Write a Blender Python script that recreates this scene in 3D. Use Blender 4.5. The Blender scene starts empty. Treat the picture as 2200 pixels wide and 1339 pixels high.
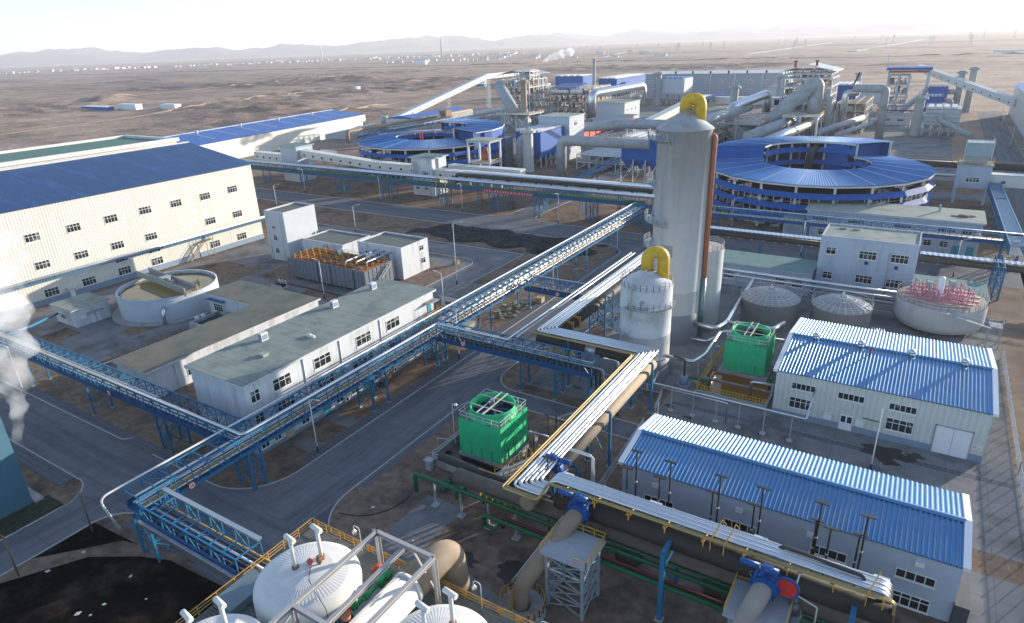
import bpy, math, random
from mathutils import Vector, Matrix, noise
random.seed(7)
R = math.radians
S = bpy.context.scene
C = S.collection

# ---------------------------------------------------------------- camera
cam = bpy.data.cameras.new('camera'); co = bpy.data.objects.new('camera', cam); C.objects.link(co)
FPX, PITCH, ROLL, AZ = 1405.9, 0.3888855, -0.0385267, -0.569974
fw = Vector((math.sin(AZ)*math.cos(PITCH), math.cos(AZ)*math.cos(PITCH), -math.sin(PITCH)))
r0 = Vector((math.cos(AZ), -math.sin(AZ), 0)); u0 = r0.cross(fw)
rr = r0*math.cos(ROLL)+u0*math.sin(ROLL); uu = -r0*math.sin(ROLL)+u0*math.cos(ROLL)
M = Matrix((rr, uu, -fw)).transposed().to_4x4(); M.translation = Vector((0, 0, 60))
co.matrix_world = M
cam.sensor_width = 36; cam.lens = FPX/2200*36; cam.clip_start = 0.5; cam.clip_end = 60000
S.camera = co

# ---------------------------------------------------------------- light
SUN_AZ, SUN_EL = 28.0, 9.7            # from +Y towards +X
w = bpy.data.worlds.new('World'); S.world = w; w.use_nodes = True
nt = w.node_tree; bg = nt.nodes['Background']
sky = nt.nodes.new('ShaderNodeTexSky'); sky.sky_type = 'NISHITA'; sky.sun_disc = False
sky.sun_elevation = R(SUN_EL); sky.sun_rotation = R(SUN_AZ)
sky.air_density = 1.0; sky.dust_density = 0.35; sky.ozone_density = 3.5; sky.altitude = 0
hs = nt.nodes.new('ShaderNodeHueSaturation'); hs.inputs['Saturation'].default_value = 0.8
nt.links.new(sky.outputs[0], hs.inputs['Color']); nt.links.new(hs.outputs[0], bg.inputs[0]); bg.inputs[1].default_value = 0.15
sl = bpy.data.lights.new('sun', 'SUN'); so = bpy.data.objects.new('sun', sl); C.objects.link(so)
sl.energy = 4.2; sl.angle = R(0.5); sl.color = (1.0, 0.88, 0.72)
sd = Vector((math.sin(R(SUN_AZ))*math.cos(R(SUN_EL)), math.cos(R(SUN_AZ))*math.cos(R(SUN_EL)), math.sin(R(SUN_EL))))
so.rotation_euler = sd.to_track_quat('Z', 'Y').to_euler()
S.view_settings.view_transform = 'Standard'; S.view_settings.look = 'None'
S.view_settings.exposure = 1.35; S.view_settings.gamma = 1
S.cycles.max_bounces = 6; S.cycles.volume_bounces = 2
S.cycles.use_denoising = True

# ---------------------------------------------------------------- materials
MATS = {}
def mat(name, col, rough=0.7, metal=0.0, var=0.12, scale=0.6, bump=0.0, bscale=8.0, ribs=None, rib_pitch=0.5, rib_amt=0.25,
        spec=None, col2=None, c2scale=0.15, c2th=(0.5, 0.62), seams=None, seam_col=None, detail=6, coat=0, stretch=None):
    if name in MATS: return MATS[name]
    m = bpy.data.materials.new(name); m.use_nodes = True; MATS[name] = m
    t = m.node_tree; N = t.nodes; L = t.links; b = N['Principled BSDF']
    b.inputs['Roughness'].default_value = rough; b.inputs['Metallic'].default_value = metal
    b.inputs['Specular IOR Level'].default_value = spec if spec is not None else (0.12 if rough >= 0.85 else 0.4)
    b.inputs['Coat Weight'].default_value = coat
    g = N.new('ShaderNodeNewGeometry')
    n1 = N.new('ShaderNodeTexNoise'); n1.inputs['Scale'].default_value = scale; n1.inputs['Detail'].default_value = detail
    n1.inputs['Roughness'].default_value = 0.6
    L.new(g.outputs['Position'], n1.inputs['Vector'])
    mr = N.new('ShaderNodeMapRange'); mr.inputs[1].default_value = 0.25; mr.inputs[2].default_value = 0.75
    mr.inputs[3].default_value = 1-var; mr.inputs[4].default_value = 1+var
    L.new(n1.outputs['Fac'], mr.inputs[0])
    base = N.new('ShaderNodeRGB'); base.outputs[0].default_value = (*col, 1); cur = base.outputs[0]
    if col2:
        n2 = N.new('ShaderNodeTexNoise'); n2.inputs['Scale'].default_value = c2scale; n2.inputs['Detail'].default_value = 8
        n2.inputs['Roughness'].default_value = 0.65
        if stretch:
            mp = N.new('ShaderNodeMapping'); mp.inputs['Scale'].default_value = stretch; L.new(g.outputs['Position'], mp.inputs[0]); L.new(mp.outputs[0], n2.inputs['Vector'])
        else: L.new(g.outputs['Position'], n2.inputs['Vector'])
        m2 = N.new('ShaderNodeMapRange'); m2.inputs[1].default_value = c2th[0]; m2.inputs[2].default_value = c2th[1]
        L.new(n2.outputs['Fac'], m2.inputs[0])
        mx = N.new('ShaderNodeMix'); mx.data_type = 'RGBA'; L.new(m2.outputs[0], mx.inputs[0])
        L.new(cur, mx.inputs[6]); mx.inputs[7].default_value = (*col2, 1); cur = mx.outputs[2]
    if seams:                       # (sx, sy) panel sizes in metres on the XY plane
        sp = N.new('ShaderNodeSeparateXYZ'); L.new(g.outputs['Position'], sp.inputs[0])
        acc = None
        for k, s in enumerate(seams):
            if not s: continue
            md = N.new('ShaderNodeMath'); md.operation = 'PINGPONG'; md.inputs[1].default_value = s/2
            L.new(sp.outputs[k], md.inputs[0])
            lt = N.new('ShaderNodeMath'); lt.operation = 'LESS_THAN'; lt.inputs[1].default_value = 0.05
            L.new(md.outputs[0], lt.inputs[0])
            if acc is None: acc = lt.outputs[0]
            else:
                mm = N.new('ShaderNodeMath'); mm.operation = 'MAXIMUM'; L.new(acc, mm.inputs[0]); L.new(lt.outputs[0], mm.inputs[1]); acc = mm.outputs[0]
        mx = N.new('ShaderNodeMix'); mx.data_type = 'RGBA'; L.new(acc, mx.inputs[0])
        L.new(cur, mx.inputs[6]); mx.inputs[7].default_value = (*(seam_col or [c*0.55 for c in col]), 1); cur = mx.outputs[2]
    vm = N.new('ShaderNodeVectorMath'); vm.operation = 'SCALE'
    L.new(cur, vm.inputs[0]); L.new(mr.outputs[0], vm.inputs['Scale'])
    L.new(vm.outputs[0], b.inputs['Base Color'])
    nrm = None
    if bump:
        n3 = N.new('ShaderNodeTexNoise'); n3.inputs['Scale'].default_value = bscale; n3.inputs['Detail'].default_value = 5
        L.new(g.outputs['Position'], n3.inputs['Vector'])
        bp = N.new('ShaderNodeBump'); bp.inputs['Strength'].default_value = bump; bp.inputs['Distance'].default_value = 0.1
        L.new(n3.outputs['Fac'], bp.inputs['Height']); nrm = bp.outputs[0]
    if ribs:                        # 'x','y','z' : direction ACROSS the ribs ('xy' = whichever horizontal axis the wall runs along)
        sp = N.new('ShaderNodeSeparateXYZ'); L.new(g.outputs['Position'], sp.inputs[0])
        if ribs == 'xy':
            ad = N.new('ShaderNodeMath'); ad.operation = 'ADD'; L.new(sp.outputs[0], ad.inputs[0]); L.new(sp.outputs[1], ad.inputs[1]); src = ad.outputs[0]
        else: src = sp.outputs['xyz'.index(ribs)]
        md = N.new('ShaderNodeMath'); md.operation = 'PINGPONG'; md.inputs[1].default_value = rib_pitch/2
        L.new(src, md.inputs[0])
        m4 = N.new('ShaderNodeMapRange'); m4.interpolation_type = 'SMOOTHSTEP'
        m4.inputs[1].default_value = rib_pitch*0.28; m4.inputs[2].default_value = rib_pitch*0.42
        L.new(md.outputs[0], m4.inputs[0])
        bp = N.new('ShaderNodeBump'); bp.inputs['Strength'].default_value = 0.9; bp.inputs['Distance'].default_value = rib_amt*rib_pitch
        L.new(m4.outputs[0], bp.inputs['Height'])
        if nrm: L.new(nrm, bp.inputs['Normal'])
        nrm = bp.outputs[0]
    if nrm: L.new(nrm, b.inputs['Normal'])
    return m

dirt   = mat('dirt', (0.21, 0.148, 0.108), 0.95, var=0.42, scale=0.7, bump=0.5, bscale=2.5, col2=(0.10, 0.076, 0.062), c2scale=0.12, c2th=(0.48, 0.64))
tan_dirt = mat('tan_dirt', (0.23, 0.165, 0.12), 0.95, var=0.3, scale=0.4, bump=0.5, bscale=3, col2=(0.13, 0.095, 0.072), c2scale=0.1)
road_m = mat('road_concrete', (0.165, 0.17, 0.18), 0.85, var=0.16, scale=0.25, bump=0.12, bscale=10, col2=(0.10, 0.105, 0.115), c2scale=0.07, seams=(0, 5.0), seam_col=(0.115, 0.12, 0.13))
road_y = mat('road_wear_lengthwise', (0.17, 0.175, 0.185), 0.85, var=0.14, scale=0.5, bump=0.12, bscale=10, col2=(0.115, 0.12, 0.13), c2scale=0.5, c2th=(0.42, 0.62), stretch=(1, 0.06, 1), seams=(0, 5.0), seam_col=(0.115, 0.12, 0.13))
road_x = mat('road_wear_crosswise', (0.17, 0.175, 0.185), 0.85, var=0.14, scale=0.5, bump=0.12, bscale=10, col2=(0.115, 0.12, 0.13), c2scale=0.5, c2th=(0.42, 0.62), stretch=(0.06, 1, 1), seams=(5.0, 0), seam_col=(0.115, 0.12, 0.13))
yard_m = mat('yard_concrete', (0.20, 0.20, 0.20), 0.85, var=0.18, scale=0.3, bump=0.1, bscale=8, col2=(0.115, 0.115, 0.115), c2scale=0.1, seams=(5.0, 5.0), seam_col=(0.14, 0.14, 0.14))
kerb_m = mat('kerb_stone', (0.42, 0.41, 0.39), 0.85, var=0.15, scale=2)
paver_m = mat('paver', (0.11, 0.115, 0.13), 0.85, var=0.2, scale=3, seams=(0.8, 0.8), seam_col=(0.17, 0.175, 0.19))
coal_m = mat('coal', (0.013, 0.0125, 0.013), 0.7, var=0.5, scale=3, bump=1.0, bscale=5, col2=(0.10, 0.092, 0.085), c2scale=0.8, c2th=(0.6, 0.72))
cream  = mat('cream_sheet', (0.63, 0.615, 0.55), 0.5, var=0.05, scale=0.2, col2=(0.55,0.53,0.465), c2scale=0.5, c2th=(0.5,0.8), stretch=(1,1,0.08), ribs='xy', rib_pitch=0.75, rib_amt=0.05)
white_sheet = mat('white_sheet', (0.62, 0.63, 0.60), 0.5, var=0.05, scale=0.3, ribs='xy', rib_pitch=0.6, rib_amt=0.15)
white_w = mat('white_render', (0.56, 0.58, 0.61), 0.85, var=0.05, scale=0.5, bump=0.06, bscale=6, col2=(0.43, 0.45, 0.47), c2scale=0.5, stretch=(1,1,0.2))
pale_w = mat('pale_blue_render', (0.42, 0.48, 0.56), 0.85, var=0.06, scale=0.4, col2=(0.36, 0.415, 0.49), c2scale=0.5, stretch=(1,1,0.2))
grey_w = mat('grey_render', (0.50, 0.53, 0.56), 0.85, var=0.06, scale=0.4)
bluegrey = mat('blue_grey_paint', (0.20, 0.27, 0.36), 0.7, var=0.08)
felt   = mat('roofing_felt', (0.25, 0.28, 0.25), 0.85, var=0.14, scale=0.3, bump=0.15, bscale=4, col2=(0.185, 0.215, 0.195), c2scale=0.2, seams=(0.0, 2.2), seam_col=(0.15, 0.175, 0.155))
feltx  = mat('roofing_felt_across', (0.25, 0.28, 0.25), 0.85, var=0.14, scale=0.3, bump=0.15, bscale=4, col2=(0.125, 0.145, 0.13), c2scale=0.2, seams=(2.2, 0.0), seam_col=(0.15, 0.175, 0.155))
feltd  = mat('dark_felt', (0.16, 0.165, 0.15), 0.85, var=0.12, scale=0.3, seams=(0, 2.5), seam_col=(0.12, 0.125, 0.115))
feltg  = mat('green_felt', (0.10, 0.19, 0.15), 0.8, var=0.12, scale=0.3)
felts  = mat('pale_felt', (0.34, 0.36, 0.31), 0.85, var=0.12, scale=0.3, seams=(0, 1.2), seam_col=(0.24, 0.27, 0.24), col2=(0.25, 0.28, 0.25), c2scale=0.12)
teal   = mat('teal_felt', (0.16, 0.25, 0.235), 0.85, var=0.12, scale=0.3, seams=(0, 1.2), seam_col=(0.10, 0.16, 0.15))
blue_r = mat('blue_roof', (0.002, 0.04, 0.145), 0.5, col2=(0.01,0.065,0.19), c2scale=0.3, stretch=(0.1,1,1), var=0.10, scale=0.12, ribs='y', rib_pitch=0.9, rib_amt=0.14, coat=0.2)
blue_s = mat('blue_shed_roof', (0.095, 0.245, 0.45), 0.36, 0.5, var=0.10, scale=0.3, coat=0.1, col2=(0.15,0.27,0.40), c2scale=0.9, c2th=(0.45,0.7), stretch=(1,0.12,1))
blue_ring = mat('blue_ring_roof', (0.03, 0.16, 0.40), 0.35, 0.4, var=0.10, scale=0.2, coat=0.2)
blue_c = mat('blue_cladding', (0.008, 0.095, 0.36), 0.7, var=0.05, scale=0.3, ribs='xy', rib_pitch=0.6, rib_amt=0.15)
steelb = mat('blue_steel', (0.02, 0.15, 0.285), 0.5, var=0.15, scale=1.5)
steelbd = mat('dark_blue_steel', (0.012, 0.07, 0.19), 0.5, var=0.15, scale=1.5)
steelw = mat('white_steel', (0.55, 0.56, 0.56), 0.5, var=0.1, scale=1)
steelg = mat('grey_steel', (0.33, 0.35, 0.37), 0.55, var=0.12, scale=1)
steelr = mat('rusty_steel', (0.25, 0.14, 0.08), 0.7, var=0.3, scale=1.5)
alu    = mat('aluminium', (0.64, 0.65, 0.66), 0.33, 1.0, var=0.06, scale=3)
alud   = mat('dull_aluminium', (0.62, 0.62, 0.61), 0.45, 1.0, var=0.08, scale=2)
tankg  = mat('tank_grey', (0.45, 0.465, 0.47), 0.6, var=0.06, scale=0.5, seams=None, col2=(0.39, 0.40, 0.40), c2scale=0.6, c2th=(0.48,0.72), stretch=(1,1,0.1))
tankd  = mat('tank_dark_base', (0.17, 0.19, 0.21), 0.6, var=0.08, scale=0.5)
conet  = mat('tower_cone', (0.34, 0.355, 0.37), 0.6, var=0.06, col2=(0.34, 0.24, 0.15), c2scale=0.35, c2th=(0.52, 0.60))
duct   = mat('duct_grey', (0.34, 0.36, 0.37), 0.6, var=0.1, scale=0.5, col2=(0.28, 0.28, 0.27), c2scale=0.3)
brown  = mat('brown_pipe', (0.27, 0.21, 0.15), 0.75, var=0.14, scale=0.6, bump=0.15, bscale=3)
blackp = mat('black_pipe', (0.045, 0.042, 0.04), 0.65, var=0.25, scale=0.8, bump=0.2, bscale=2)
ypipe = mat('yellow_gas_pipe', (0.38, 0.27, 0.10), 0.4, 0.3, var=0.15)
yellow = mat('yellow_paint', (0.70, 0.44, 0.03), 0.5, var=0.12, scale=0.8, col2=(0.58,0.36,0.05), c2scale=0.7)
yrail  = mat('yellow_rail', (0.55, 0.30, 0.05), 0.55, var=0.2, scale=2)
orange = mat('orange_pipe', (0.42, 0.16, 0.09), 0.6, var=0.08)
red    = mat('red_paint', (0.55, 0.03, 0.02), 0.5, var=0.15, scale=1.5)
vblue  = mat('valve_blue', (0.008, 0.07, 0.26), 0.4, var=0.1)
vgreen = mat('valve_green', (0.01, 0.22, 0.07), 0.35, var=0.1)
greenp = mat('green_pipe', (0.008, 0.12, 0.05), 0.5, var=0.15)
greenc = mat('green_cladding', (0.02, 0.58, 0.24), 0.55, var=0.10, scale=0.8, col2=(0.04,0.48,0.21), c2scale=0.9, c2th=(0.45,0.7), stretch=(1,1,0.15), ribs='xy', rib_pitch=0.3, rib_amt=0.3)
greenl = mat('green_louvre', (0.0, 0.25, 0.09), 0.6, ribs='z', rib_pitch=0.3, rib_amt=0.6)
greent = mat('green_deck', (0.10, 0.22, 0.14), 0.7, var=0.25, scale=1.5)
white_p = mat('white_tank', (0.66, 0.65, 0.61), 0.55, var=0.05, scale=0.8)
pink   = mat('pink_paint', (0.50, 0.20, 0.26), 0.55, var=0.12, scale=2)
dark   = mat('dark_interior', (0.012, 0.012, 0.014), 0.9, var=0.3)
glass  = mat('window_glass', (0.022, 0.027, 0.03), 0.12, var=0.6, scale=0.7, col2=(0.16,0.18,0.19), c2scale=0.45, c2th=(0.56,0.6))
frame_m = mat('window_frame', (0.72, 0.72, 0.70), 0.5, var=0.04)
door_m = mat('white_door', (0.70, 0.71, 0.73), 0.5, var=0.04)
doort  = mat('teal_door', (0.05, 0.28, 0.36), 0.5)
water_y = mat('clarifier_water', (0.12, 0.115, 0.065), 0.06, var=0.1, scale=0.3)
water_o = mat('rusty_water', (0.22, 0.075, 0.015), 0.08, var=0.2, scale=0.3)
water_b = mat('basin_water', (0.015, 0.05, 0.07), 0.06)
conc   = mat('concrete', (0.34, 0.34, 0.33), 0.85, var=0.12, scale=0.7, bump=0.15, bscale=4, col2=(0.22, 0.22, 0.215), c2scale=0.3)
concw  = mat('clarifier_wall', (0.40, 0.45, 0.49), 0.8, var=0.08, scale=0.4)
modg   = mat('module_grey', (0.13, 0.155, 0.18), 0.6, var=0.1)
orust  = mat('orange_rust', (0.40, 0.09, 0.03), 0.7, var=0.3, scale=1.2)
black_pole = mat('black_pole', (0.02, 0.019, 0.018), 0.6)
white_pole = mat('white_pole', (0.62, 0.62, 0.62), 0.4)
navy   = mat('navy_pole', (0.01, 0.02, 0.16), 0.4)
lightblue = mat('pale_blue_wall', (0.06, 0.15, 0.21), 0.7, var=0.12, scale=0.15)
fence_m = mat('fence_white', (0.50, 0.52, 0.56), 0.5)
road_red = mat('banner_red', (0.50, 0.05, 0.08), 0.7)
ceram  = mat('rock', (0.13, 0.10, 0.085), 0.95, var=0.2, scale=0.01)
ackcase = mat('cooler_case', (0.62, 0.62, 0.60), 0.5)

# ---------------------------------------------------------------- mesh builder
class MB:
    def __init__(s): s.v = []; s.f = []; s.sm = []; s.mk = []
    def add(s, vs, fs, sm=False):
        o = len(s.v); s.mk.append((o, len(s.f))); s.v += [tuple(a) for a in vs]; s.f += [tuple(i+o for i in f) for f in fs]; s.sm += [sm]*len(fs); return s
    def box(s, x0, x1, y0, y1, z0, z1):
        return s.add([(x0,y0,z0),(x1,y0,z0),(x1,y1,z0),(x0,y1,z0),(x0,y0,z1),(x1,y0,z1),(x1,y1,z1),(x0,y1,z1)],
                     [(0,3,2,1),(4,5,6,7),(0,1,5,4),(1,2,6,5),(2,3,7,6),(3,0,4,7)])
    def bar(s, a, b, w=0.1, h=None, up=(0,0,1)):
        a = Vector(a); b = Vector(b); h = h or w; d = (b-a)
        if d.length < 1e-6: return s
        d.normalize(); u = Vector(up)
        if abs(d.dot(u)) > 0.98: u = Vector((0,1,0)) if abs(d.y) < 0.9 else Vector((1,0,0))
        sd = d.cross(u).normalized(); u = sd.cross(d)
        vs = []
        for p in (a, b):
            for i, j in ((-1,-1),(1,-1),(1,1),(-1,1)): vs.append(p+sd*(i*w/2)+u*(j*h/2))
        return s.add(vs, [(0,1,2,3),(7,6,5,4),(0,4,5,1),(1,5,6,2),(2,6,7,3),(3,7,4,0)])
    def tube(s, pts, r, n=10, caps=True):
        pts = [Vector(p) for p in pts]; k = len(pts); rs = r if isinstance(r, (list, tuple)) else [r]*k
        prev = None; vs = []
        for i, p in enumerate(pts):
            d = (pts[min(i+1,k-1)]-pts[max(i-1,0)]).normalized()
            if prev is None:
                u = Vector((0,0,1)) if abs(d.z) < 0.9 else Vector((0,1,0))
            else: u = prev
            sd = d.cross(u).normalized(); u = sd.cross(d); prev = u
            for j in range(n):
                a = 2*math.pi*j/n; vs.append(p+sd*(math.cos(a)*rs[i])+u*(math.sin(a)*rs[i]))
        fs = [(i*n+j, i*n+(j+1)%n, (i+1)*n+(j+1)%n, (i+1)*n+j) for i in range(k-1) for j in range(n)]
        s.add(vs, fs, n > 6)
        if caps:
            o = len(s.v)-k*n
            s.f.append(tuple(o+j for j in range(n))[::-1]); s.f.append(tuple(o+(k-1)*n+j for j in range(n))); s.sm += [False]*2
        return s
    def cyl(s, x, y, z0, z1, r, n=24, r1=None): return s.tube([(x,y,z0),(x,y,z1)], [r, r if r1 is None else r1], n)
    def lathe(s, x, y, prof, n=32, smooth=True, a0=0, a1=2*math.pi):
        full = abs(a1-a0-2*math.pi) < 1e-6; m = n if full else n+1
        vs = []
        for rad, z in prof:
            for j in range(m):
                a = a0+(a1-a0)*j/n; vs.append((x+rad*math.cos(a), y+rad*math.sin(a), z))
        fs = []
        for i in range(len(prof)-1):
            for j in range(n):
                j2 = (j+1) % m
                fs.append((i*m+j, i*m+j2, (i+1)*m+j2, (i+1)*m+j))
        return s.add(vs, fs, smooth)
    def poly(s, pts, z0, z1):
        n = len(pts); ar = sum(pts[i][0]*pts[(i+1)%n][1]-pts[(i+1)%n][0]*pts[i][1] for i in range(n))
        if ar < 0: pts = pts[::-1]
        vs = [(x,y,z0) for x,y in pts]+[(x,y,z1) for x,y in pts]
        return s.add(vs, [tuple(range(n))[::-1], tuple(range(n,2*n))]+[(i,(i+1)%n,n+(i+1)%n,n+i) for i in range(n)])
    def sphere(s, x, y, z, r, n=12, sz=1):
        pr = [(max(1e-3, r*math.sin(math.pi*i/8)), z-r*sz*math.cos(math.pi*i/8)) for i in range(9)]
        return s.lathe(x, y, pr, n)
    def ext(s, o): return s.add(o.v, o.f, False)
    def build(s, name, m, parent=None, **kw):
        p = WL[parent] if parent else Vector((0,0,0))
        me = bpy.data.meshes.new(name)
        me.from_pydata([(a-p.x, b-p.y, c-p.z) for a, b, c in s.v], [], s.f)
        me.polygons.foreach_set('use_smooth', s.sm); me.materials.append(m); me.update()
        ob = bpy.data.objects.new(name, me); C.objects.link(ob)
        if parent: ob.parent = parent; WL[ob] = p
        else: WL[ob] = Vector((0,0,0))
        for k, v in kw.items(): ob[k] = v
        return ob
def each(mb, name, m, parent, maxn=100, per=1):
    """every piece of mb as a part of its own; beyond maxn the small rest is one part"""
    mk = mb.mk[::per]+[(len(mb.v), len(mb.f))]; P = []
    for (v0, f0), (v1, f1) in zip(mk, mk[1:]):
        q = MB(); q.v = mb.v[v0:v1]; q.f = [tuple(i-v0 for i in f) for f in mb.f[f0:f1]]; q.sm = mb.sm[f0:f1]
        e = [max(c)-min(c) for c in zip(*q.v)]; P.append((sum(e), q))
    if len(P) > maxn: P.sort(key=lambda t: -t[0])
    for _, q in P[:maxn]: q.build(name, m, parent)
    if len(P) > maxn:
        r_ = MB()
        for _, q in P[maxn:]: r_.ext(q)
        r_.build(name, m, parent, kind='stuff')
WL = {}
def thing(name, label, cat, loc=(0,0,0), group=None):
    o = bpy.data.objects.new(name, None); C.objects.link(o); o.location = loc; o.empty_display_size = 0.5
    o['label'] = label; o['category'] = cat
    if group: o['group'] = group
    WL[o] = Vector(loc); return o
def solo(mb, name, label, cat, m, group=None):
    """a thing that is one mesh, origin moved to its base"""
    xs = [v[0] for v in mb.v]; ys = [v[1] for v in mb.v]; zs = [v[2] for v in mb.v]
    c = Vector(((min(xs)+max(xs))/2, (min(ys)+max(ys))/2, min(zs)))
    mb.v = [(a-c.x, b-c.y, d-c.z) for a, b, d in mb.v]
    o = mb.build(name, m); o.location = c; o['label'] = label; o['category'] = cat
    if group: o['group'] = group
    return o
def struct(mb, name, m): return mb.build(name, m, kind='structure')
def copy_tree(o, loc, label=None, rz=None, scale=None):
    c = o.copy(); C.objects.link(c); c.location = loc
    if rz is not None: c.rotation_euler = (0,0,rz)
    if scale: c.scale = scale
    if label: c['label'] = label
    for ch in list(KIDS.get(o, [])) or list(o.children):
        k = ch.copy(); C.objects.link(k); k.parent = c
        for g in list(ch.children):
            q = g.copy(); C.objects.link(q); q.parent = k
    return c
KIDS = {}
def bend(pts, rad, n=5):
    """round the corners of a polyline"""
    P = [Vector(p) for p in pts]; out = [P[0]]
    for i in range(1, len(P)-1):
        a, b, c = P[i-1], P[i], P[i+1]; d1 = (a-b); d2 = (c-b)
        t = min(rad, d1.length*0.49, d2.length*0.49); s0 = b+d1.normalized()*t; s1 = b+d2.normalized()*t
        for k in range(n+1):
            q = k/n; out.append(s0*(1-q)**2+b*2*q*(1-q)+s1*q*q)
    return out+[P[-1]]
def pipe(label, pts, r, m, rad=None, group=None, name='pipe', cat='pipe', n=10):
    return solo(MB().tube(bend(pts, rad or r*2.2), r, n), name, label, cat, m, group)

# windows. side: 'x+' wall at x=pos facing +x, 'x-', 'y-' wall at y=pos facing -y, 'y+'
def wbox(mb, side, pos, u0, u1, z0, z1, d0, d1):
    if side[0] == 'x':
        sg = 1 if side[1] == '+' else -1; a, b = sorted((pos+sg*d0, pos+sg*d1)); mb.box(a, b, u0, u1, z0, z1)
    else:
        sg = 1 if side[1] == '+' else -1; a, b = sorted((pos+sg*d0, pos+sg*d1)); mb.box(u0, u1, a, b, z0, z1)
def window(parent, side, pos, u0, u1, z0, z1, nx=4, tr=0.33, fm=None, gm=None, name='window', thick=0.075):
    t = thick; f = MB()
    wbox(f, side, pos, u0, u1, z0, z0+t, 0.0, 0.09); wbox(f, side, pos, u0, u1, z1-t, z1, 0.0, 0.09)
    for i in range(nx+1):
        u = u0+(u1-u0-t)*i/nx; wbox(f, side, pos, u, u+t, z0+t, z1-t, 0.0, 0.085)
    if tr:
        zt = z1-(z1-z0)*tr
        for i in range(nx):
            ua = u0+(u1-u0-t)*i/nx+t; ub = u0+(u1-u0-t)*(i+1)/nx; wbox(f, side, pos, ua, ub, zt-t/2, zt+t/2, 0.0, 0.08)
    wbox(f, side, pos, u0-0.1, u1+0.1, z0-0.12, z0-0.002, 0.0, 0.16)
    fo = f.build(name, fm or frame_m, parent)
    g = MB(); wbox(g, side, pos, u0+t, u1-t, z0+t, z1-t, 0.003, 0.03); g.build('pane', gm or glass, fo)
    return fo
def slab(side, pos, u0, u1, z0, z1, d0, d1): m = MB(); wbox(m, side, pos, u0, u1, z0, z1, d0, d1); return m
def house(label, cat, x0, x1, y0, y1, h, wm, rm, ev=0.45, rt=0.3, parapet=0, name='building', z0=0, plinth=None, roof_edge=None):
    t = thing(name, label, cat, ((x0+x1)/2, (y0+y1)/2, z0))
    if parapet:
        w_ = MB(); e = 0.3
        w_.box(x0, x1, y0, y1, z0, h-parapet)
        w_.box(x0, x1, y0, y0+e, h-parapet, h); w_.box(x0, x1, y1-e, y1, h-parapet, h)
        w_.box(x0, x0+e, y0+e, y1-e, h-parapet, h); w_.box(x1-e, x1, y0+e, y1-e, h-parapet, h)
        w_.build('wall', wm, t)
        MB().box(x0+e, x1-e, y0+e, y1-e, h-parapet, h-parapet+0.06).build('roof', rm, t)
    else:
        MB().box(x0, x1, y0, y1, z0, h-rt).build('wall', wm, t)
        MB().box(x0-ev, x1+ev, y0-ev, y1+ev, h-rt, h).build('roof_slab', roof_edge or wm, t)
        MB().box(x0-ev-0.04, x1+ev+0.04, y0-ev-0.04, y1+ev+0.04, h, h+0.08).build('roof', rm, t)
    if plinth:
        p = MB(); q = 0.05
        p.box(x0-q, x1+q, y0-q, y0, z0, z0+plinth); p.box(x0-q, x1+q, y1, y1+q, z0, z0+plinth)
        p.box(x0-q, x0, y0, y1, z0, z0+plinth); p.box(x1, x1+q, y0, y1, z0, z0+plinth)
        p.build('plinth', bluegrey, t)
    return t
def rail_pts(mb, pts, h=1.1, post=1.5, r=0.035, mids=1, closed=False):
    P = [Vector(p) for p in pts]; P = P+[P[0]] if closed else P
    for a, b in zip(P, P[1:]):
        L = (b-a).length; n = max(1, round(L/post))
        for i in range(n+1):
            q = a+(b-a)*i/n; mb.bar(q, q+Vector((0,0,h)), r*2)
        for k in range(mids+1):
            z = Vector((0,0,h*(k+1)/(mids+1))); mb.bar(a+z, b+z, r*1.6)
    return mb
def ring_pts(x, y, z, r, a0=0, a1=360, n=24):
    return [(x+r*math.cos(R(a0+(a1-a0)*i/n)), y+r*math.sin(R(a0+(a1-a0)*i/n)), z) for i in range(n+1)]
def xbrace(mb, a, b, z0, z1, n, wd):
    """lattice between two verticals"""
    a = Vector(a); b = Vector(b)
    for i in range(n):
        za = z0+(z1-z0)*i/n; zb = z0+(z1-z0)*(i+1)/n
        mb.bar((a.x,a.y,za), (b.x,b.y,zb), wd); mb.bar((b.x,b.y,za), (a.x,a.y,zb), wd)
        mb.bar((a.x,a.y,zb), (b.x,b.y,zb), wd)
def lattice_tower(mb, x0, x1, y0, y1, z0, z1, n, col=0.3, br=0.12):
    cs = [(x0,y0),(x1,y0),(x1,y1),(x0,y1)]
    for i in range(4):
        mb.bar((*cs[i],z0), (*cs[i],z1), col); xbrace(mb, (*cs[i],0), (*cs[(i+1)%4],0), z0, z1, n, br)
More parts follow.
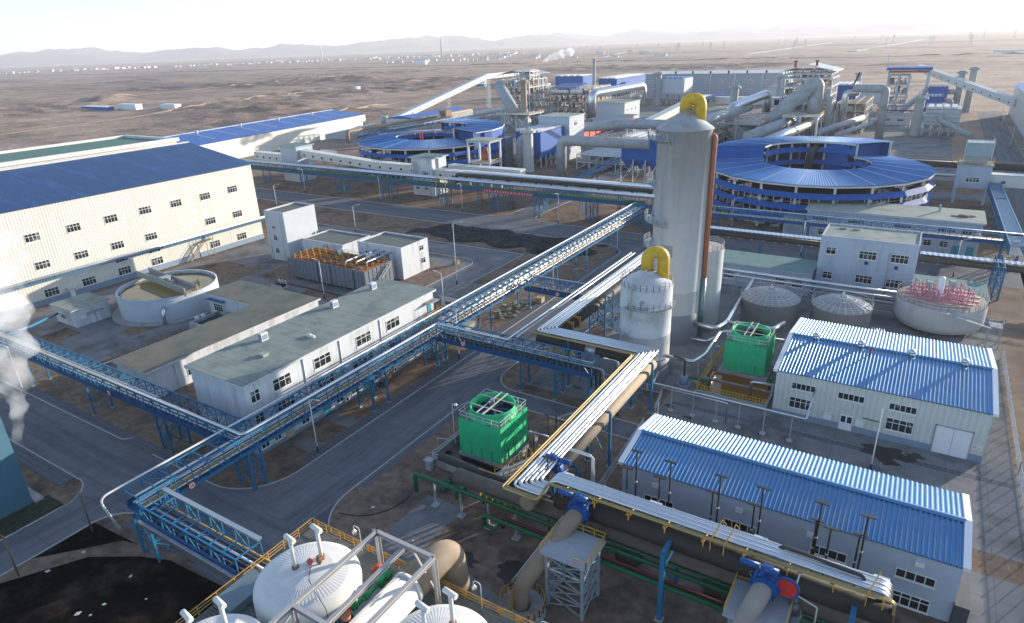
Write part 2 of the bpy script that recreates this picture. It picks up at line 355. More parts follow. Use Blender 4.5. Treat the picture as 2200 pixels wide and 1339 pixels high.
def rack(label, ax, a0, a1, b0, b1, zb, zt, panel=2.2, legs=(), m=None, deck=True, bar=0.13, leg=0.28, towers=(), group='blue pipe racks'):
    m = m or steelb
    def P(a, b, z): return (a, b, z) if ax == 'x' else (b, a, z)
    t = thing('pipe_rack', label, 'pipe rack', P((a0+a1)/2, (b0+b1)/2, 0), group)
    k = MB(); n = max(1, round((a1-a0)/panel))
    for b in (b0, b1):
        k.bar(P(a0,b,zb), P(a1,b,zb), bar*1.7, bar*2.2); k.bar(P(a0,b,zt), P(a1,b,zt), bar*1.5)
        for i in range(n+1):
            a = a0+(a1-a0)*i/n; k.bar(P(a,b,zb), P(a,b,zt), bar)
            if i < n:
                c = a0+(a1-a0)*(i+1)/n
                k.bar(P(a,b,zb if i%2 else zt), P(c,b,zt if i%2 else zb), bar*0.85)
    for i in range(n+1):
        a = a0+(a1-a0)*i/n; k.bar(P(a,b0,zt), P(a,b1,zt), bar); k.bar(P(a,b0,zb), P(a,b1,zb), bar*1.3)
        if i < n and i % 2: k.bar(P(a,b0,zt), P(a0+(a1-a0)*(i+1)/n,b1,zt), bar*0.7)
    k.build('truss', m, t)
    if deck:
        d = MB()
        a, b = P(a0,b0+0.15,0), P(a1,b1-0.15,0)
        d.box(min(a[0],b[0]), max(a[0],b[0]), min(a[1],b[1]), max(a[1],b[1]), zb+0.16, zb+0.22)
        for bb in (b0,):
            d.bar(P(a0,bb-0.12,zb+0.45), P(a1,bb-0.12,zb+0.45), 0.06, 0.9)
        d.build('cable_tray', steelbd, t)
    for a in legs:
        g = MB()
        for b in (b0, b1): g.bar(P(a,b,0.25), P(a,b,zb), leg); 
        g.bar(P(a,b0,0.3), P(a,b1,zb*0.5), bar*0.7); g.bar(P(a,b1,0.3), P(a,b0,zb*0.5), bar*0.7)
        g.bar(P(a,b0,zb*0.5), P(a,b1,zb), bar*0.7); g.bar(P(a,b1,zb*0.5), P(a,b0,zb), bar*0.7); g.bar(P(a,b0,zb*0.5), P(a,b1,zb*0.5), bar*0.9)
        lo = g.build('leg', m, t)
        f = MB()
        for b in (b0, b1): f.bar(P(a,b,-0.05), P(a,b,0.26), 0.6)
        each(f, 'footing', conc, lo)
    for a, c in towers:
        g = MB(); p, q = P(a,b0,0), P(c,b1,0)
        lattice_tower(g, min(p[0],q[0]), max(p[0],q[0]), min(p[1],q[1]), max(p[1],q[1]), 0, zb, 2, leg, bar*0.8)
        g.build('leg', m, t)
    return t

# ================================================================ GROUND AND TERRAIN
def sstep(a, b, x):
    t = min(1, max(0, (x-a)/(b-a))); return t*t*(3-2*t)
def boxdist(x, y, x0, x1, y0, y1):
    dx = max(x0-x, 0, x-x1); dy = max(y0-y, 0, y-y1); return math.hypot(dx, dy)
def terrain(x, y):
    d = min(boxdist(x, y, -315, 400, -300, 260), boxdist(x, y, -480, 400, 200, 430), boxdist(x, y, -430, 400, 300, 900))
    if d <= 0: return 0.0
    k = sstep(0, 60, d)
    dist = math.hypot(x, y)
    far = 1-sstep(1500, 3500, dist)
    p = Vector((x*0.0035, y*0.0035, 3.1)); m = noise.noise(p)*0.5+0.5
    m = sstep(0.42, 0.62, m)
    q = Vector((x*0.018, y*0.03, 0.7)); a = 1-abs(noise.noise(q)); b = noise.noise(Vector((x*0.06, y*0.08, 5)))
    h = (a**4)*4.6*m+abs(b)*2.6*m+noise.noise(Vector((x*0.006, y*0.006, 9)))*1.5+noise.noise(Vector((x*0.11,y*0.11,2)))*0.7*(0.4+m)
    h = max(-1.0, h-1.3)
    for mx_, my_, r_, h_ in ((-1040,1060,95,13),(-960,1010,60,8),(-1090,560,40,12),(-1150,600,45,13),(-1205,640,35,10),(-640,500,40,6),(-1700,1000,120,14),(-1800,1060,120,12)):
        dd = math.hypot(x-mx_, (y-my_)*1.2)/r_
        if dd < 1: h += 0.7*h_*(1-dd**1.5)*(0.8+0.5*noise.noise(Vector((x*0.05,y*0.05,1))))
    return h*k*max(far, 0.05)
def axis_lines(fine0, fine1, step, mid, lo, hi):
    a = [fine0]; 
    while a[-1] < fine1: a.append(a[-1]+step)
    x = a[-1]; s = step
    while x < hi: s *= 1.22; x += s; a.append(min(x, hi))
    x = a[0]; s = step; b = []
    while x > lo: s *= 1.22; x -= s; b.append(max(x, lo))
    return sorted(set(b+a))
xs = sorted(set([x for x in axis_lines(-1500, -300, 7, 0, -26000, -300) if x <= -300] + [x for x in axis_lines(-300, 420, 40, 0, -300, 26000) if x >= -300]))
ys = axis_lines(60, 1560, 8, 0, -3000, 28000)
vs = [(x, y, terrain(x, y)) for y in ys for x in xs]
nx_ = len(xs); fs = [(j*nx_+i, j*nx_+i+1, (j+1)*nx_+i+1, (j+1)*nx_+i) for j in range(len(ys)-1) for i in range(nx_-1)]
gm = bpy.data.materials.new('desert'); gm.use_nodes = True
t = gm.node_tree; N = t.nodes; L = t.links; b = N['Principled BSDF']; b.inputs['Roughness'].default_value = 0.95
g = N.new('ShaderNodeNewGeometry')
def nz(sc, det, stretch=(1,1,1)):
    mp = N.new('ShaderNodeMapping'); mp.inputs['Scale'].default_value = stretch; L.new(g.outputs['Position'], mp.inputs[0])
    n = N.new('ShaderNodeTexNoise'); n.inputs['Scale'].default_value = sc; n.inputs['Detail'].default_value = det; n.inputs['Roughness'].default_value = 0.62
    L.new(mp.outputs[0], n.inputs['Vector']); return n.outputs['Fac']
def ramp(src, stops):
    r = N.new('ShaderNodeValToRGB'); e = r.color_ramp.elements
    e[0].position, e[0].color = stops[0][0], (*stops[0][1], 1); e[1].position, e[1].color = stops[-1][0], (*stops[-1][1], 1)
    for p, c in stops[1:-1]: q = e.new(p); q.color = (*c, 1)
    L.new(src, r.inputs[0]); return r.outputs[0]
big = ramp(nz(0.0016, 8, (0.5,1,1)), [(0.36, (0.10,0.078,0.064)), (0.45, (0.24,0.162,0.118)), (0.56, (0.31,0.215,0.155)), (0.66, (0.13,0.098,0.078))])
med = ramp(nz(0.02, 10), [(0.34, (0.45,0.44,0.44)), (0.48, (1,1,1)), (0.66, (1.35,1.3,1.26))])
fine = ramp(nz(0.5, 6), [(0.3, (0.75,0.75,0.75)), (0.7, (1.22,1.22,1.22))])
def mul(a, b_):
    v = N.new('ShaderNodeVectorMath'); v.operation = 'MULTIPLY'; L.new(a, v.inputs[0]); L.new(b_, v.inputs[1]); return v.outputs[0]
L.new(mul(mul(big, med), fine), b.inputs['Base Color'])
bp = N.new('ShaderNodeBump'); bp.inputs['Strength'].default_value = 1.0; bp.inputs['Distance'].default_value = 2.2; L.new(nz(0.09, 12), bp.inputs['Height']); L.new(bp.outputs[0], b.inputs['Normal'])
go = struct(MB().add(vs, fs, True), 'ground', gm)

def mountain_range(x0, y0, x1, y1, hmax, seed, depth=2600, n=260, rows=12):
    a = Vector((x0,y0,0)); d = Vector((x1-x0, y1-y0, 0)); L_ = d.length; d.normalize(); nrm = Vector((-d.y, d.x, 0))
    if nrm.dot(a) < 0: nrm = -nrm
    V = []
    for j in range(rows+1):
        for i in range(n+1):
            p = a+d*(L_*i/n)+nrm*(depth*j/rows)
            f = math.sin(math.pi*min(1, j/rows*0.5+0.0))
            s = p*0.00062+Vector((seed, 0, 0)); h = 0
            amp = 1; fr = 1
            for o in range(5):
                h += amp*(1-abs(noise.noise(s*fr)*1.6)); amp *= 0.5; fr *= 2.1
            h = 0.12+0.88*h/1.9
            env = 0.62+0.38*noise.noise(Vector((i/n*9+seed, seed, 0)))
            V.append((p.x, p.y, -5+hmax*f*max(0.05, h*env)*(0.35+0.65*f)))
    F = [(j*(n+1)+i, j*(n+1)+i+1, (j+1)*(n+1)+i+1, (j+1)*(n+1)+i) for j in range(rows) for i in range(n)]
    return struct(MB().add(V, F, False), 'hills', ceram)
mountain_range(-15500, 3500, -2500, 12800, 430, 3.0, n=420)
mountain_range(-4500, 10500, 9000, 10800, 340, 11.0, n=420)
mountain_range(-6500, 13500, 9500, 14200, 520, 7.0, n=420)

def flat(pts, z, m, name):
    return struct(MB().poly(pts, z-0.25, z), name, m)
def rect(x0, x1, y0, y1): return [(x0,y0),(x1,y0),(x1,y1),(x0,y1)]
def rrect(x0, x1, y0, y1, rads, n=8):
    """corner radii order: (x0,y0) (x1,y0) (x1,y1) (x0,y1)"""
    out = []
    for (cx, cy, sx, sy, a), r in zip(((x0,y0,1,1,180),(x1,y0,-1,1,270),(x1,y1,-1,-1,0),(x0,y1,1,-1,90)), rads):
        if r <= 0: out.append((cx,cy)); continue
        ox, oy = cx+sx*r, cy+sy*r
        for k in range(n+1): q = R(a+90*k/n); out.append((ox+r*math.cos(q), oy+r*math.sin(q)))
    return out
# plant soil, then concrete over it
flat(rect(-300, 60, -40, 330), 0.01, dirt, 'soil')
flat(rect(-315, -262, -40, 215), 0.014, tan_dirt, 'soil')
flat(rect(18, 24.6, 60, 240), 0.02, tan_dirt, 'soil')
flat(rect(-62, -98, 14, 60) if 0 else rect(-400, 10, 330, 600), 0.012, yard_m, 'pavement')
# roads
flat(rect(-176, -62, 34.8, 44.2), 0.03, road_x, 'road')
flat(rect(-98, -90.5, -30, 34.9), 0.034, road_y, 'road')
flat(rect(-74.2, -63.6, 44, 186), 0.038, road_y, 'road')
flat(rect(-300, -60, 184.5, 200), 0.034, road_x, 'road')
flat(rect(-131, -120, 199, 330), 0.042, road_m, 'road')
flat(rect(-63.7, -29, 85.4, 90.2), 0.034, road_m, 'road')
flat(rect(-64, -58, 110, 186), 0.042, road_m, 'road')
flat(rect(-205, -107, 153, 163.8), 0.03, road_m, 'road')
flat(rect(-109, -100, 112, 164), 0.034, road_m, 'road')
flat(rect(25.5, 39.5, 60, 620), 0.03, road_y, 'road')
flat(rect(-60, 30, 192, 206), 0.03, road_m, 'road')
flat(rect(-60, 26, 292, 304), 0.03, road_m, 'road')
# junction fillets of the main crossing
def fillet(cx, cy, sx, sy, r, z, m=None, n=10):
    """concave corner infill of a road junction: the corner (cx,cy), opening towards (sx,sy)"""
    pts = [(cx,cy)]
    for k in range(n+1):
        a = math.pi/2*k/n; pts.append((cx+sx*r*(1-math.sin(a)), cy+sy*r*(1-math.cos(a))))
    return struct(MB().poly(pts, z-0.25, z), 'road', m or road_m)
for a in ((-63.65,44.1,1,1,9),(-74.15,44.1,-1,1,9),(-90.6,34.9,1,-1,5),(-97.9,34.9,-1,-1,5),(-63.65,90.1,1,1,6),(-63.65,85.5,1,-1,5),(-74.15,184.6,-1,-1,9),(-109,153.1,-1,-1,5),
          (-120.1,199.9,1,1,8),(-130.9,199.9,-1,1,8)):
    fillet(*a[:5], 0.046)
# yards
flat(rect(-190, -160, 60, 150), 0.026, yard_m, 'pavement')
flat(rect(-161, -100, 98, 112.5), 0.022, yard_m, 'pavement')
flat(rect(-160.5, -142.5, 56, 98.5), 0.024, yard_m, 'pavement')
flat(rect(-160, -109, 144, 152), 0.022, yard_m, 'pavement')
flat(rect(-149, -120, 112, 129.5), 0.022, yard_m, 'pavement')
flat([(-28.5,83.3),(19,83.3),(19,105),(-32.5,105),(-32.5,95)], 0.026, yard_m, 'pavement')
flat(rect(-58, -37.2, 93.5, 101.8), 0.026, yard_m, 'pavement')
flat(rect(-53, 18.5, 104, 168), 0.022, yard_m, 'pavement')
flat(rect(11, 18.5, 68, 79), 0.024, yard_m, 'pavement')
flat([(-53,48.5),(-47.2,48.5),(-46,50.5),(-33,47.4),(-31,44),(-47,40),(-56,44)], 0.026, yard_m, 'pavement')
flat(rect(-53, -46.6, 48, 58.4), 0.029, yard_m, 'pavement')
flat(rect(-95, -80.5, 112, 150), 0.016, tan_dirt, 'soil')
flat(rect(-185, -163, 100, 118), 0.032, dirt, 'soil')
flat(rect(-170.5, -163.5, 58.5, 65.5), 0.032, dirt, 'soil')
flat(rrect(-156, -150, 70, 92, (2.5,2.5,2.5,2.5)), 0.032, dirt, 'soil')
flat(rect(-137, -122, 107.5, 112), 0.03, dirt, 'soil')
# pavers along the kerbs
flat(rect(-63.5, -62.2, 55, 84), 0.05, paver_m, 'pavement')
flat(rect(-76.3, -74.45, 55, 180), 0.05, paver_m, 'pavement')
flat(rect(-165, -86, 44.5, 46.2), 0.05, paver_m, 'pavement')
flat(rect(-175, -104, 32.2, 34.5), 0.05, paver_m, 'pavement')
flat(rect(-86, -62, 32.2, 34.4), 0.05, paver_m, 'pavement')
flat(rect(-31, 18, 99.5, 100.6), 0.034, paver_m, 'pavement')
# pavements in front of the doors of the white building
for y in (57.4, 65.8): flat(rect(-82.4, -76.4, y, y+3.0), 0.045, yard_m, 'pavement')
# kerbs
kb = MB()
def kerb(pts, z=0.13):
    P = [Vector((x, y, z/2)) for x, y in pts]
    for a, b_ in zip(P, P[1:]): kb.bar(a, b_, 0.22, z)
def arc(cx, cy, r, a0, a1, n=9): return [(cx+r*math.cos(R(a0+(a1-a0)*k/n)), cy+r*math.sin(R(a0+(a1-a0)*k/n))) for k in range(n+1)]
kerb(arc(-54.6,53.1,9.1,270-35,180)+[(-63.7,55),(-63.7,80.4)]+arc(-58.6,80.4,5.1,180,90)+[(-32,85.5)])
kerb([(-31,90.2),(-57.6,90.2)]+arc(-57.6,96.1,6,270,180)+[(-63.6,108),(-58,112),(-58,184)])
kerb([(-175,44.35),(-109,44.35)]+arc(-109,46.5,2.2,270,340))
kerb([(-99,44.5)]+[(-99,44.35),(-83.2,44.35)]+arc(-83.2,53.3,9,270,360)+[(-74.2,54),(-74.2,175)]+arc(-83.1,175.6,9,0,90)+[(-300,184.5)])
kerb([(-300,200.1),(-139,200.1)]+arc(-139,208,8,270,360)+[(-131,330)])
kerb([(-120,330),(-120,208)]+arc(-112,208,8,180,270)+[(-62,200.1)])
kerb([(-175,34.7),(-103,34.7)]+arc(-103,29.8,5,90,0)+[(-98,-20)])
kerb([(-90.4,-20),(-90.4,29.8)]+arc(-85.5,29.8,5,180,90)+[(-62,34.7)])
kerb([(-205,152.9),(-114,152.9)]+arc(-114,148,5,90,0)+[(-109,112)])
kerb([(-205,164),(-100,164),(-100,112)])
kerb([(25.4,60),(25.4,188)]); kerb([(39.6,200),(39.6,620)])
struct(kb, 'kerb', kerb_m)

# coal heap beside the loop road
hv, hf = [], []; nxx, nyy = 120, 34
for j in range(nyy+1):
    for i in range(nxx+1):
        x = -157+77*i/nxx; y = 165+21*j/nyy
        e = math.sin(math.pi*i/nxx)**0.35*math.sin(math.pi*j/nyy)**0.6
        cut = sstep(0.0, 0.35, e*0.9+noise.noise(Vector((x*0.13, y*0.13, 4)))*0.55-0.32-0.3*sstep(-130,-157,x))
        h = cut*(0.45+0.5*abs(noise.noise(Vector((x*0.6,y*0.6,1))))+0.45*noise.noise(Vector((x*1.7,y*1.7,2))))
        hv.append((x, y, max(-0.1, h*1.1-0.06)))
hf = [(j*(nxx+1)+i, j*(nxx+1)+i+1, (j+1)*(nxx+1)+i+1, (j+1)*(nxx+1)+i) for j in range(nyy) for i in range(nxx)]
o = MB().add(hv, hf, False).build('coal_heap', coal_m, kind='stuff')

# distant tracks across the desert
def track(pts, wd, m, name='road', z=0.35):
    mb = MB(); V = []
    P = [Vector((*p, 0)) for p in pts]
    full = []
    for a, b_ in zip(P, P[1:]):
        n = max(2, int((b_-a).length/14))
        full += [a+(b_-a)*i/n for i in range(n)]
    full.append(P[-1])
    for i, p in enumerate(full):
        d = (full[min(i+1,len(full)-1)]-full[max(i-1,0)]).normalized(); s = Vector((-d.y, d.x, 0))*wd/2
        h = max(terrain(p.x+s.x, p.y+s.y), terrain(p.x-s.x, p.y-s.y), terrain(p.x, p.y))+z
        for q in (p-s*1.25-Vector((0,0,3)), p-s, p+s, p+s*1.25-Vector((0,0,3))): V.append((q.x, q.y, h+(q.z)))
    F = [(i*4+k, i*4+k+1, (i+1)*4+k+1, (i+1)*4+k) for i in range(len(full)-1) for k in range(3)]
    return struct(mb.add(V, F), name, m)
trk = mat('track', (0.30, 0.225, 0.165), 0.95, var=0.2, scale=0.05)
track([(-700, 120), (-760, 420), (-860, 760), (-820, 1150), (-500, 1500)], 9, trk)
track([(-1150, 250), (-1200, 700), (-1250, 1200), (-1100, 1900)], 14, trk)
track([(-480, 330), (-560, 640), (-520, 900), (-420, 1000)], 10, trk)
asph = mat('far_asphalt', (0.10, 0.095, 0.09), 0.9)
track([(-3500, 1500), (-2200, 1750), (-900, 1900), (400, 1850), (900, 1800)], 30, asph)
canal = mat('pale_strip', (0.45, 0.43, 0.40), 0.7)
track([(-5200, 2650), (-3600, 3100), (-2300, 3300)], 16, canal)
track([(-560, 2350), (-560, 4200)], 22, canal); track([(-250, 2350), (-130, 4300)], 22, canal); track([(-1050, 2300), (-1500, 3700)], 16, canal)

# ================================================================ BUILDINGS, LEFT SIDE
# -- big cream hall
t = thing('factory_hall', 'huge cream ribbed hall with deep blue roof and three rows of dark windows', 'building', (-225, 82, 0))
MB().box(-260, -192.6, 20, 141.5, 1.6, 25.8).build('wall', cream, t)
m = MB(); m.box(-260.1, -192.5, 67.0, 141.6, 0, 1.6); m.box(-260.1, -203, 20, 67, 0, 1.6); m.build('plinth', bluegrey, t)
m = MB(); m.add([(-192.0,66.8,25.9),(-192.0,142.1,25.9),(-226,142.1,31.4),(-226,66.8,31.4),(-260.5,142.1,25.9),(-260.5,66.8,25.9),
                 (-192.0,66.8,25.6),(-192.0,142.1,25.6),(-260.5,142.1,25.6),(-260.5,66.8,25.6)],
                [(0,1,2,3),(3,2,4,5),(6,7,1,0),(8,9,5,4),(7,8,4,2,1),(9,6,0,3,5)])
ro = m.build('roof', blue_r, t)
# lower wing to the left of the visible corner
MB().add([(-204,20,26),(-204,66.7,26),(-226,66.7,30),(-226,20,30),(-204,20,25.7),(-204,66.7,25.7)], [(0,1,2,3),(4,5,1,0)]).build('wing_roof', blue_r, t)
MB().box(-226.6,-225.4,66.8,142.1,31.3,31.6).build('ridge_cap', white_sheet, ro)
HW = -192.6
for y, z0 in ((72.8,17.0),(82.9,17.1),(93,17.2),(103.1,17.4),(112.8,17.4),(122.8,17.5),(132.9,17.8)): window(t, 'x+', HW, y-1.8, y+1.8, z0, z0+2.15, 4, 0.36, thick=0.085)
for y in (73.1,82.9,92.9,102.9,122.9,133): window(t, 'x+', HW, y-1.8, y+1.8, 9.5, 11.6, 4, 0.36, thick=0.085)
for y in (73.2,82.9,92.9,102.9,122.8,133): window(t, 'x+', HW, y-1.8, y+1.8, 1.8, 4.0, 4, 0.36, thick=0.085)
for y in (92.9,102.9): window(t, 'x+', HW, y-1.8, y+1.8, 5.6, 7.3, 4, 0.36, thick=0.085)
slab('x+', HW, 77.4, 78.6, 0, 2.2, 0.07, 0.12).build('door', door_m, t)
slab('x+', HW, 76.6, 79.4, 2.6, 2.8, 0.0, 1.2).build('canopy', white_sheet, t)
# stair and little door platform
st = thing('outside_stair', 'rusty yellow outside stair climbing the cream hall to a small blue door platform', 'stair', (-190, 117, 0))
muted = mat('muted_stair', (0.30,0.26,0.19), 0.7, var=0.2)
m = MB()
for i in range(16): m.box(-191.9,-190.6, 112.5+i*0.36, 112.95+i*0.36, 0.3+i*0.32, 0.36+i*0.32)
for x in (-191.9,-190.6): m.bar((x,112.3,0.2),(x,118.2,5.3),0.1,0.25); m.bar((x,112.3,1.3),(x,118.2,6.4),0.06)
m.build('flight', muted, st)
m = MB(); m.box(-192.4,-190.2,118.2,121,5.2,5.35); rail_pts(m, [(-190.3,118.2,5.3),(-190.3,121,5.3),(-192.4,121,5.3)]); 
for y in (118.4,120.8): m.bar((-190.4,y,0),(-190.4,y,5.2),0.15)
m.build('platform', muted, st); slab('x+', HW, 118.6, 119.8, 5.35, 7.6, 0.01, 0.1).build('door', steelb, st)
# pipe bridge along the hall
t = thing('pipe_rack', 'light blue wall mounted pipe bridge running along the cream hall', 'pipe rack', (-189, 95, 0), 'blue pipe racks')
m = MB()
for i in range(24):
    y = 20+i*6.0; m.bar((-192.4,y,6.6),(-188.6,y,7.4),0.12); m.bar((-192.4,y,7.4),(-188.6,y,7.4),0.14); m.bar((-190.5,y,7.4),(-190.5,y,8.2),0.1)
for x in (-190.9,-188.7): m.bar((x,18,7.5),(x,160,7.5),0.18,0.3)
m.build('truss', steelb, t)
for i, (x, z, r) in enumerate(((-190.5,7.95,0.22),(-189.9,7.9,0.15),(-189.3,7.95,0.2))):
    pipe('silver pipe on the bridge along the cream hall, '+('nearest the wall','middle of the three','farthest from the wall')[i], [(x,18,z),(x,160,z)], r, alud, group='pipes along the cream hall')
# low connection at the extreme left
t = thing('conveyor_gallery', 'short cream elevated gallery leaving the left end of the big cream hall', 'gallery', (-196, 55, 0))
MB().box(-204, -193.5, 30, 66.6, 3.6, 8.0).build('wall', cream, t)
MB().box(-204.3, -193.2, 29.7, 66.7, 8.0, 8.25).build('roof', blue_r, t)
m = MB(); [m.bar((-194,y,0),(-194,y,3.6),0.4) for y in (35,45,55,64)]; each(m, 'leg', steelb, t)
# green flat hall behind
t = thing('factory_hall', 'long low hall with green felt roof and white rim behind the cream hall', 'building', (-275, 130, 0))
MB().box(-300, -262.5, 30, 160, 0, 27.8).build('wall', cream, t)
MB().box(-299.2, -263.3, 30.8, 159.2, 27.8, 28.0).build('roof', feltg, t)
m = MB(); m.box(-263.2,-261.8,29,161,27.8,29.2); m.box(-301,-299.4,29,161,27.8,28.9); m.box(-299.4,-263.2,159.4,161,27.8,28.9); m.build('parapet', white_sheet, t)
# long blue hall
t = thing('factory_hall', 'long cream warehouse with bright blue roof and white seams beyond the cream hall', 'building', (-405, 300, 0))
A, B_ = Vector((-352, 196, 0)), Vector((-385, 396, 0)); wd = Vector((-62, -8, 0))
m = MB(); c = [A, B_, B_+wd, A+wd]
V = [(p.x,p.y,0) for p in c]+[(p.x,p.y,12) for p in c]; m.add(V, [(0,1,5,4),(1,2,6,5),(2,3,7,6),(3,0,4,7)])
ra, rb = A+wd*0.5, B_+wd*0.5; m.add([(B_.x,B_.y,12),(B_.x+wd.x,B_.y+wd.y,12),(rb.x,rb.y,15.4),(A.x,A.y,12),(A.x+wd.x,A.y+wd.y,12),(ra.x,ra.y,15.4)], [(0,1,2),(4,3,5)])
m.build('wall', cream, t)
blue_f = mat('blue_far_roof', (0.012, 0.10, 0.38), 0.4, var=0.06, scale=0.1, ribs='y', rib_pitch=1.0)
m = MB(); e = Vector((0.8,0.1,0))
for (p, q, k, l) in ((A+e, B_+e, rb, ra), (ra, rb, B_+wd-e, A+wd-e)):
    za = 12.05 if p is not ra else 15.45; zb = 15.45 if p is not ra else 12.05
    m.add([(p.x,p.y,za),(q.x,q.y,za),(k.x,k.y,zb),(l.x,l.y,zb)], [(0,1,2,3)])
ro = m.build('roof', blue_f, t)
m = MB(); m.bar((ra.x,ra.y,15.55),(rb.x,rb.y,15.55),0.9,0.25)
for k in range(1, 11):
    p = A+(B_-A)*k/11; q = ra+(rb-ra)*k/11; s_ = p+(q-p)*0.25; m.bar((s_.x,s_.y,13.0),(q.x,q.y,15.55),0.5,0.12)
m.build('seam', white_sheet, ro)
for k in range(5):
    p = ra+(rb-ra)*(k*2+1.2)/11
    m = MB(); m.cyl(p.x+6,p.y,14.6,16.2,0.6,10); m.cyl(p.x+6,p.y,16.2,17.0,1.0,10,0.7); m.build('roof_vent', white_sheet, ro)
slab('x+', -357.5, 240, 330, 5.2, 8.6, 0.0, 0.0) if 0 else None

# -- white plastered two-storey building
x0, x1, y0, y1 = -97.2, -82.4, 52.0, 99.4
t = house('long white three storey building with grey green felt roof beside the main road', 'building', x0+.5, x1-.5, y0+.5, y1-.5, 13.2, white_w, felt, ev=0.55, rt=0.4, plinth=0.7, roof_edge=white_w)
FX = x1-.5
for (a, b_) in ((53.2,54.9),(57.5,61.1),(66.1,69.9),(76.2,80.0),(84.3,88.1)): window(t, 'x+', FX, a, b_, 9.4, 11.5, 3 if b_-a > 2 else 2, 0.36, thick=0.085)
for (a, b_) in ((53.2,54.9),(57.5,61.1),(66.1,69.9),(74.6,79.8),(84.3,88.1)): window(t, 'x+', FX, a, b_, 5.3, 7.3, 4 if b_-a > 2 else 2, 0.36, thick=0.085)
for (a, b_) in ((53.3,54.9),(55.8,57.3),(61.6,63.3),(69.6,71.4),(73.4,75.2),(79.5,81.3)): window(t, 'x+', FX, a, b_, 0.9, 2.6, 2, 0.36, thick=0.1)
for (y, m_) in ((59.0,mat('beige_door',(0.42,0.36,0.27),0.6)),(67.3,doort),(77.5,doort)): slab('x+', FX, y-0.9, y+0.9, 0.1, 2.9, 0.05, 0.12).build('door', m_, t)
for y in (63.9,82.6,72.2): MB().tube([(FX+0.12,y,0.3),(FX+0.12,y,12.6)],0.1,8).build('drainpipe', door_m, t)
for y in (64.6,72.9): slab('x+', FX, y, y+1.0, 4.6, 5.1, 0.0, 0.3).build('wall_box', door_m, t)
# end door with landing
slab('x+', FX, 96.8, 98.0, 8.5, 10.7, 0.02, 0.1).build('door', doort, t)
slab('x+', FX, 95.8, 99.0, 11.1, 11.3, 0.0, 1.6).build('canopy', conc, t)
for i, (x, y, l) in enumerate(((-93.7,65.0,'white box air cooler on the white building roof, nearest of the three'),(-94.0,82.1,'white box air cooler in the middle of the white building roof edge'),(-94.3,93.4,'white box air cooler at the far end of the white building roof'))):
    k = thing('air_cooler', l, 'air cooler', (x, y, 13.25), 'roof air coolers')
    MB().box(x-0.45,x+0.45,y-0.7,y+0.7,13.26,14.7).build('case', ackcase, k)
    m = MB(); m.box(x-0.38,x+0.38,y-0.74,y-0.71,13.4,14.5); m.box(x+0.455,x+0.47,y-0.55,y+0.55,13.5,14.4); m.build('grille', bluegrey, k)
m = MB()
for k in range(5): m.sphere(-88.0+0.35*k, 69.8+0.25*(k%2), 13.4, 0.35+0.08*(k%3), 8, 0.7)
solo(m, 'sandbag_pile', 'small pile of pale sacks lying on the white building roof', 'sacks', white_sheet)
m = MB(); m.box(-89.0,-87.8,60.2,61.3,13.26,13.65); m.box(-89.1,-87.7,60.1,61.4,13.65,13.73)
solo(m, 'roof_hatch', 'small square hatch on the near end of the white building roof', 'hatch', felts)
# outside unit + stair
def ac_unit(x, y, z, lab):
    k = thing('air_conditioner', lab, 'air conditioner', (x,y,z), 'wall air conditioners')
    MB().box(x,x+0.45,y-0.5,y+0.5,z,z+0.8).build('case', ackcase, k)
    MB().tube([(x+0.45,y-0.1,z+0.4),(x+0.48,y-0.1,z+0.4)],0.3,14).build('fan_grille', dark, k)
ac_unit(FX+0.1, 85.0, 0.6, 'white outdoor air conditioner on the ground by the far half of the white building')
ac_unit(FX+0.1, 71.9, 0.6, 'white outdoor air conditioner under the racks by the middle of the white building')
def stair(label, x0_, x1_, ya, yb, za, zb, m_, n=14):
    k = thing('outside_stair', label, 'stair', ((x0_+x1_)/2, (ya+yb)/2, za)); m = MB()
    for i in range(n):
        a = ya+(yb-ya)*i/n; z = za+(zb-za)*(i+1)/n; m.box(x0_, x1_, min(a,a+(yb-ya)/n), max(a,a+(yb-ya)/n), z-0.06, z)
    m.build('tread', m_, k)
    for x in (x0_, x1_):
        g = MB(); g.bar((x,ya,za),(x,yb,zb),0.08,0.25); g.bar((x,ya,za+1),(x,yb,zb+1),0.05)
        for i in range(5): a = i/4; g.bar((x,ya+(yb-ya)*a,za+(zb-za)*a),(x,ya+(yb-ya)*a,za+(zb-za)*a+1),0.05)
        g.build('handrail', m_, k)
    return k
stair('dark steel stair from the ground up to the blue rack beside the white building', -81.7, -80.6, 80.2, 84.6, 0, 5.2, steelr)
stair('yellow stair from the far end upper door of the white building', -82.6, -81.4, 88.6, 96.6, 2.4, 8.4, yrail, n=20)
m = MB(); m.box(-82.6,-81.2,96.6,99.6,8.3,8.42); rail_pts(m,[(-81.2,96.6,8.4),(-81.2,99.6,8.4),(-82.6,99.6,8.4)],1.1,1.0); [m.bar((-81.4,y,0),(-81.4,y,8.3),0.14) for y in (96.8,99.4)]
solo(m,'landing','yellow railed landing outside the upper end door of the white building','landing',yrail)

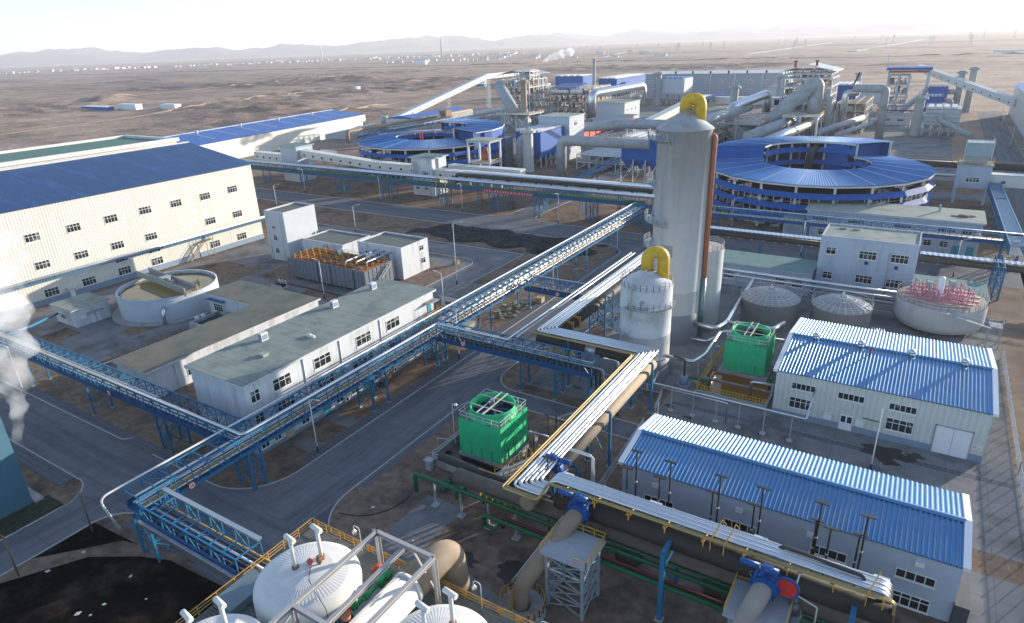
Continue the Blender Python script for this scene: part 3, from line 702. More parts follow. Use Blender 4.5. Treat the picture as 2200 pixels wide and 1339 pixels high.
# -- low L shaped building
t = thing('building', 'low L shaped white building with worn grey felt roof behind the white building', 'building', (-124, 75, 0))
m = MB(); m.poly([(-126.9,55),(-116.4,55),(-116.4,97),(-144.8,97),(-144.8,87.4),(-126.9,87.4)], 0, 5.6); m.build('wall', white_w, t)
m = MB(); m.poly([(-127.4,54.5),(-115.9,54.5),(-115.9,97.5),(-145.3,97.5),(-145.3,86.9),(-127.4,86.9)], 5.6, 6.0); m.build('roof_slab', white_w, t)
m = MB(); m.poly([(-127.3,54.6),(-116.0,54.6),(-116.0,97.4),(-145.2,97.4),(-145.2,87.0),(-127.3,87.0)], 6.0, 6.06); m.build('roof', mat('brown_felt', (0.175, 0.17, 0.135), 0.9, var=0.16, scale=0.3, col2=(0.12,0.14,0.125), c2scale=0.12, seams=(1.1,0), seam_col=(0.14,0.135,0.11)), t)
window(t, 'x+', -116.4, 62.6, 64.4, 1.6, 3.6, 2); MB().tube([(-116.2,60.4,0),(-116.2,60.4,5.5)],0.1,8).build('drainpipe', door_m, t); window(t, 'x-', -144.8, 90, 92.5, 1.4, 3.2, 3)
window(t, 'y-', 87.4, -143.0, -139.6, 1.6, 3.6, 4, fm=frame_m); slab('y-', 87.4, -144.6, -138, 4.6, 4.8, 0, 1.0).build('canopy', steelb, t)
# basin behind it
t = thing('water_basin', 'square concrete basin of dark blue water beside the low L shaped building', 'basin', (-133.5, 83, 0))
m = MB(); m.box(-139.6,-139.1,78.2,86.2,0,2.6); m.box(-130.4,-129.9,78.2,86.2,0,2.6); m.box(-139.1,-130.4,78.2,78.7,0,2.6); m.box(-139.1,-130.4,85.7,86.2,0,2.6)
m.build('wall', conc, t); MB().box(-139.1,-130.4,78.7,85.7,0.1,1.9).build('water', water_b, t)
for k, y in enumerate((81, 82.6)):
    q = solo(MB().cyl(-140.6, y, 0.0, 2.0, 0.35, 12).cyl(-140.6, y, 2.0, 2.8, 0.5, 12), 'motor', 'white vertical motor beside the square dark basin, '+('the nearer of two','the farther of two')[k], 'motor', ackcase, 'motors at the dark basin')
# trench with brown grating frames
t = thing('pipe_trench', 'row of rusty frames over a pipe trench beside the low L shaped building', 'pipe trench', (-133, 66, 0))
m = MB()
for i in range(22):
    y = 54+i*1.12
    for x in (-140.8,-139.4): m.bar((x,y,0),(x,y,1.2),0.09)
    m.bar((-140.8,y,1.2),(-139.4,y,1.2),0.09); m.bar((-140.8,y,0.6),(-139.4,y,0.6),0.07)
    m.bar((-140.8,y,1.2),(-140.8,y+0.7,1.2),0.1)
m.build('frame', steelr, t)
pipe('thin silver pipe lying over the rusty trench frames', [(-138.9,53.5,1.0),(-138.9,77.5,1.0)], 0.16, alu)
pipe('thick silver pipe lying beside the trench against the low building wall', [(-137.2,62,0.3),(-137.2,62,1.4),(-137.2,77.5,1.4)], 0.24, alu)
# -- gate hut
t = house('small square pump hut with green felt roof and white double door by the round clarifier', 'hut', -177.2, -167.6, 66.6, 74.9, 4.6, white_w, felt, ev=0.5, rt=0.3)
slab('x+', -167.6, 70.2, 72.4, 0.05, 2.5, 0.01, 0.08).build('door', door_m, t); slab('x+', -167.6, 71.25, 71.35, 0.05, 2.5, 0.081, 0.09).build('door_gap', dark, t)
slab('x+', -167.6, 69.6, 73.2, 2.9, 3.05, 0, 1.2).build('canopy', conc, t); slab('x+', -167.6, 68.0, 69.2, 1.7, 2.5, 0.01, 0.04).build('notice_board', door_m, t)
window(t, 'y-', 66.6, -174.5, -172, 1.4, 2.8, 3)
pipe('pale blue pipe run from the rack to the small pump hut', [(-160,49.6,6.4),(-166,57,4.6),(-173,65.5,3.2)], 0.28, steelb)
# -- clarifier
CX, CY, CR = -160.0, 86.5, 11.8
t = thing('clarifier', 'round concrete clarifier full of olive water with a steel bridge across', 'clarifier', (CX, CY, 0))
MB().lathe(CX, CY, [(CR+2.0,0),(CR+2.0,0.35),(CR,0.35)], 72, False).build('apron', conc, t)
MB().lathe(CX, CY, [(CR,0.3),(CR,6.0),(CR-0.5,6.0),(CR-0.5,0.5)], 72).build('wall', concw, t)
MB().lathe(CX, CY, [(CR-0.5,5.25),(0.01,5.25)], 72, False).build('water', water_y, t)
MB().lathe(CX, CY, [(CR-0.9,5.3),(CR-0.9,5.6),(CR-1.05,5.6),(CR-1.05,5.3)], 72).build('weir', conc, t)
bt = m = MB(); dv = Vector((0.73, -0.03, 0)).normalized(); dv = Vector((math.cos(R(-6)), math.sin(R(-6)), 0)); sv = Vector((-dv.y, dv.x, 0)); c0 = Vector((CX, CY, 0))
for s_ in (-1.6, 1.6):
    a = c0-dv*(CR+1.0)+sv*s_; b_ = c0+dv*(CR+0.6)+sv*s_; m.bar((a.x,a.y,7.1),(b_.x,b_.y,7.1),0.12,1.5)
    for i in range(13):
        p = a+(b_-a)*i/12; m.bar((p.x,p.y,6.3),(p.x,p.y,7.9),0.22)
a = c0-dv*(CR+1.0); b_ = c0+dv*(CR+0.6); m.bar((a.x,a.y,6.45),(b_.x,b_.y,6.45),3.0,0.12)
m.build('bridge', mat('bridge_grey', (0.30,0.31,0.29), 0.7, var=0.1), t)
m = MB(); m.box(CX-1.4,CX+0.6,CY-1.2,CY+1.2,7.9,8.05); m.cyl(CX+1.2,CY,6.5,8.0,0.5,12); m.box(CX+1.9,CX+3.2,CY-0.5,CY+0.5,6.5,7.5); m.build('drive', steelg, t)
m = MB(); rail_pts(m, [(CX+CR-2,CY-3,6.1),(CX+CR+1.5,CY-3.4,6.1),(CX+CR+1.5,CY+0.8,6.1)], 1.2); m.build('railing', yrail, t)
stair('steep steel stair climbing the wall of the round clarifier', CX+CR-2.5, CX+CR-1.3, 75.5, 79.5, 0.2, 6.0, steelg) if 0 else None
pipe('short bright silver pipe standing against the clarifier wall', [(-149.2,77.8,0.3),(-149.6,78.3,3.4),(-150.6,79.2,3.9)], 0.4, alu)

# -- tall stair tower block, middle block, right block
t = house('tall narrow grey block with three windows beside the filter modules', 'building', -169.9, -161.2, 126.4, 138.8, 15.5, grey_w, feltd, parapet=0.5)
for z in (2.2,6.3,10.0): window(t, 'y-', 126.4, -167.2, -165.6, z, z+(1.7 if z < 9 else 1.1), 2)
for x in (-169.0, -163.2): MB().tube([(x,126.25,0),(x,126.25,14.8)],0.09,8).build('drainpipe', door_m, t)
pipe('green vertical tank standing at the foot of the tall grey block', [(-160.6,138,3.0),(-160.6,138,7.0)], 0.35, greenp)
t = house('lower white middle block with brown felt roof between the tall block and right block', 'building', -158.5, -141.0, 129.6, 141.3, 7.1, white_w, feltd, parapet=0.4)
t = house('white cubic block with dark felt roof, small windows and lit end wall', 'building', -134.6, -118.3, 129.4, 141.0, 9.2, white_w, feltd, parapet=0.5)
window(t, 'x+', -118.3, 137.0, 138.9, 6.2, 7.7, 2); window(t, 'x+', -118.3, 137.2, 139.3, 2.3, 4.0, 2)
for x in (-131.0,-126.8,-123.6): window(t, 'y-', 129.4, x-0.8, x+0.8, 5.4, 6.9, 2, 0)
window(t, 'y-', 129.4, -123.6, -121.6, 1.4, 3.3, 2)
for x in (-133.2,-128.6,-125): MB().tube([(x,129.25,0),(x,129.25,7.9)],0.09,8).build('drainpipe', door_m, t)
# modules
def module(x0, x1, y0, y1, lab, stairs=False):
    t = thing('filter_module', lab, 'filter tank', ((x0+x1)/2,(y0+y1)/2,0), 'grey filter modules')
    m = MB(); h = 6.3; z0 = 0.9; e = 0.25
    m.box(x0,x1,y0,y0+e,z0,h); m.box(x0,x1,y1-e,y1,z0,h); m.box(x0,x0+e,y0+e,y1-e,z0,h); m.box(x1-e,x1,y0+e,y1-e,z0,h); m.box(x0,x1,y0,y1,z0-0.1,z0)
    n = max(2, round((x1-x0)/1.5))
    for i in range(n+1):
        x = x0+(x1-x0)*i/n; m.bar((x,y0-0.04,z0),(x,y0-0.04,h),0.14,0.14)
    for z in (2.2,3.6,5.0,h-0.05): m.box(x0-0.09,x1+0.09,y0-0.1,y0-0.003,z-0.06,z+0.06); m.box(x1+0.003,x1+0.1,y0,y1,z-0.06,z+0.06)
    n = max(2, round((y1-y0)/1.5))
    for i in range(n+1): m.bar((x1+0.04,y0+(y1-y0)*i/n,z0),(x1+0.04,y0+(y1-y0)*i/n,h),0.14)
    m.build('shell', modg, t)
    m = MB()
    for x in (x0+0.5,(x0+x1)/2,x1-0.5):
        for y in (y0+0.4, y1-0.4): m.bar((x,y,0),(x,y,z0-0.1),0.25)
    each(m, 'foot', modg, t)
    MB().box(x0+e,x1-e,y0+e,y1-e,z0,4.9).build('media', dark, t)
    m = MB()
    for i in range(int((x1-x0-0.8)/1.0)): 
        x = x0+0.6+i*1.0; m.bar((x,y0+0.3,h-0.45),(x,y1-0.3,h-0.45),0.35,0.6)
    each(m, 'trough', orust, t)
    m = MB()
    for i in range(int((y1-y0)/1.1)):
        y = y0+0.8+i*1.1
        if i % 3: m.tube([(x0+0.4,y,h+0.15),(x1-0.4,y,h+0.15)],0.1,6)
        for k in range(int((x1-x0)/1.4)):
            if (i+k) % 2: x = x0+0.7+k*1.4; m.tube([(x,y,h-0.3),(x,y,h+0.6)],0.12,6); m.sphere(x,y,h+0.6,0.2,6)
    m.build('pipework', yrail, t)
    m = MB(); rail_pts(m, [(x0,y1-0.2,h),(x1,y1-0.2,h)], 1.0, 1.6); m.build('railing', steelg, t)
    return t
module(-149.0,-137.6,116.0,126.5,'grey panelled filter module with orange troughs, leftmost of the row')
module(-137.0,-132.6,116.0,126.5,'narrow grey filter module, second of the row from the left')
module(-132.0,-124.0,116.0,126.5,'grey panelled filter module with a single orange trough, third of the row')
t = module(-123.4,-119.6,116.0,127.0,'grey filter module with steel stair and lit end wall, rightmost of the row')
stair('steel stair down the lit end wall of the rightmost filter module', -119.3, -118.4, 117.0, 125.0, 0.0, 6.0, steelg)
for i, (x, z) in enumerate(((-127.5,7.6),(-124.6,7.6),(-121.9,7.6))):
    pipe('silver pipe from the white block over the filter modules, '+('left','middle','right')+' of three' if 0 else 'silver pipe from the white block across the filter modules, '+('leftmost','middle','rightmost')[i]+' of three', [(x,129.2,z),(x,117.5+i,z),(x,117.5+i,6.6)], 0.2, alud, group='pipes over the filter modules')
for i, (x, y) in enumerate(((-136.2,124),(-126.0,124.5))):
    m = MB(); m.cyl(x,y,6.3,7.4,0.6,12); m.box(x-0.8,x+0.8,y-0.3,y+0.3,7.4,7.9); m.cyl(x+0.9,y,7.4,8.6,0.3,10)
    solo(m, 'motor', 'pale motor unit on top of the filter modules, '+('left one','right one')[i], 'motor', ackcase, 'motors on the filter modules')
m = MB(); m.box(-147.6,-143.2,107.9,110.6,0.03,0.35); solo(m, 'pump_slab', 'small concrete pad with pumps in front of the left filter module', 'pad', conc)
t = thing('pump_set', 'cluster of dark pumps with white hoops before the left filter module', 'pump', (-145.4,109.2,0.35))
m = MB()
for k in range(3): m.tube([(-146.8+k*1.3,108.6,0.7),(-146.8+k*1.3,110,0.7)],0.3,10)
m.build('casing', dark, t); m = MB()
for k in range(3): m.tube(bend([(-146.8+k*1.3,110,0.4),(-146.8+k*1.3,110,2.0),(-146.2+k*1.3,110,2.0),(-146.2+k*1.3,110,0.4)],0.3),0.09,8)
rail_pts(m, [(-147.4,108,0.35),(-143.4,108,0.35)], 0.8); m.build('hoop', door_m, t)
# low shed between road and rack, tank pit
t = house('low white shed with dark felt roof under the rack near the road bend', 'shed', -95.6, -86.6, 117.2, 127.2, 3.6, white_w, feltd, ev=0.4)
window(t, 'y-', 117.2, -94.6, -92.4, 1.2, 2.4, 2)
m = MB(); m.box(-86,-82,108.5,112,0.0,1.0); m.box(-86.2,-81.8,108.3,112.2,1.0,1.15)
solo(m, 'concrete_tank', 'low pale concrete box under the blue rack by the road', 'concrete box', conc)
# debris heap
m = MB()
for k in range(70):
    a = random.random()*6.28; d_ = random.random()**0.6; x = -79.5+3.0*d_*math.cos(a); y = 124+7.5*d_*math.sin(a); s_ = 0.15+random.random()*0.35
    m.bar((x-s_,y,0.1+random.random()*0.5),(x+s_,y+random.uniform(-.5,.5),0.1+random.random()*0.5), s_*1.2, s_*0.5)
m.build('rubble', mat('rubble', (0.33,0.35,0.30), 0.9, var=0.5, scale=1.5, col2=(0.10,0.22,0.14), c2scale=0.9), kind='stuff')
m = MB(); m.box(-76.9,-75.2,131.0,132.6,0.05,1.25); m.box(-77,-75.1,130.9,132.7,1.25,1.33); solo(m, 'crate', 'pale plywood crate beside the rubble heap near the road', 'crate', mat('plywood',(0.42,0.33,0.20),0.8))
m = MB(); m.box(-113.8,-112.3,146.2,147.6,0.05,1.3); m.box(-113.9,-112.2,146.1,147.7,1.3,1.38); solo(m, 'crate', 'brown wooden crate standing on the soil inside the loop road', 'crate', mat('wood',(0.25,0.17,0.09),0.8))
m = MB()
for k in range(26):
    a = random.random()*3.14; x = -78+random.uniform(-2.3,2.3); y = 107+random.uniform(-2,2); m.bar((x-math.cos(a),y-math.sin(a),0.1+random.random()*0.4),(x+math.cos(a),y+math.sin(a),0.1+random.random()*0.4),0.12)
m.build('scrap_wood', mat('scrap', (0.36,0.25,0.15), 0.9, var=0.4, scale=2), kind='stuff')

# ================================================================ PIPE RACKS
rack('long blue truss rack beside the main road from the bottom crossing to the green rack', 'y', 31, 204, -79.6, -76.1, 6.6, 9.3, 2.4, legs=(72, 75.8, 110, 127, 141, 158.3, 180.8), towers=((46.5,48.6),(90.8,93.6)), group=None)
rack('blue truss rack crossing left over the side road with teal top struts', 'x', -166, -80, 46.4, 49.6, 6.6, 9.3, 2.4, legs=(-163, -144, -120.6), towers=((-99.2,-96.6),), group=None)
rack('short blue truss rack crossing the main road towards the silver tank', 'x', -76, -42.6, 90.9, 94.0, 6.3, 9.1, 2.3, legs=(-57, -49.8, -43.0), group=None)
rack('short blue rack branching right from the road rack above the rubble heap', 'x', -76, -61.5, 124.5, 127.5, 5.6, 8.2, 2.3, legs=(-62,), group=None)
rack('pale blue truss rack slanting down to the white tanks in the lower left', 'x', -76, -57, 30.7, 34.0, 6.2, 8.6, 2.4, legs=(), towers=((-78.2,-74.8),), group=None)
rack('long green and blue truss rack carrying green pipes behind the far road', 'x', -292, -77, 206.8, 210.6, 7.4, 10.6, 3.0, legs=(-273,-246.8), towers=((-224,-219),(-196,-191),(-166.5,-162),(-141,-137),(-120.8,-118.4),(-99.8,-97),(-80,-77)), group=None, leg=0.34)
rack('long blue truss rack right of the tower running to the diagonal conveyor', 'x', -57, 25, 207.5, 210.8, 6.6, 9.2, 2.7, legs=(-56.8,-54.3,-27,-5), towers=((20.6,24.4),), group=None)
stair('dark steel stair down from the right hand rack beside the green roofed annex', -38.5, -37.3, 212.2, 206.5, 0, 6.2, steelg) if 0 else None

def lines(label, pts, offs, rads, m, axis, ex=None, group=None):
    """several parallel pipes, each a thing: offs = list of (sideways, dz, silver?)"""
    for i, (o_, dz) in enumerate(offs):
        P = [(x+(o_ if 'x' in axis else 0)*sx, y+(o_ if 'y' in axis else 0)*sy, z+dz) for (x,y,z,sx,sy) in pts]
        nm = ('outermost', 'second', 'third', 'fourth', 'fifth', 'sixth', 'seventh', 'eighth', 'ninth', 'tenth')[i]
        pipe(label.replace('@', nm), P, rads[i % len(rads)], m[i % len(m)], rad=0.6, group=group or label.replace('@ ', '').replace('@', ''))
# top silver pipe along rack A and left rack
pipe('thick silver insulated pipe along the top road side edge of the long blue rack', [(-166,46.2,9.9),(-75.9,46.2,9.9),(-75.9,91.0,9.9),(-61.2,91.0,9.9)] , 0.27, alu, rad=0.8)
pipe('thin silver pipe beside the thick one along the left crossing rack', [(-166,47.0,9.65),(-98,47.0,9.65)], 0.16, alud)
pipe('slim grey conduit on the long blue rack edge, bent down at its end', [(-79.2,29.2,4.6),(-80.0,28.2,9.6),(-79.9,31.5,9.7),(-79.9,203,9.7)], 0.15, steelw, rad=1.2)
# inner pipes of rack A
for i, (x, z, r, m_) in enumerate(((-76.7,7.2,0.17,alud),(-77.3,7.2,0.13,yrail),(-77.8,7.2,0.13,alud),(-78.4,7.3,0.17,alu),(-79.0,7.25,0.14,steelw),(-77.0,8.5,0.15,alud),(-78.0,8.55,0.2,alu))):
    pipe('%s pipe lying inside the long blue road rack, %s' % (('thin silver','thin yellow','slim silver','bright silver','white','upper silver','upper bright silver')[i], ('nearest the road','second from the road','third from the road','fourth from the road','nearest the buildings','on the road side','in the middle')[i]), [(x,31.5,z),(x,203,z)], r, m_, group='pipes in the long road rack', n=8)
# insulation boxes along rack A (pale segmented cable tray)
m = MB()
for i in range(45): m.box(-78.9,-77.6,95+i*2.35,96.9+i*2.35,8.72,8.86); m.box(-78.6,-77.9,95+i*2.35+0.5,95.9+i*2.35+0.5,8.86,9.0)
solo(m, 'cable_tray', 'pale segmented tray covers running along the far half of the long blue rack', 'cable tray', alud)
for i, (y, z, r, m_) in enumerate(((47.3,7.2,0.16,alud),(47.9,7.2,0.13,steelw),(48.5,7.2,0.15,alu),(49.0,7.25,0.12,yrail))):
    pipe('pipe inside the left crossing rack, %s' % ('silver, on the near side','white, second from the near side','bright silver, third from the near side','yellow, on the far side')[i], [(-166,y,z),(-80,y,z)], r, m_, group='pipes in the left crossing rack', n=8)
for i, (y, z, r, m_) in enumerate(((91.5,6.9,0.16,blackp),(92.1,6.9,0.16,blackp),(92.8,7.0,0.2,blackp),(93.4,7.0,0.14,steelw),(91.6,8.6,0.15,steelw),(92.4,8.4,0.12,alud))):
    pts = [(-76,y,z),(-42.8+i*0.5,y,z),(-42.8+i*0.5,y,4.2)] if i < 4 else [(-76,y,z),(-43,y,z)]
    pipe('%s in the rack crossing the main road' % ('black pipe, nearest the camera,','black pipe, second from the camera,','thick black pipe, third from the camera,','pale pipe on the far side','upper white pipe','upper grey pipe')[i], pts, r, m_, rad=0.8, group='pipes in the rack crossing the main road', n=8)
for i, (y, r, m_) in enumerate(((125.2,0.17,blackp),(125.9,0.17,blackp),(126.6,0.17,steelw))):
    pipe('%s pipe in the short rack above the rubble heap' % ('near black','middle black','far white')[i], [(-76,y,6.1),(-60.6+i*0.4,y,6.1),(-60.6+i*0.4,y,2.0)], r, m_, rad=0.7, group='pipes in the short rack', n=8)
pipe('thin white pipe reaching over the road from the short rack to the bundle', [(-79,127.7,8.5),(-56,127.7,8.5)], 0.1, steelw)
for i, (y, r, m_) in enumerate(((31.2,0.15,blackp),(31.8,0.15,blackp),(32.4,0.17,alud),(33.0,0.15,blackp),(33.6,0.12,yrail))):
    pipe('%s pipe in the pale blue rack leading to the white tanks' % ('nearest black','second black','middle silver','fourth black','far yellow')[i], [(-76.5,y,6.8),(-55,y,6.8)], r, m_, group='pipes in the rack to the white tanks', n=8)
m = MB(); m.box(-76,-57,33.7,34.3,8.75,9.05); m.box(-76,-57,30.0,30.45,5.9,6.5); solo(m, 'cable_tray', 'grey cable tray edging the pale blue rack to the white tanks', 'cable tray', alud)
# green rack pipes
for i, (y, z, r, m_) in enumerate(((207.6,8.3,0.45,greenp),(208.8,8.3,0.45,greenp),(209.9,8.3,0.4,greenp),(207.3,10.95,0.28,alu),(208.3,10.95,0.22,alud),(209.3,10.95,0.3,alu),(210.2,10.95,0.2,alu))):
    pipe('%s of the long rack behind the far road' % ('near green pipe','middle green pipe','far green pipe','near silver pipe on top','second silver pipe on top','third silver pipe on top','far silver pipe on top')[i], [(-292,y,z),(-58 if i>2 else -79,y,z)], r, m_, group='pipes on the long green rack', n=8)
m = MB(); m.box(-143.5,-121,206.3,206.5,7.5,8.5)
bnr = solo(m, 'banner', 'red banner with pale characters hung on the long green rack', 'banner', road_red)
m = MB()
for i in range(18):
    x = -142.8+i*1.2
    for (a, b_, c, d) in ((0,0.05,0.55,0.13),(0,0.35,0.55,0.43),(0.22,0.0,0.32,0.6),(0.0,0.6,0.55,0.68)):
        if (i*7+int(a*10+b_*10)) % 3: m.box(x+a, x+c, 206.24, 206.28, 7.65+b_, 7.65+d)
        else: m.box(x+a, x+a+0.09, 206.24, 206.28, 7.65, 8.3)
ob = m.build('lettering', frame_m, bnr); ob.location = -bnr.location; 
m = MB()
for a in (0,1): pass
m.tube(bend([(-166,206.2,7.0),(-166,206.2,11.6),(-161.5,206.2,11.6),(-161.5,206.2,7.0),(-166,206.2,7.0)],0.7), 0.14, 8)
solo(m, 'pipe_loop', 'square yellow pipe loop on the long green rack', 'pipe', yellow)
# pipes in the right rack
for i, (y, z, r, m_) in enumerate(((208.0,7.2,0.15,yrail),(208.8,7.2,0.2,alud),(209.6,7.2,0.15,yrail),(210.2,7.2,0.18,steelw),(209.0,9.4,0.16,alu))):
    pipe('%s pipe in the blue rack right of the tower' % ('near yellow','second silver','third yellow','far white','top silver')[i], [(-57,y,z),(25,y,z)], r, m_, group='pipes in the right hand rack', n=8)

# ---------------------------------------------------------------- black pipelines with corrugated covers
def big_line(label, x0, x1, y, z, r, m_, cover=True, legs=(), cov_z=None, lm=None):
    t = thing('pipeline', label, 'pipeline', ((x0+x1)/2, y, 0))
    MB().tube([(x0,y,z),(x1,y,z)], r, 20).build('pipe', m_, t)
    if cover:
        k = MB(); n = int((x1-x0)/0.6); V = []; zc = z+r+0.55
        for i in range(n+1):
            x = x0+(x1-x0)*i/n; dz = 0.12 if i % 2 else 0
            V += [(x,y-0.85,zc+dz),(x,y+0.85,zc+dz+0.25)]
        F = [(2*i,2*i+2,2*i+3,2*i+1) for i in range(n)]
        k.add(V, F); V2 = [(a,b_,c-0.1) for a,b_,c in V]; k.add(V2, [f[::-1] for f in F]); k.build('cover', alu, t)
        for i in range(int((x1-x0)/3.2)):
            b_ = MB(); x = x0+1+i*3.2; b_.bar((x,y-0.8,z+r+0.5),(x,y+0.8,z+r+0.5),0.1); b_.bar((x,y,z+r-0.05),(x,y,z+r+0.5),0.1)
            b_.box(x-0.3,x+0.3,y-0.35,y+0.35,z-r-0.2,z-r+0.15); b_.build('bracket', steelg, t)
    for x in legs:
        g = MB()
        for q in (-1.3,1.3): g.bar((x,y+q,0),(x,y+q,z-r),0.25)
        g.bar((x,y-1.6,z-r-0.1),(x,y+1.6,z-r-0.1),0.3); xbrace(g,(x,y-1.3,0),(x,y+1.3,0),0.3,z-r-0.2,1,0.12); g.build('leg', lm or steelb, t)
    return t
t = big_line('fat black pipeline with a bright ribbed cover behind the green rack', -158, -78, 213.5, 11.6, 0.75, blackp, legs=(-150,-135,-120,-105,-90))
MB().tube(bend([(-157.9,213.5,11.6),(-161.0,213.5,11.6),(-161.0,213.5,7.5)],1.2),0.75,18).build('elbow', blackp, t)
t = big_line('black pipeline with ribbed cover between tower and blue grey building', -56, -19.5, 190, 6.2, 0.8, blackp, legs=(-50,-36.5,-25))
t = big_line('dark pipeline with pale ribbed cover right of the blue grey building', 2.5, 45, 190, 5.4, 0.85, mat('brown_black_pipe',(0.085,0.075,0.065),0.7,var=0.2), legs=())
g = MB(); lattice_tower(g, 18.3, 19.6, 180.8, 191.8, 0, 8.0, 3, 0.35, 0.14); g.build('leg', steelb, t)

# silver pipe pair in front of the annexes
for i, (y, z, r) in enumerate(((158.6,6.0,0.38),(156.8,5.4,0.25),(157.6,5.2,0.2),(155.6,4.6,0.16))):
    pipe('%s silver pipe running from the tower past the domed tanks' % ('thickest','second','third','thinnest front')[i], [(-42,y,z),(-0.8,y,z)], r, alu, group='silver pipes behind the domed tanks')
t = thing('pipe_rack', 'grey steel rack carrying silver pipes behind the domed tanks', 'pipe rack', (-20,157,0)); m = MB()
for x in range(-41, 0, 6):
    for y in (155.2,159.3): m.bar((x,y,0),(x,y,5.3),0.2)
    m.bar((x,155,5.1),(x,159.5,5.1),0.2); m.bar((x,155.2,2.5),(x,159.3,2.5),0.12)
for y in (155.2,159.3): m.bar((-42,y,4.9),(-1,y,4.9),0.16); m.bar((-42,y,2.6),(-1,y,2.6),0.1)
m.build('frame', steelg, t)

# ================================================================ LIGHT BLUE BUILDINGS, RIGHT
t = house('tall pale blue building with pale felt roof and white windows above the tanks', 'building', -18.8, 2.0, 170.6, 183.2, 14.0, pale_w, felts, ev=0.0, rt=0.0, parapet=0.35)
for (xa, xb, za, zb, n) in ((-17.3,-15.1,9.5,11.3,2),(-10.0,-6.3,9.2,11.2,4),(-3.3,0.3,9.2,11.2,4),(-17.3,-15.1,3.2,5.0,2),(-10.0,-6.4,3.2,5.2,4),(-3.4,0.2,3.1,5.1,4)):
    window(t, 'y-', 170.6, xa, xb, za, zb, n, 0.36, thick=0.085)
for x, z in ((-8.2,8.0),(-1.9,7.7),(-3.5,2.2)): slab('y-', 170.6, x-0.35, x+0.35, z, z+0.7, 0.0, 0.35).build('wall_box', navy, t)
MB().tube([(-3.6,170.4,0),(-3.6,170.4,11.5)],0.14,8).build('drainpipe', steelg, t)
for x in (-15,-12): MB().box(x-0.8,x+0.8,179.6,180.4,13.75,14.0).build('hatch', felts, t)
t = house('low teal roofed annex left of the tall pale blue building', 'building', -50, -19.3, 164.6, 175, 5.9, pale_w, teal, ev=0.4)
for x in (-42,-38.5,-26,-22): window(t, 'y-', 164.6, x-1.2, x+1.2, 1.9, 3.6, 3, 0)
t = house('low teal roofed annex behind the pink piped tank', 'building', 2.2, 15.8, 162.8, 174, 5.9, pale_w, teal, ev=0.4)
t = house('long pale roofed building with six windows behind the blue rack', 'building', -28.8, 16.2, 216.4, 231.5, 9.6, pale_w, felts, ev=0.6, rt=0.4)
for x in (-27,-17,-4.8,6.0) : window(t, 'y-', 216.4, x-0.2, x+4.2, 6.2, 8.0, 5, 0.34, thick=0.085)
window(t, 'y-', 216.4, 11.7, 14.0, 6.0, 7.8, 3, 0.34, thick=0.085); window(t, 'y-', 216.4, -25, -22.5, 1.8, 3.6, 3); window(t, 'y-', 216.4, 3, 5, 1.8, 3.6, 2); window(t, 'y-', 216.4, 7.0, 9.0, 1.8, 3.6, 2)
for x in (11.0,14.4): slab('y-', 216.4, x-0.9, x+0.9, 0.05, 2.6, 0, 0.08).build('door', doort, t)
for x in (-22.5,-5.5,8,15.9): MB().tube([(x,216.2,0),(x,216.2,9.0)],0.1,8).build('drainpipe', door_m, t)
for x, y in ((-13.2,226.5),(5.6,226.8)): MB().box(x-0.3,x+0.3,y-0.3,y+0.3,9.65,11.6).build('chimney', felts, t)
m = MB(); m.sphere(11.5,222.5,9.6,1.7,12,0.35).sphere(13.4,223.4,9.6,1.3,12,0.3).sphere(9.4,222.2,9.6,1.1,12,0.3); solo(m, 'dirt_pile', 'brown dirt pile on the long pale roof', 'dirt pile', dirt)
t = house('small teal roofed annex at the left end of the long pale roofed building', 'building', -35.5, -29.5, 217.5, 226, 6.4, pale_w, teal, ev=0.3)
stair('dark steel stair on the front of the small teal roofed annex', -33.5, -32.3, 211.5, 217, 0, 3.4, steelg)

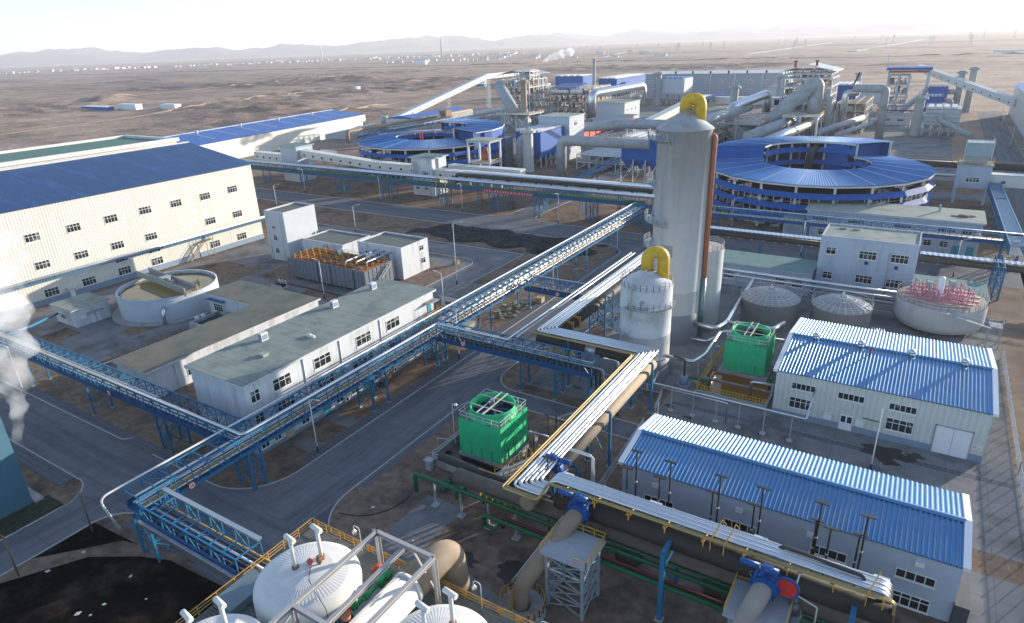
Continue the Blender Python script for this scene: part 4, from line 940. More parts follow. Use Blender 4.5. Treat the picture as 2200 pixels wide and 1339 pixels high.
# ================================================================ SHEDS
def corr(mb, x0, x1, ya, za, yb, zb, pitch=0.52, amp=0.13, under=True):
    n = int(round((x1-x0)/pitch)); V = []
    prof = ((0,0),(0.34,0),(0.56,1),(0.78,1))
    X = []
    for i in range(n):
        for a, h in prof: X.append((x0+(i+a)*pitch*(x1-x0)/(n*pitch), h*amp))
    X.append((x1, 0))
    for x, h in X: V += [(x,ya,za+h),(x,yb,zb+h)]
    F = [(2*i,2*i+2,2*i+3,2*i+1) for i in range(len(X)-1)]
    mb.add(V, F)
    if under: mb.add([(x0,ya,za-0.06),(x1,ya,za-0.06),(x1,yb,zb-0.06),(x0,yb,zb-0.06)], [(3,2,1,0)])
def shed(label, x0, x1, y0, y1, ze, zr, wm, wm2=None, pl=0):
    t = thing('shed', label, 'shed', ((x0+x1)/2,(y0+y1)/2,0)); ym = (y0+y1)/2
    m = MB(); m.add([(x0,y0,pl),(x1,y0,pl),(x1,y1,pl),(x0,y1,pl),(x0,y0,ze-0.1),(x1,y0,ze-0.1),(x1,y1,ze-0.1),(x0,y1,ze-0.1),(x0,ym,zr-0.1),(x1,ym,zr-0.1)],
        [(0,1,5,4),(1,2,6,9,5),(2,3,7,6),(3,0,4,8,7),(4,5,9,8),(6,7,8,9)]); m.build('wall', wm, t)
    if pl: m = MB(); m.box(x0-0.04,x1+0.04,y0-0.04,y1+0.04,0,pl); m.build('plinth', bluegrey, t)
    ro = MB(); corr(ro, x0, x1, y0-0.35, ze-0.03, ym, zr); corr(ro, x0, x1, y1+0.35, ze-0.03, ym, zr); rf = ro.build('roof', blue_s, t)
    MB().add([(x0,ym-0.45,zr+0.10),(x1,ym-0.45,zr+0.10),(x1,ym,zr+0.24),(x0,ym,zr+0.24),(x0,ym+0.45,zr+0.10),(x1,ym+0.45,zr+0.10)],[(0,1,2,3),(3,2,5,4)]).build('ridge_cap', blue_s, rf)
    for x, s_ in ((x0,-1),(x1,1)):
        m = MB(); a = 0.55
        for (ya, za, yb, zb) in ((y0-0.35,ze-0.03,ym,zr),(ym,zr,y1+0.35,ze-0.03)):
            xa, xb = sorted((x-s_*0.15, x+s_*a)); m.add([(xa,ya,za+0.2),(xb,ya,za+0.2),(xb,yb,zb+0.2),(xa,yb,zb+0.2),(xa,ya,za-0.25),(xb,ya,za-0.25),(xb,yb,zb-0.25),(xa,yb,zb-0.25)],
                [(0,1,2,3),(7,6,5,4),(0,4,5,1),(1,5,6,2),(2,6,7,3),(3,7,4,0)])
        m.build('verge_trim', door_m, rf)
    return t
white_sheet_l = mat('pale_sheet_wall', (0.56, 0.58, 0.53), 0.5, var=0.04, scale=0.3, ribs='xy', rib_pitch=0.8, rib_amt=0.12)
t = shed('pale ribbed shed with blue roof, four roof vents and a big white double door', -15.2, 14.4, 104.6, 128.6, 8.35, 10.0, white_sheet_l, pl=1.1)
SY1 = 104.6
for (xa, xb, za, zb, n, tr) in ((-12.7,-9.0,5.5,6.7,5,0),(-5.7,-1.9,5.5,6.7,5,0),(1.5,5.2,5.5,6.7,5,0),(-12.7,-9.2,2.0,4.0,4,0.36),(1.5,5.2,2.0,4.1,4,0.36)):
    window(t, 'y-', SY1, xa, xb, za, zb, n, tr, thick=0.08)
d = slab('y-', SY1, 8.1, 12.6, 0.05, 4.6, 0.06, 0.14).build('door', door_m, t); slab('y-', SY1, 10.32, 10.38, 0.05, 4.6, 0.142, 0.15).build('door_gap', steelg, d)
f = MB()
for q in ((7.95,8.08,0.05,4.75),(12.62,12.75,0.05,4.75),(7.95,12.75,4.62,4.75)): wbox(f, 'y-', SY1, q[0], q[1], q[2], q[3], 0.05, 0.2)
f.build('frame', steelg, d)
d = slab('y-', SY1, -4.9, -3.0, 0.1, 2.9, 0.05, 0.11).build('door', door_m, t)
for x in (-4.7,-3.8): slab('y-', SY1, x, x+0.65, 1.5, 2.6, 0.112, 0.13).build('pane', glass, d)
for x in (-6.7,-2.0): slab('y-', SY1, x-0.6, x+0.6, 1.6, 2.4, 0.0, 0.5).build('wall_box', door_m, t)
s_ = slab('y-', SY1, 12.95, 14.1, 2.0, 2.6, 0.0, 0.04).build('warning_sign', frame_m, t)
m = MB(); m.add([(13.55,104.55,2.08),(13.95,104.55,2.08),(13.75,104.55,2.45)],[(0,1,2)]); m.build('triangle', yellow, s_)
m = MB()
for i in range(3):
    for j in range(2): m.box(13.02+i*0.16,13.13+i*0.16,104.54,104.552,2.15+j*0.2,2.28+j*0.2)
m.build('red_lettering', red, s_)
for i, x in enumerate((-11.3,-4.2,3.3,10.6)):
    k = thing('roof_vent', 'round silver turbine vent on the pale shed ridge, '+('leftmost','second from the left','third from the left','rightmost')[i], 'roof vent', (x,116.2,10.1), 'vents on the pale shed roof')
    MB().cyl(x,116.2,10.0,10.5,0.35,14).build('neck', alud, k); MB().lathe(x,116.2,[(0.35,10.5),(0.62,10.65),(0.62,10.95),(0.3,11.2),(0.01,11.22)],14).build('head', alu, k)
pipe('short red pipe stub on the pale shed roof', [(-2.6,114.2,9.6),(-2.6,114.2,10.6),(-2.3,114.2,10.7)], 0.12, red)
pipe('dark green pipe on the front wall of the pale shed', [(-1.7,104.3,3.1),(0.9,104.3,3.0)], 0.08, greenp)
t = shed('long pale blue shed with blue ribbed roof in the right foreground', -27.6, 10.6, 69.0, 82.2, 7.8, 8.9, mat('shed_grey_wall', (0.41,0.47,0.55), 0.8, var=0.06, scale=0.4, bump=0.05, bscale=5))
SY2 = 69.0
for (xa, xb, za, zb, n, tr) in ((-24.4,-20.4,2.6,3.9,4,0),(-13.9,-10.0,3.0,4.2,4,0),(-3.9,0.0,3.3,4.6,4,0),(4.8,8.6,3.9,5.1,4,0),(4.9,8.6,0.2,2.0,4,0.34)): window(t, 'y-', SY2, xa, xb, za, zb, n, tr, thick=0.1)
for x, z in ((-22.9,5.5),(-12.2,5.8),(-4.0,5.5),(6.8,6.2)): slab('y-', SY2, x-0.45, x+0.45, z, z+0.6, 0.0, 0.3).build('wall_box', door_m, t)
MB().box(10.62,12.0,68.5,72.5,0,3.0).build('side_door', mat('dark_door',(0.06,0.07,0.08),0.6), t)
for i, (x, y) in enumerate(((-27.8,82.4),)):
    pipe('thin twig like pole standing at the far left corner of the long blue roof', [(x,y,7),(x+0.2,y,10)], 0.05, steelw)
# stain and drain covers
stain = mat('wet_stain', (0.03,0.026,0.024), 0.35, var=0.3, scale=2)
def blob(cx, cy, rx, ry, z, m_, seed, name='stain', n=40):
    P = []
    for i in range(n):
        a = 2*math.pi*i/n; k = 0.75+0.55*noise.noise(Vector((math.cos(a)*1.6+seed, math.sin(a)*1.6, seed)))
        P.append((cx+rx*k*math.cos(a), cy+ry*k*math.sin(a)))
    return struct(MB().poly(P, z-0.02, z), name, m_)
blob(1.6, 100.8, 3.6, 2.6, 0.045, stain, 3.3); blob(4.6, 100.4, 2.6, 1.4, 0.05, stain, 7.7); blob(6.2, 101.9, 1.6, 0.8, 0.055, stain, 1.2); blob(3.0,98.3,1.8,1.2,0.06,stain,9.1)
blob(-84,68,3.5,2.2,0.02,stain,2.2); blob(-83.5,80.5,3,1.6,0.02,stain,4.4); blob(-86,56.5,3,1.8,0.02,stain,6.1)
blob(-29,56.5,4.5,3,0.03,stain,5.0); blob(-42,50.5,3.5,1.6,0.035,stain,8.2); blob(-34.5,52,3.2,2.6,0.03,stain,1.9); blob(-51,62.5,2.2,1.4,0.03,stain,3.9)
blob(-30.5,66.5,2.2,1.4,0.03,stain,6.6); blob(-48.5,97,1.4,.7,0.05,stain,6.6); blob(-31.0,98.5,1.5,.8,0.05,stain,2.6); blob(-27,96.5,1.2,.6,0.05,stain,3.6)
m = MB(); m.cyl(21.5,82.5,0,0.35,1.3,20).cyl(21.5,82.5,0.35,0.45,1.1,20); solo(m,'manhole','round concrete manhole cover on the dirt beyond the right fence','manhole',conc)

# ================================================================ TOWERS AND TANKS
TX, TY, TR = -40.6, 127.5, 5.15
t = thing('scrubber_tower', 'tallest grey cylindrical tower with cone top, ring platforms and yellow duct', 'tower', (TX,TY,0))
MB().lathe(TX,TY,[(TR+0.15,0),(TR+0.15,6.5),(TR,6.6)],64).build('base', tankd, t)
MB().lathe(TX,TY,[(TR,6.5),(TR,11.5),(TR+0.03,11.55),(TR,11.6),(TR,43.6),(TR+0.25,43.6),(TR+0.25,43.85)],64).build('shell', tankg, t)
MB().lathe(TX,TY,[(TR+0.25,43.85),(1.3,46.6),(1.25,47.2)],64).build('cone', conet, t)
MB().tube(bend([(TX-0.1,TY,46.9),(TX-0.1,TY,49.0),(TX+2.4,TY+0.9,49.0),(TX+2.4,TY+0.9,45.0)],1.45,8),1.15,24).build('duct', yellow, t)
sdv = lambda a: (math.cos(R(a)), math.sin(R(a)))
def platform(parent, X, Y, rad, z, a0, a1, wd=1.9):
    m = MB(); n = max(4, int((a1-a0)/10))
    for k in range(n):
        p = [(X+q*sdv(a)[0], Y+q*sdv(a)[1]) for q in (rad-0.02, rad+wd) for a in (a0+(a1-a0)*k/n, a0+(a1-a0)*(k+1)/n)]
        m.poly([p[0],p[1],p[3],p[2]], z-0.12, z)
    for k in range(n+1):
        a = a0+(a1-a0)*k/n; c, s_ = sdv(a); m.bar((X+rad*c,Y+rad*s_,z-1.0),(X+(rad+wd-0.1)*c,Y+(rad+wd-0.1)*s_,z-0.15),0.1)
    pl = m.build('platform', steelg, parent)
    rail_pts(MB(), ring_pts(X,Y,z,rad+wd-0.05,a0,a1,n), 1.15, 1.2, 0.035, 2).build('railing', steelw, pl)
    return pl
for z, a0, a1 in ((42.2,178,262),(33.5,165,215),(26.0,175,262),(20.8,165,232),(16.0,165,232)):
    platform(t,TX,TY,TR,z,a0,a1)
def ladder(parent, X, Y, rad, ang, z0, z1, m_=None):
    c, s_ = sdv(ang); m = MB(); px, py = X+(rad+0.35)*c, Y+(rad+0.35)*s_; q = (-s_*0.25, c*0.25)
    for k in (-1,1): m.bar((px+q[0]*k,py+q[1]*k,z0),(px+q[0]*k,py+q[1]*k,z1),0.06)
    for i in range(int((z1-z0)/0.5)): m.bar((px-q[0],py-q[1],z0+i*0.5),(px+q[0],py+q[1],z0+i*0.5),0.04)
    for i in range(int((z1-z0)/1.6)):
        z = z0+1.5+i*1.6; m.tube([(px+0.38*math.cos(R(ang+90-180*k/6-0))+0*c, py+0.38*math.sin(R(ang+90-180*k/6)), z) for k in range(7)], 0.025, 4, False)
    m.build('ladder', m_ or steelw, parent)
for ang, z0, z1 in ((262,34.5,43),(240,26.0,34.8),(248,20.8,27.2),(225,16,22),(228,8,17)): ladder(t,TX,TY,TR,ang,z0,z1)
for z, a in ((43.0,200),(34.3,200),(26.9,205),(21.7,212),(16.9,205)):
    c, s_ = sdv(a); MB().tube([(TX+(TR-0.1)*c,TY+(TR-0.1)*s_,z),(TX+(TR+0.45)*c,TY+(TR+0.45)*s_,z)],0.42,14).build('manhole', steelg, t)
pipe('salmon red vertical pipe clamped to the right side of the tall tower', [(-35.0,128.4,14.0),(-35.0,128.4,42.3),(-35.8,128.2,42.6)], 0.52, orange)
pipe('greenish grey vertical pipe below the salmon pipe at the tall tower', [(-35.0,128.4,1.0),(-35.0,128.4,13.9)], 0.55, mat('grey_green_pipe',(0.16,0.24,0.23),0.35,0.3))
# grey patches of fresh paint on the shell
m = MB()
for (a0,a1,z0,z1) in ((252,277,19.2,21.6),(236,252,19.6,20.9),(262,279,13.2,15.6)):
    m.lathe(TX,TY,[(TR+0.012,z0),(TR+0.012,z1)],10,True,R(a0),R(a1))
m.build('paint_patch', mat('patch_grey',(0.27,0.275,0.28),0.6,var=0.15,scale=1.2), t)

UX, UY, UR = -40.0, 108.8, 4.75
t = thing('silver_tank', 'shorter silver grey cylindrical tank with domed top and curved yellow duct', 'tank', (UX,UY,0))
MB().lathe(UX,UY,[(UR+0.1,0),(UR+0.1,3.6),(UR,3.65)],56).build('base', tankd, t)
MB().lathe(UX,UY,[(UR,3.6),(UR,9.0),(UR+0.03,9.05),(UR,9.1),(UR,14.0),(UR+.03,14.05),(UR,14.1),(UR,18.2)],56).build('shell', mat('tank_silver',(0.54,0.555,0.57),0.5,var=0.05,scale=0.5,col2=(0.42,0.435,0.45),c2scale=0.3), t)
MB().lathe(UX,UY,[(UR+0.1,18.2),(UR-0.3,18.5),(3.4,19.4),(1.9,20.1),(1.25,20.3),(1.2,20.9)],56).build('dome', mat('tank_dome',(0.50,0.51,0.52),0.5), t)
MB().tube(bend([(UX-0.1,UY,20.7),(UX-0.1,UY,24.1),(UX+2.4,UY+1.5,24.1),(UX+2.4,UY+1.5,19.0)],1.5,8),1.12,24).build('duct', yellow, t)
rail_pts(MB(), ring_pts(UX,UY,18.25,UR+0.05,0,360,26), 1.3, 1.2, 0.035, 2).build('railing', steelw, t)
platform(t,UX,UY,UR,15.2,250,345,1.5); platform(t,UX,UY,UR,5.2,265,330,1.4); platform(t,UX,UY,UR,9.5,150,250,1.3); platform(t,UX,UY,UR,12.6,150,215,1.3)
ladder(t,UX,UY,UR,252,5,19); 
for a, z in ((282,16.1),(195,13.5),(196,10.4),(262,19.0)):
    c, s_ = sdv(a); MB().tube([(UX+(UR-0.1)*c,UY+(UR-0.1)*s_,z),(UX+(UR+0.4)*c,UY+(UR+0.4)*s_,z)],0.4,14).build('manhole', steelg, t)
MB().tube(bend([(UX-1.2,UY-4.9,13),(UX-1.2,UY-4.9,20.8),(UX+0.6,UY-2.0,21.4)],0.6),0.16,10).build('vent_pipe', steelw, t)
# third tank behind
VX, VY, VR = -38.3, 138.6, 4.3
t = thing('grey_tank', 'plain grey cylindrical tank half hidden behind the tall tower', 'tank', (VX,VY,0))
MB().lathe(VX,VY,[(VR,0),(VR,17.4)],48).build('shell', tankg, t); MB().lathe(VX,VY,[(VR+0.05,17.4),(0.01,17.5)],48,False).build('top', mat('dusty_top',(0.42,0.38,0.33),0.8), t)
rail_pts(MB(), ring_pts(VX,VY,17.45,VR-0.05,0,360,22), 1.2, 1.2, 0.035, 2).build('railing', steelw, t)
k = MB(); k.bar((VX+0.2,VY-1,17.5),(VX+0.2,VY-1,22.5),0.16); k.box(VX-0.5,VX+0.9,VY-1.3,VY-0.7,22.5,22.7); k.build('mast', black_pole, t)

def domed(label, X, Y, r_, h, rise):
    t = thing('domed_tank', label, 'tank', (X,Y,0))
    MB().lathe(X,Y,[(r_,0),(r_,h)],48).build('shell', mat('dark_tank',(0.15,0.155,0.165),0.6,var=0.08), t)
    dm = MB().lathe(X,Y,[(r_+0.1,h),(r_*0.75,h+rise*0.45),(r_*0.45,h+rise*0.8),(0.8,h+rise),(0.01,h+rise)],48).build('dome', mat('dome_grey',(0.27,0.275,0.29),0.6,var=0.1), t)
    k = MB()
    for i in range(24):
        c, s_ = sdv(i*15); pts = [(r_+0.05,h+0.06),(r_*0.75,h+rise*0.45+0.08),(r_*0.45,h+rise*0.8+0.08),(0.9,h+rise+0.08)]
        for (a, za), (b_, zb) in zip(pts, pts[1:]): k.bar((X+a*c,Y+a*s_,za),(X+b_*c,Y+b_*s_,zb),0.09)
    for a, z in ((r_*0.75,h+rise*0.45+0.1),(r_*0.45,h+rise*0.8+0.1),(0.9,h+rise+0.1)): k.tube(ring_pts(X,Y,z,a,0,360,36),0.06,5,False)
    k.build('rib', steelw, dm)
    k = MB().cyl(X,Y,h+rise,h+rise+1.2,0.16,8).build('vent', steelw, dm)
    rail_pts(MB(), ring_pts(X,Y,h,r_+0.15,0,360,26), 1.1, 1.3, 0.03, 1).build('railing', steelw, t)
    return t
domed('dark tank with ribbed pale dome directly behind the green cooling tower', -24.3,144.2,6.1,6.0,1.7)
domed('dark tank with ribbed pale dome between the other domed tank and the pink piped tank', -10.2,146.0,5.8,6.0,1.7)
PX_, PY_, PR_ = 7.6, 158.8, 8.4
t = thing('pink_pipe_tank', 'wide grey round tank with pink pipework and a white vent on top', 'tank', (PX_,PY_,0))
MB().lathe(PX_,PY_,[(PR_-2.2,0.2),(PR_-0.6,1.0),(PR_,2.4),(PR_,6.2)],64).build('shell', tankg, t)
MB().lathe(PX_,PY_,[(PR_-0.05,6.2),(0.01,6.35)],64,False).build('top', mat('rusty_top',(0.40,0.33,0.26),0.8,var=0.15), t)
rail_pts(MB(), ring_pts(PX_,PY_,6.25,PR_-0.08,0,360,40), 1.2, 1.2, 0.035, 1).build('railing', steelw, t)
MB().lathe(PX_-0.6,PY_-1,[(0.62,6.3),(0.62,10.8),(0.5,11.15),(0.01,11.3)],18).build('vent_stack', door_m, t)
for x, y in ((PX_-2.6,PY_+1.2),(PX_+1.6,PY_+3.6)): 
    k = MB().box(x-0.5,x+0.5,y-0.5,y+0.5,6.3,9.2).build('box_vent', steelg, t)
for j, y in enumerate((-4.2,-1.8,1.0,3.6)):
    hw = math.sqrt(PR_**2-y*y)-1.6; k = MB().tube([(PX_-hw,PY_+y,6.9),(PX_+hw,PY_+y,6.9)],0.22,8)
    hd = k.build('header', pink, t)
    for i in range(int(hw*2/2.1)):
        x = PX_-hw+0.8+i*2.1; k = MB().tube(bend([(x,PY_+y,6.9),(x,PY_+y,8.5),(x+0.8,PY_+y-0.5,8.5),(x+0.8,PY_+y-0.5,6.3)],0.25,3),0.11,6)
        k.cyl(x,PY_+y,8.4,9.0,0.16,8); k.tube([(x,PY_+y,7.5),(x,PY_+y,7.9)],0.24,8); k.build('loop_pipe', pink, hd)
k = MB(); k.box(16.2,18.4,150.2,153.2,4.4,4.55); rail_pts(k,[(16.2,150.2,4.5),(18.4,150.2,4.5),(18.4,153.2,4.5),(16.2,153.2,4.5)],1.1,1.1)
for x in (16.3,18.3):
    for y in (150.3,153.1): k.bar((x,y,0),(x,y,4.4),0.18)
for i in range(14):
    a = i/13; k.box(9+7.2*a-0.25,9+7.2*a+0.25,149.2,150.2,6.2-1.7*a-0.05,6.2-1.7*a)
k.bar((9,149.2,7.2),(16.4,149.2,5.6),0.06); k.bar((9,149.2,6.1),(16.4,149.2,4.5),0.2); k.box(7.4,9.2,149.0,150.6,6.1,6.25)
k.build('stair', steelg, t)
# connecting silver pipes
pipe('bright silver pipe zigzagging from the tall tower base to the rear pipes', [(-35.2,124.5,5.0),(-30.6,124.0,5.0),(-29.5,128.2,5.0),(-30.8,156.5,5.0)], 0.48, alu, rad=1.0, n=16)
pipe('bright silver pipe branching right in front of the left domed tank', [(-30.0,128.2,5.0),(-20.5,128.6,5.0),(-19.2,133.0,5.0)], 0.46, alu, rad=1.0, n=16)
pipe('silver pipe from the silver tank running right then back past the cooling tower', [(-35.3,107.5,5.0),(-30.0,107.5,5.0),(-29.0,111.5,5.0),(-29.4,122.5,5.0),(-27.5,123.6,5.0),(-15.5,124.2,5.0)], 0.34, alu, rad=0.8, n=14)
pipe('thin silver pipe low at the foot of the tall tower', [(-35.0,121.5,3.0),(-31.5,121.5,3.0),(-30.4,125,3.0)], 0.25, alu, rad=0.6)
pipe('silver pipe from the pale shed over to the front of the green cooling tower', [(-19.6,107.8,0.6),(-19.6,107.8,3.4),(-15.2,108.3,3.4)], 0.24, alu, rad=0.5)
for i, (x, y, h) in enumerate(((-29.5,109.2,4.7),(-29.2,117,4.7),(-30.4,126,4.5),(-30.6,135,4.5),(-30.7,146,4.5),(-24.4,128.2,4.5))):
    k = MB(); k.bar((x,y,0.3),(x,y,h),0.2); k.box(x-0.5,x+0.5,y-0.5,y+0.5,0.0,0.3)
    solo(k,'pipe_support','grey post on a concrete foot holding the silver pipes, '+('nearest the silver tank','beside the cooling tower pond','at the tall tower','behind the tall tower','farthest back','before the left domed tank')[i],'pipe support',steelg,'posts under the silver pipes')
m = MB()
for i in range(6): m.tube([(-3.6+i*0.42,131.5,5.0),(-3.6+i*0.42,138.5,5.0)],0.1,6)
m.bar((-4.2,132,4.7),(-0.8,132,4.7),0.15); m.bar((-4.2,138,4.7),(-0.8,138,4.7),0.15)
for y in (132,138):
    for x in (-4.1,-0.9): m.bar((x,y,0),(x,y,4.7),0.15)
solo(m,'pipe_rack','small rack of six thin silver pipes behind the pale shed roof','pipe rack',alud)
pipe('dark grey vertical pot beside the rusty pond', [(-29.9,109.2,0.0),(-29.9,109.2,2.2)], 0.75, bluegrey) if 0 else None
pipe('black bent pipe into a pot near the rusty pond', [(-31.4,107.2,0.4),(-31.4,107.2,5.2),(-33.6,107.0,5.6)], 0.16, blackp)
solo(MB().cyl(-31.4,107.2,0,1.9,0.75,18).cyl(-31.4,107.2,0,0.3,1.3,18),'pot','squat blue grey pot on a concrete ring beside the rusty pond','pot',bluegrey)
# silver tank railing fence etc later
# ---------------------------------------------------------------- cooling towers
def cooling(label, x0, x1, y0, y1, z0, h, blue_in=True):
    t = thing('cooling_tower', label, 'cooling tower', ((x0+x1)/2,(y0+y1)/2,z0)); cx, cy = (x0+x1)/2,(y0+y1)/2
    zl = z0+(h-z0)*0.30
    MB().box(x0,x1,y0,y1,zl,h).build('casing', greenc, t)
    MB().box(x0+0.25,x1-0.25,y0+0.25,y1-0.25,z0,zl-0.002).build('core', dark, t)
    n = 4
    for (ax, lo, hi, pos, sg) in (('x',x0,x1,y0,-1),('y',y0,y1,x1,1)):
        for i in range(n):
            a = lo+(hi-lo)*i/n; b_ = lo+(hi-lo)*(i+1)/n; k = MB(); q = 9
            for j in range(q):
                z = z0+0.1+(zl-z0-0.2)*j/q
                if ax == 'x': k.add([(a+0.2,pos+0.02,z),(b_-0.1,pos+0.02,z),(b_-0.1,pos+0.2,z+0.17),(a+0.2,pos+0.2,z+0.17),(a+0.2,pos+0.02,z-0.03),(b_-0.1,pos+0.02,z-0.03)],[(0,1,2,3),(4,5,1,0)])
                else: k.add([(pos-0.02,a+0.2,z),(pos-0.02,b_-0.1,z),(pos-0.2,b_-0.1,z+0.17),(pos-0.2,a+0.2,z+0.17),(pos-0.02,a+0.2,z-0.03),(pos-0.02,b_-0.1,z-0.03)],[(0,1,2,3),(4,5,1,0)])
            k.build('louvre', greenc, t)
    for i in range(n+1):
        x = x0+(x1-x0-0.3)*i/n; MB().box(x,x+0.3,y0-0.02,y0+0.25,z0,zl).build('post', greenc, t)
    for i in range(1, n+1):
        y = y0+0.25+(y1-y0-0.55)*i/n; MB().box(x1-0.25,x1+0.02,y,y+0.3,z0,zl).build('post', greenc, t)
    MB().box(x0+0.1,x1-0.1,y0+0.1,y1-0.1,h,h+0.08).build('deck', greent, t)
    rc = min(x1-x0,y1-y0)*0.435
    fr = MB().lathe(cx,cy,[(rc+0.45,h+0.08),(rc+0.1,h+0.5),(rc-0.05,h+1.0),(rc+0.2,h+1.6),(rc+0.08,h+1.6),(rc-0.12,h+1.1),(rc,h+0.1)],44).build('fan_ring', greenc, t)
    MB().lathe(cx,cy,[(rc-0.05,h+0.12),(0.01,h+0.12)],32,False).build('fan_well', mat('well_blue',(0.005,0.012,0.07),0.7) if blue_in else dark, fr)
    k = MB()
    for i in range(6):
        c, s_ = sdv(i*60+17); k.add([(cx+0.3*c-0.15*s_,cy+0.3*s_+0.15*c,h+0.75),(cx+(rc-0.3)*c-0.3*s_,cy+(rc-0.3)*s_+0.3*c,h+0.7),(cx+(rc-0.3)*c+0.3*s_,cy+(rc-0.3)*s_-0.3*c,h+0.9),(cx+0.3*c+0.15*s_,cy+0.3*s_-0.15*c,h+0.85)],[(0,1,2,3)])
    k.cyl(cx,cy,h+0.5,h+1.0,0.4,12); k.build('fan', mat('fan_blade',(0.10,0.12,0.16),0.5), fr)
    k = MB()
    for q in (-0.55,0.55): k.bar((cx+q,cy-rc-0.2,h+1.72),(cx+q,cy+rc+0.2,h+1.72),0.16)
    for q in (-1.5,1.5): k.bar((cx-rc*0.85,cy+q,h+1.6),(cx+rc*0.85,cy+q,h+1.6),0.12)
    k.build('beam', mat('worn_beam',(0.50,0.46,0.38),0.6,var=0.2), fr); MB().cyl(cx,cy,h+1.75,h+2.4,0.35,12).build('motor', bluegrey, fr)
    k = MB(); e = 0.1; rail_pts(k,[(x0+e,y0+e,h+0.08),(x1-e,y0+e,h+0.08),(x1-e,y1-e,h+0.08),(x0+e,y1-e,h+0.08),(x0+e,y0+e,h+0.08)],1.2,1.5,0.04,1); k.build('railing', steelw, t)
    k = MB()
    for y in (cy-0.3,cy+0.3): k.bar((x1+0.3,y,z0),(x1+0.3,y,h+1.2),0.05)
    for i in range(int((h-z0)*2.5)): k.bar((x1+0.3,cy-0.3,z0+0.4*i),(x1+0.3,cy+0.3,z0+0.4*i),0.035)
    for i in range(4): z = z0+2+i*1.2; k.tube([(x1+0.3+0.5*math.sin(math.pi*j/8),cy-0.4+0.8*j/8,z) for j in range(9)],0.025,4,False)
    k.build('ladder', greenc, t)
cooling('near bright green cooling tower with louvred foot and open fan ring', -54.4,-46.7,68.4,76.2,1.0,7.1)
cooling('far bright green cooling tower beside the rusty pond left of the pale shed', -26.4,-18.9,115.0,122.4,1.0,6.9, False)
t = thing('water_basin', 'concrete basin of black water under the near green cooling tower', 'basin', (-51.5,70.5,0))
m = MB(); m.box(-57.3,-45.4,64.4,64.8,0,1.6); m.box(-57.3,-56.9,64.8,77.2,0,1.6); m.box(-45.8,-45.4,64.8,77.2,0,1.6); m.box(-56.9,-45.8,76.8,77.2,0,1.6); m.build('wall', conc, t)
m = MB(); m.box(-54.6,-46.5,68.2,76.4,0,0.98); m.build('plinth', conc, t)
MB().box(-56.9,-45.8,64.8,68.2,0,0.5).build('water', mat('black_water',(0.008,0.007,0.006),0.15), t)
m = MB(); rail_pts(m, [(-57.1,77,1.6),(-57.1,64.6,1.6),(-45.6,64.6,1.6)], 0.5, 4, 0.05, 0); m.build('railing', steelw, t)
pipe('white handrail loop at the left end of the cooling tower basin', [(-58.6,68.0,0),(-58.6,68.0,2.4),(-56.5,68.6,2.4)], 0.06, steelw)
solo(MB().box(-57.2,-56.2,63.0,63.8,0,1.7).box(-57.4,-56.0,62.8,64.0,1.7,1.78),'control_cabinet','small grey control cabinet at the corner of the black basin','cabinet',steelg)
t = thing('water_basin', 'rusty brown water pond beside the far green cooling tower', 'basin', (-22.5,110,0))
m = MB(); m.box(-28.9,-28.5,105.2,115,0,0.7); m.box(-16.6,-16.2,105.2,115,0,0.7); m.box(-28.5,-16.6,105.2,105.6,0,0.7); m.box(-28.5,-16.6,110.6,111.0,0,0.7); m.box(-27.2,-18.2,114.4,123,0,0.95)
m.build('wall', conc, t); MB().box(-28.5,-16.6,105.6,110.6,0,0.45).build('water', water_o, t); MB().box(-28.5,-16.6,111.0,114.4,0,0.4).build('water', water_o, t)
chev = mat('yellow_black_rail', (0.50,0.33,0.03), 0.6, var=0.3, scale=6)
m = MB(); rail_pts(m, [(-16.4,105.3,0.7),(-28.7,105.3,0.7),(-28.7,123.5,0.7)], 1.1, 0.55, 0.05, 1); m.build('railing', chev, t)
pipe('dark green pipe bending down into the rusty pond', [(-30.8,107.6,1.6),(-27.0,107.9,1.6),(-27.0,107.9,0.3)], 0.3, greenp, rad=0.6)
pipe('dark green pipe at the right side of the rusty pond', [(-17.2,112,0.3),(-17.2,112,2.8),(-15.2,112,2.8)], 0.3, greenp, rad=0.6)

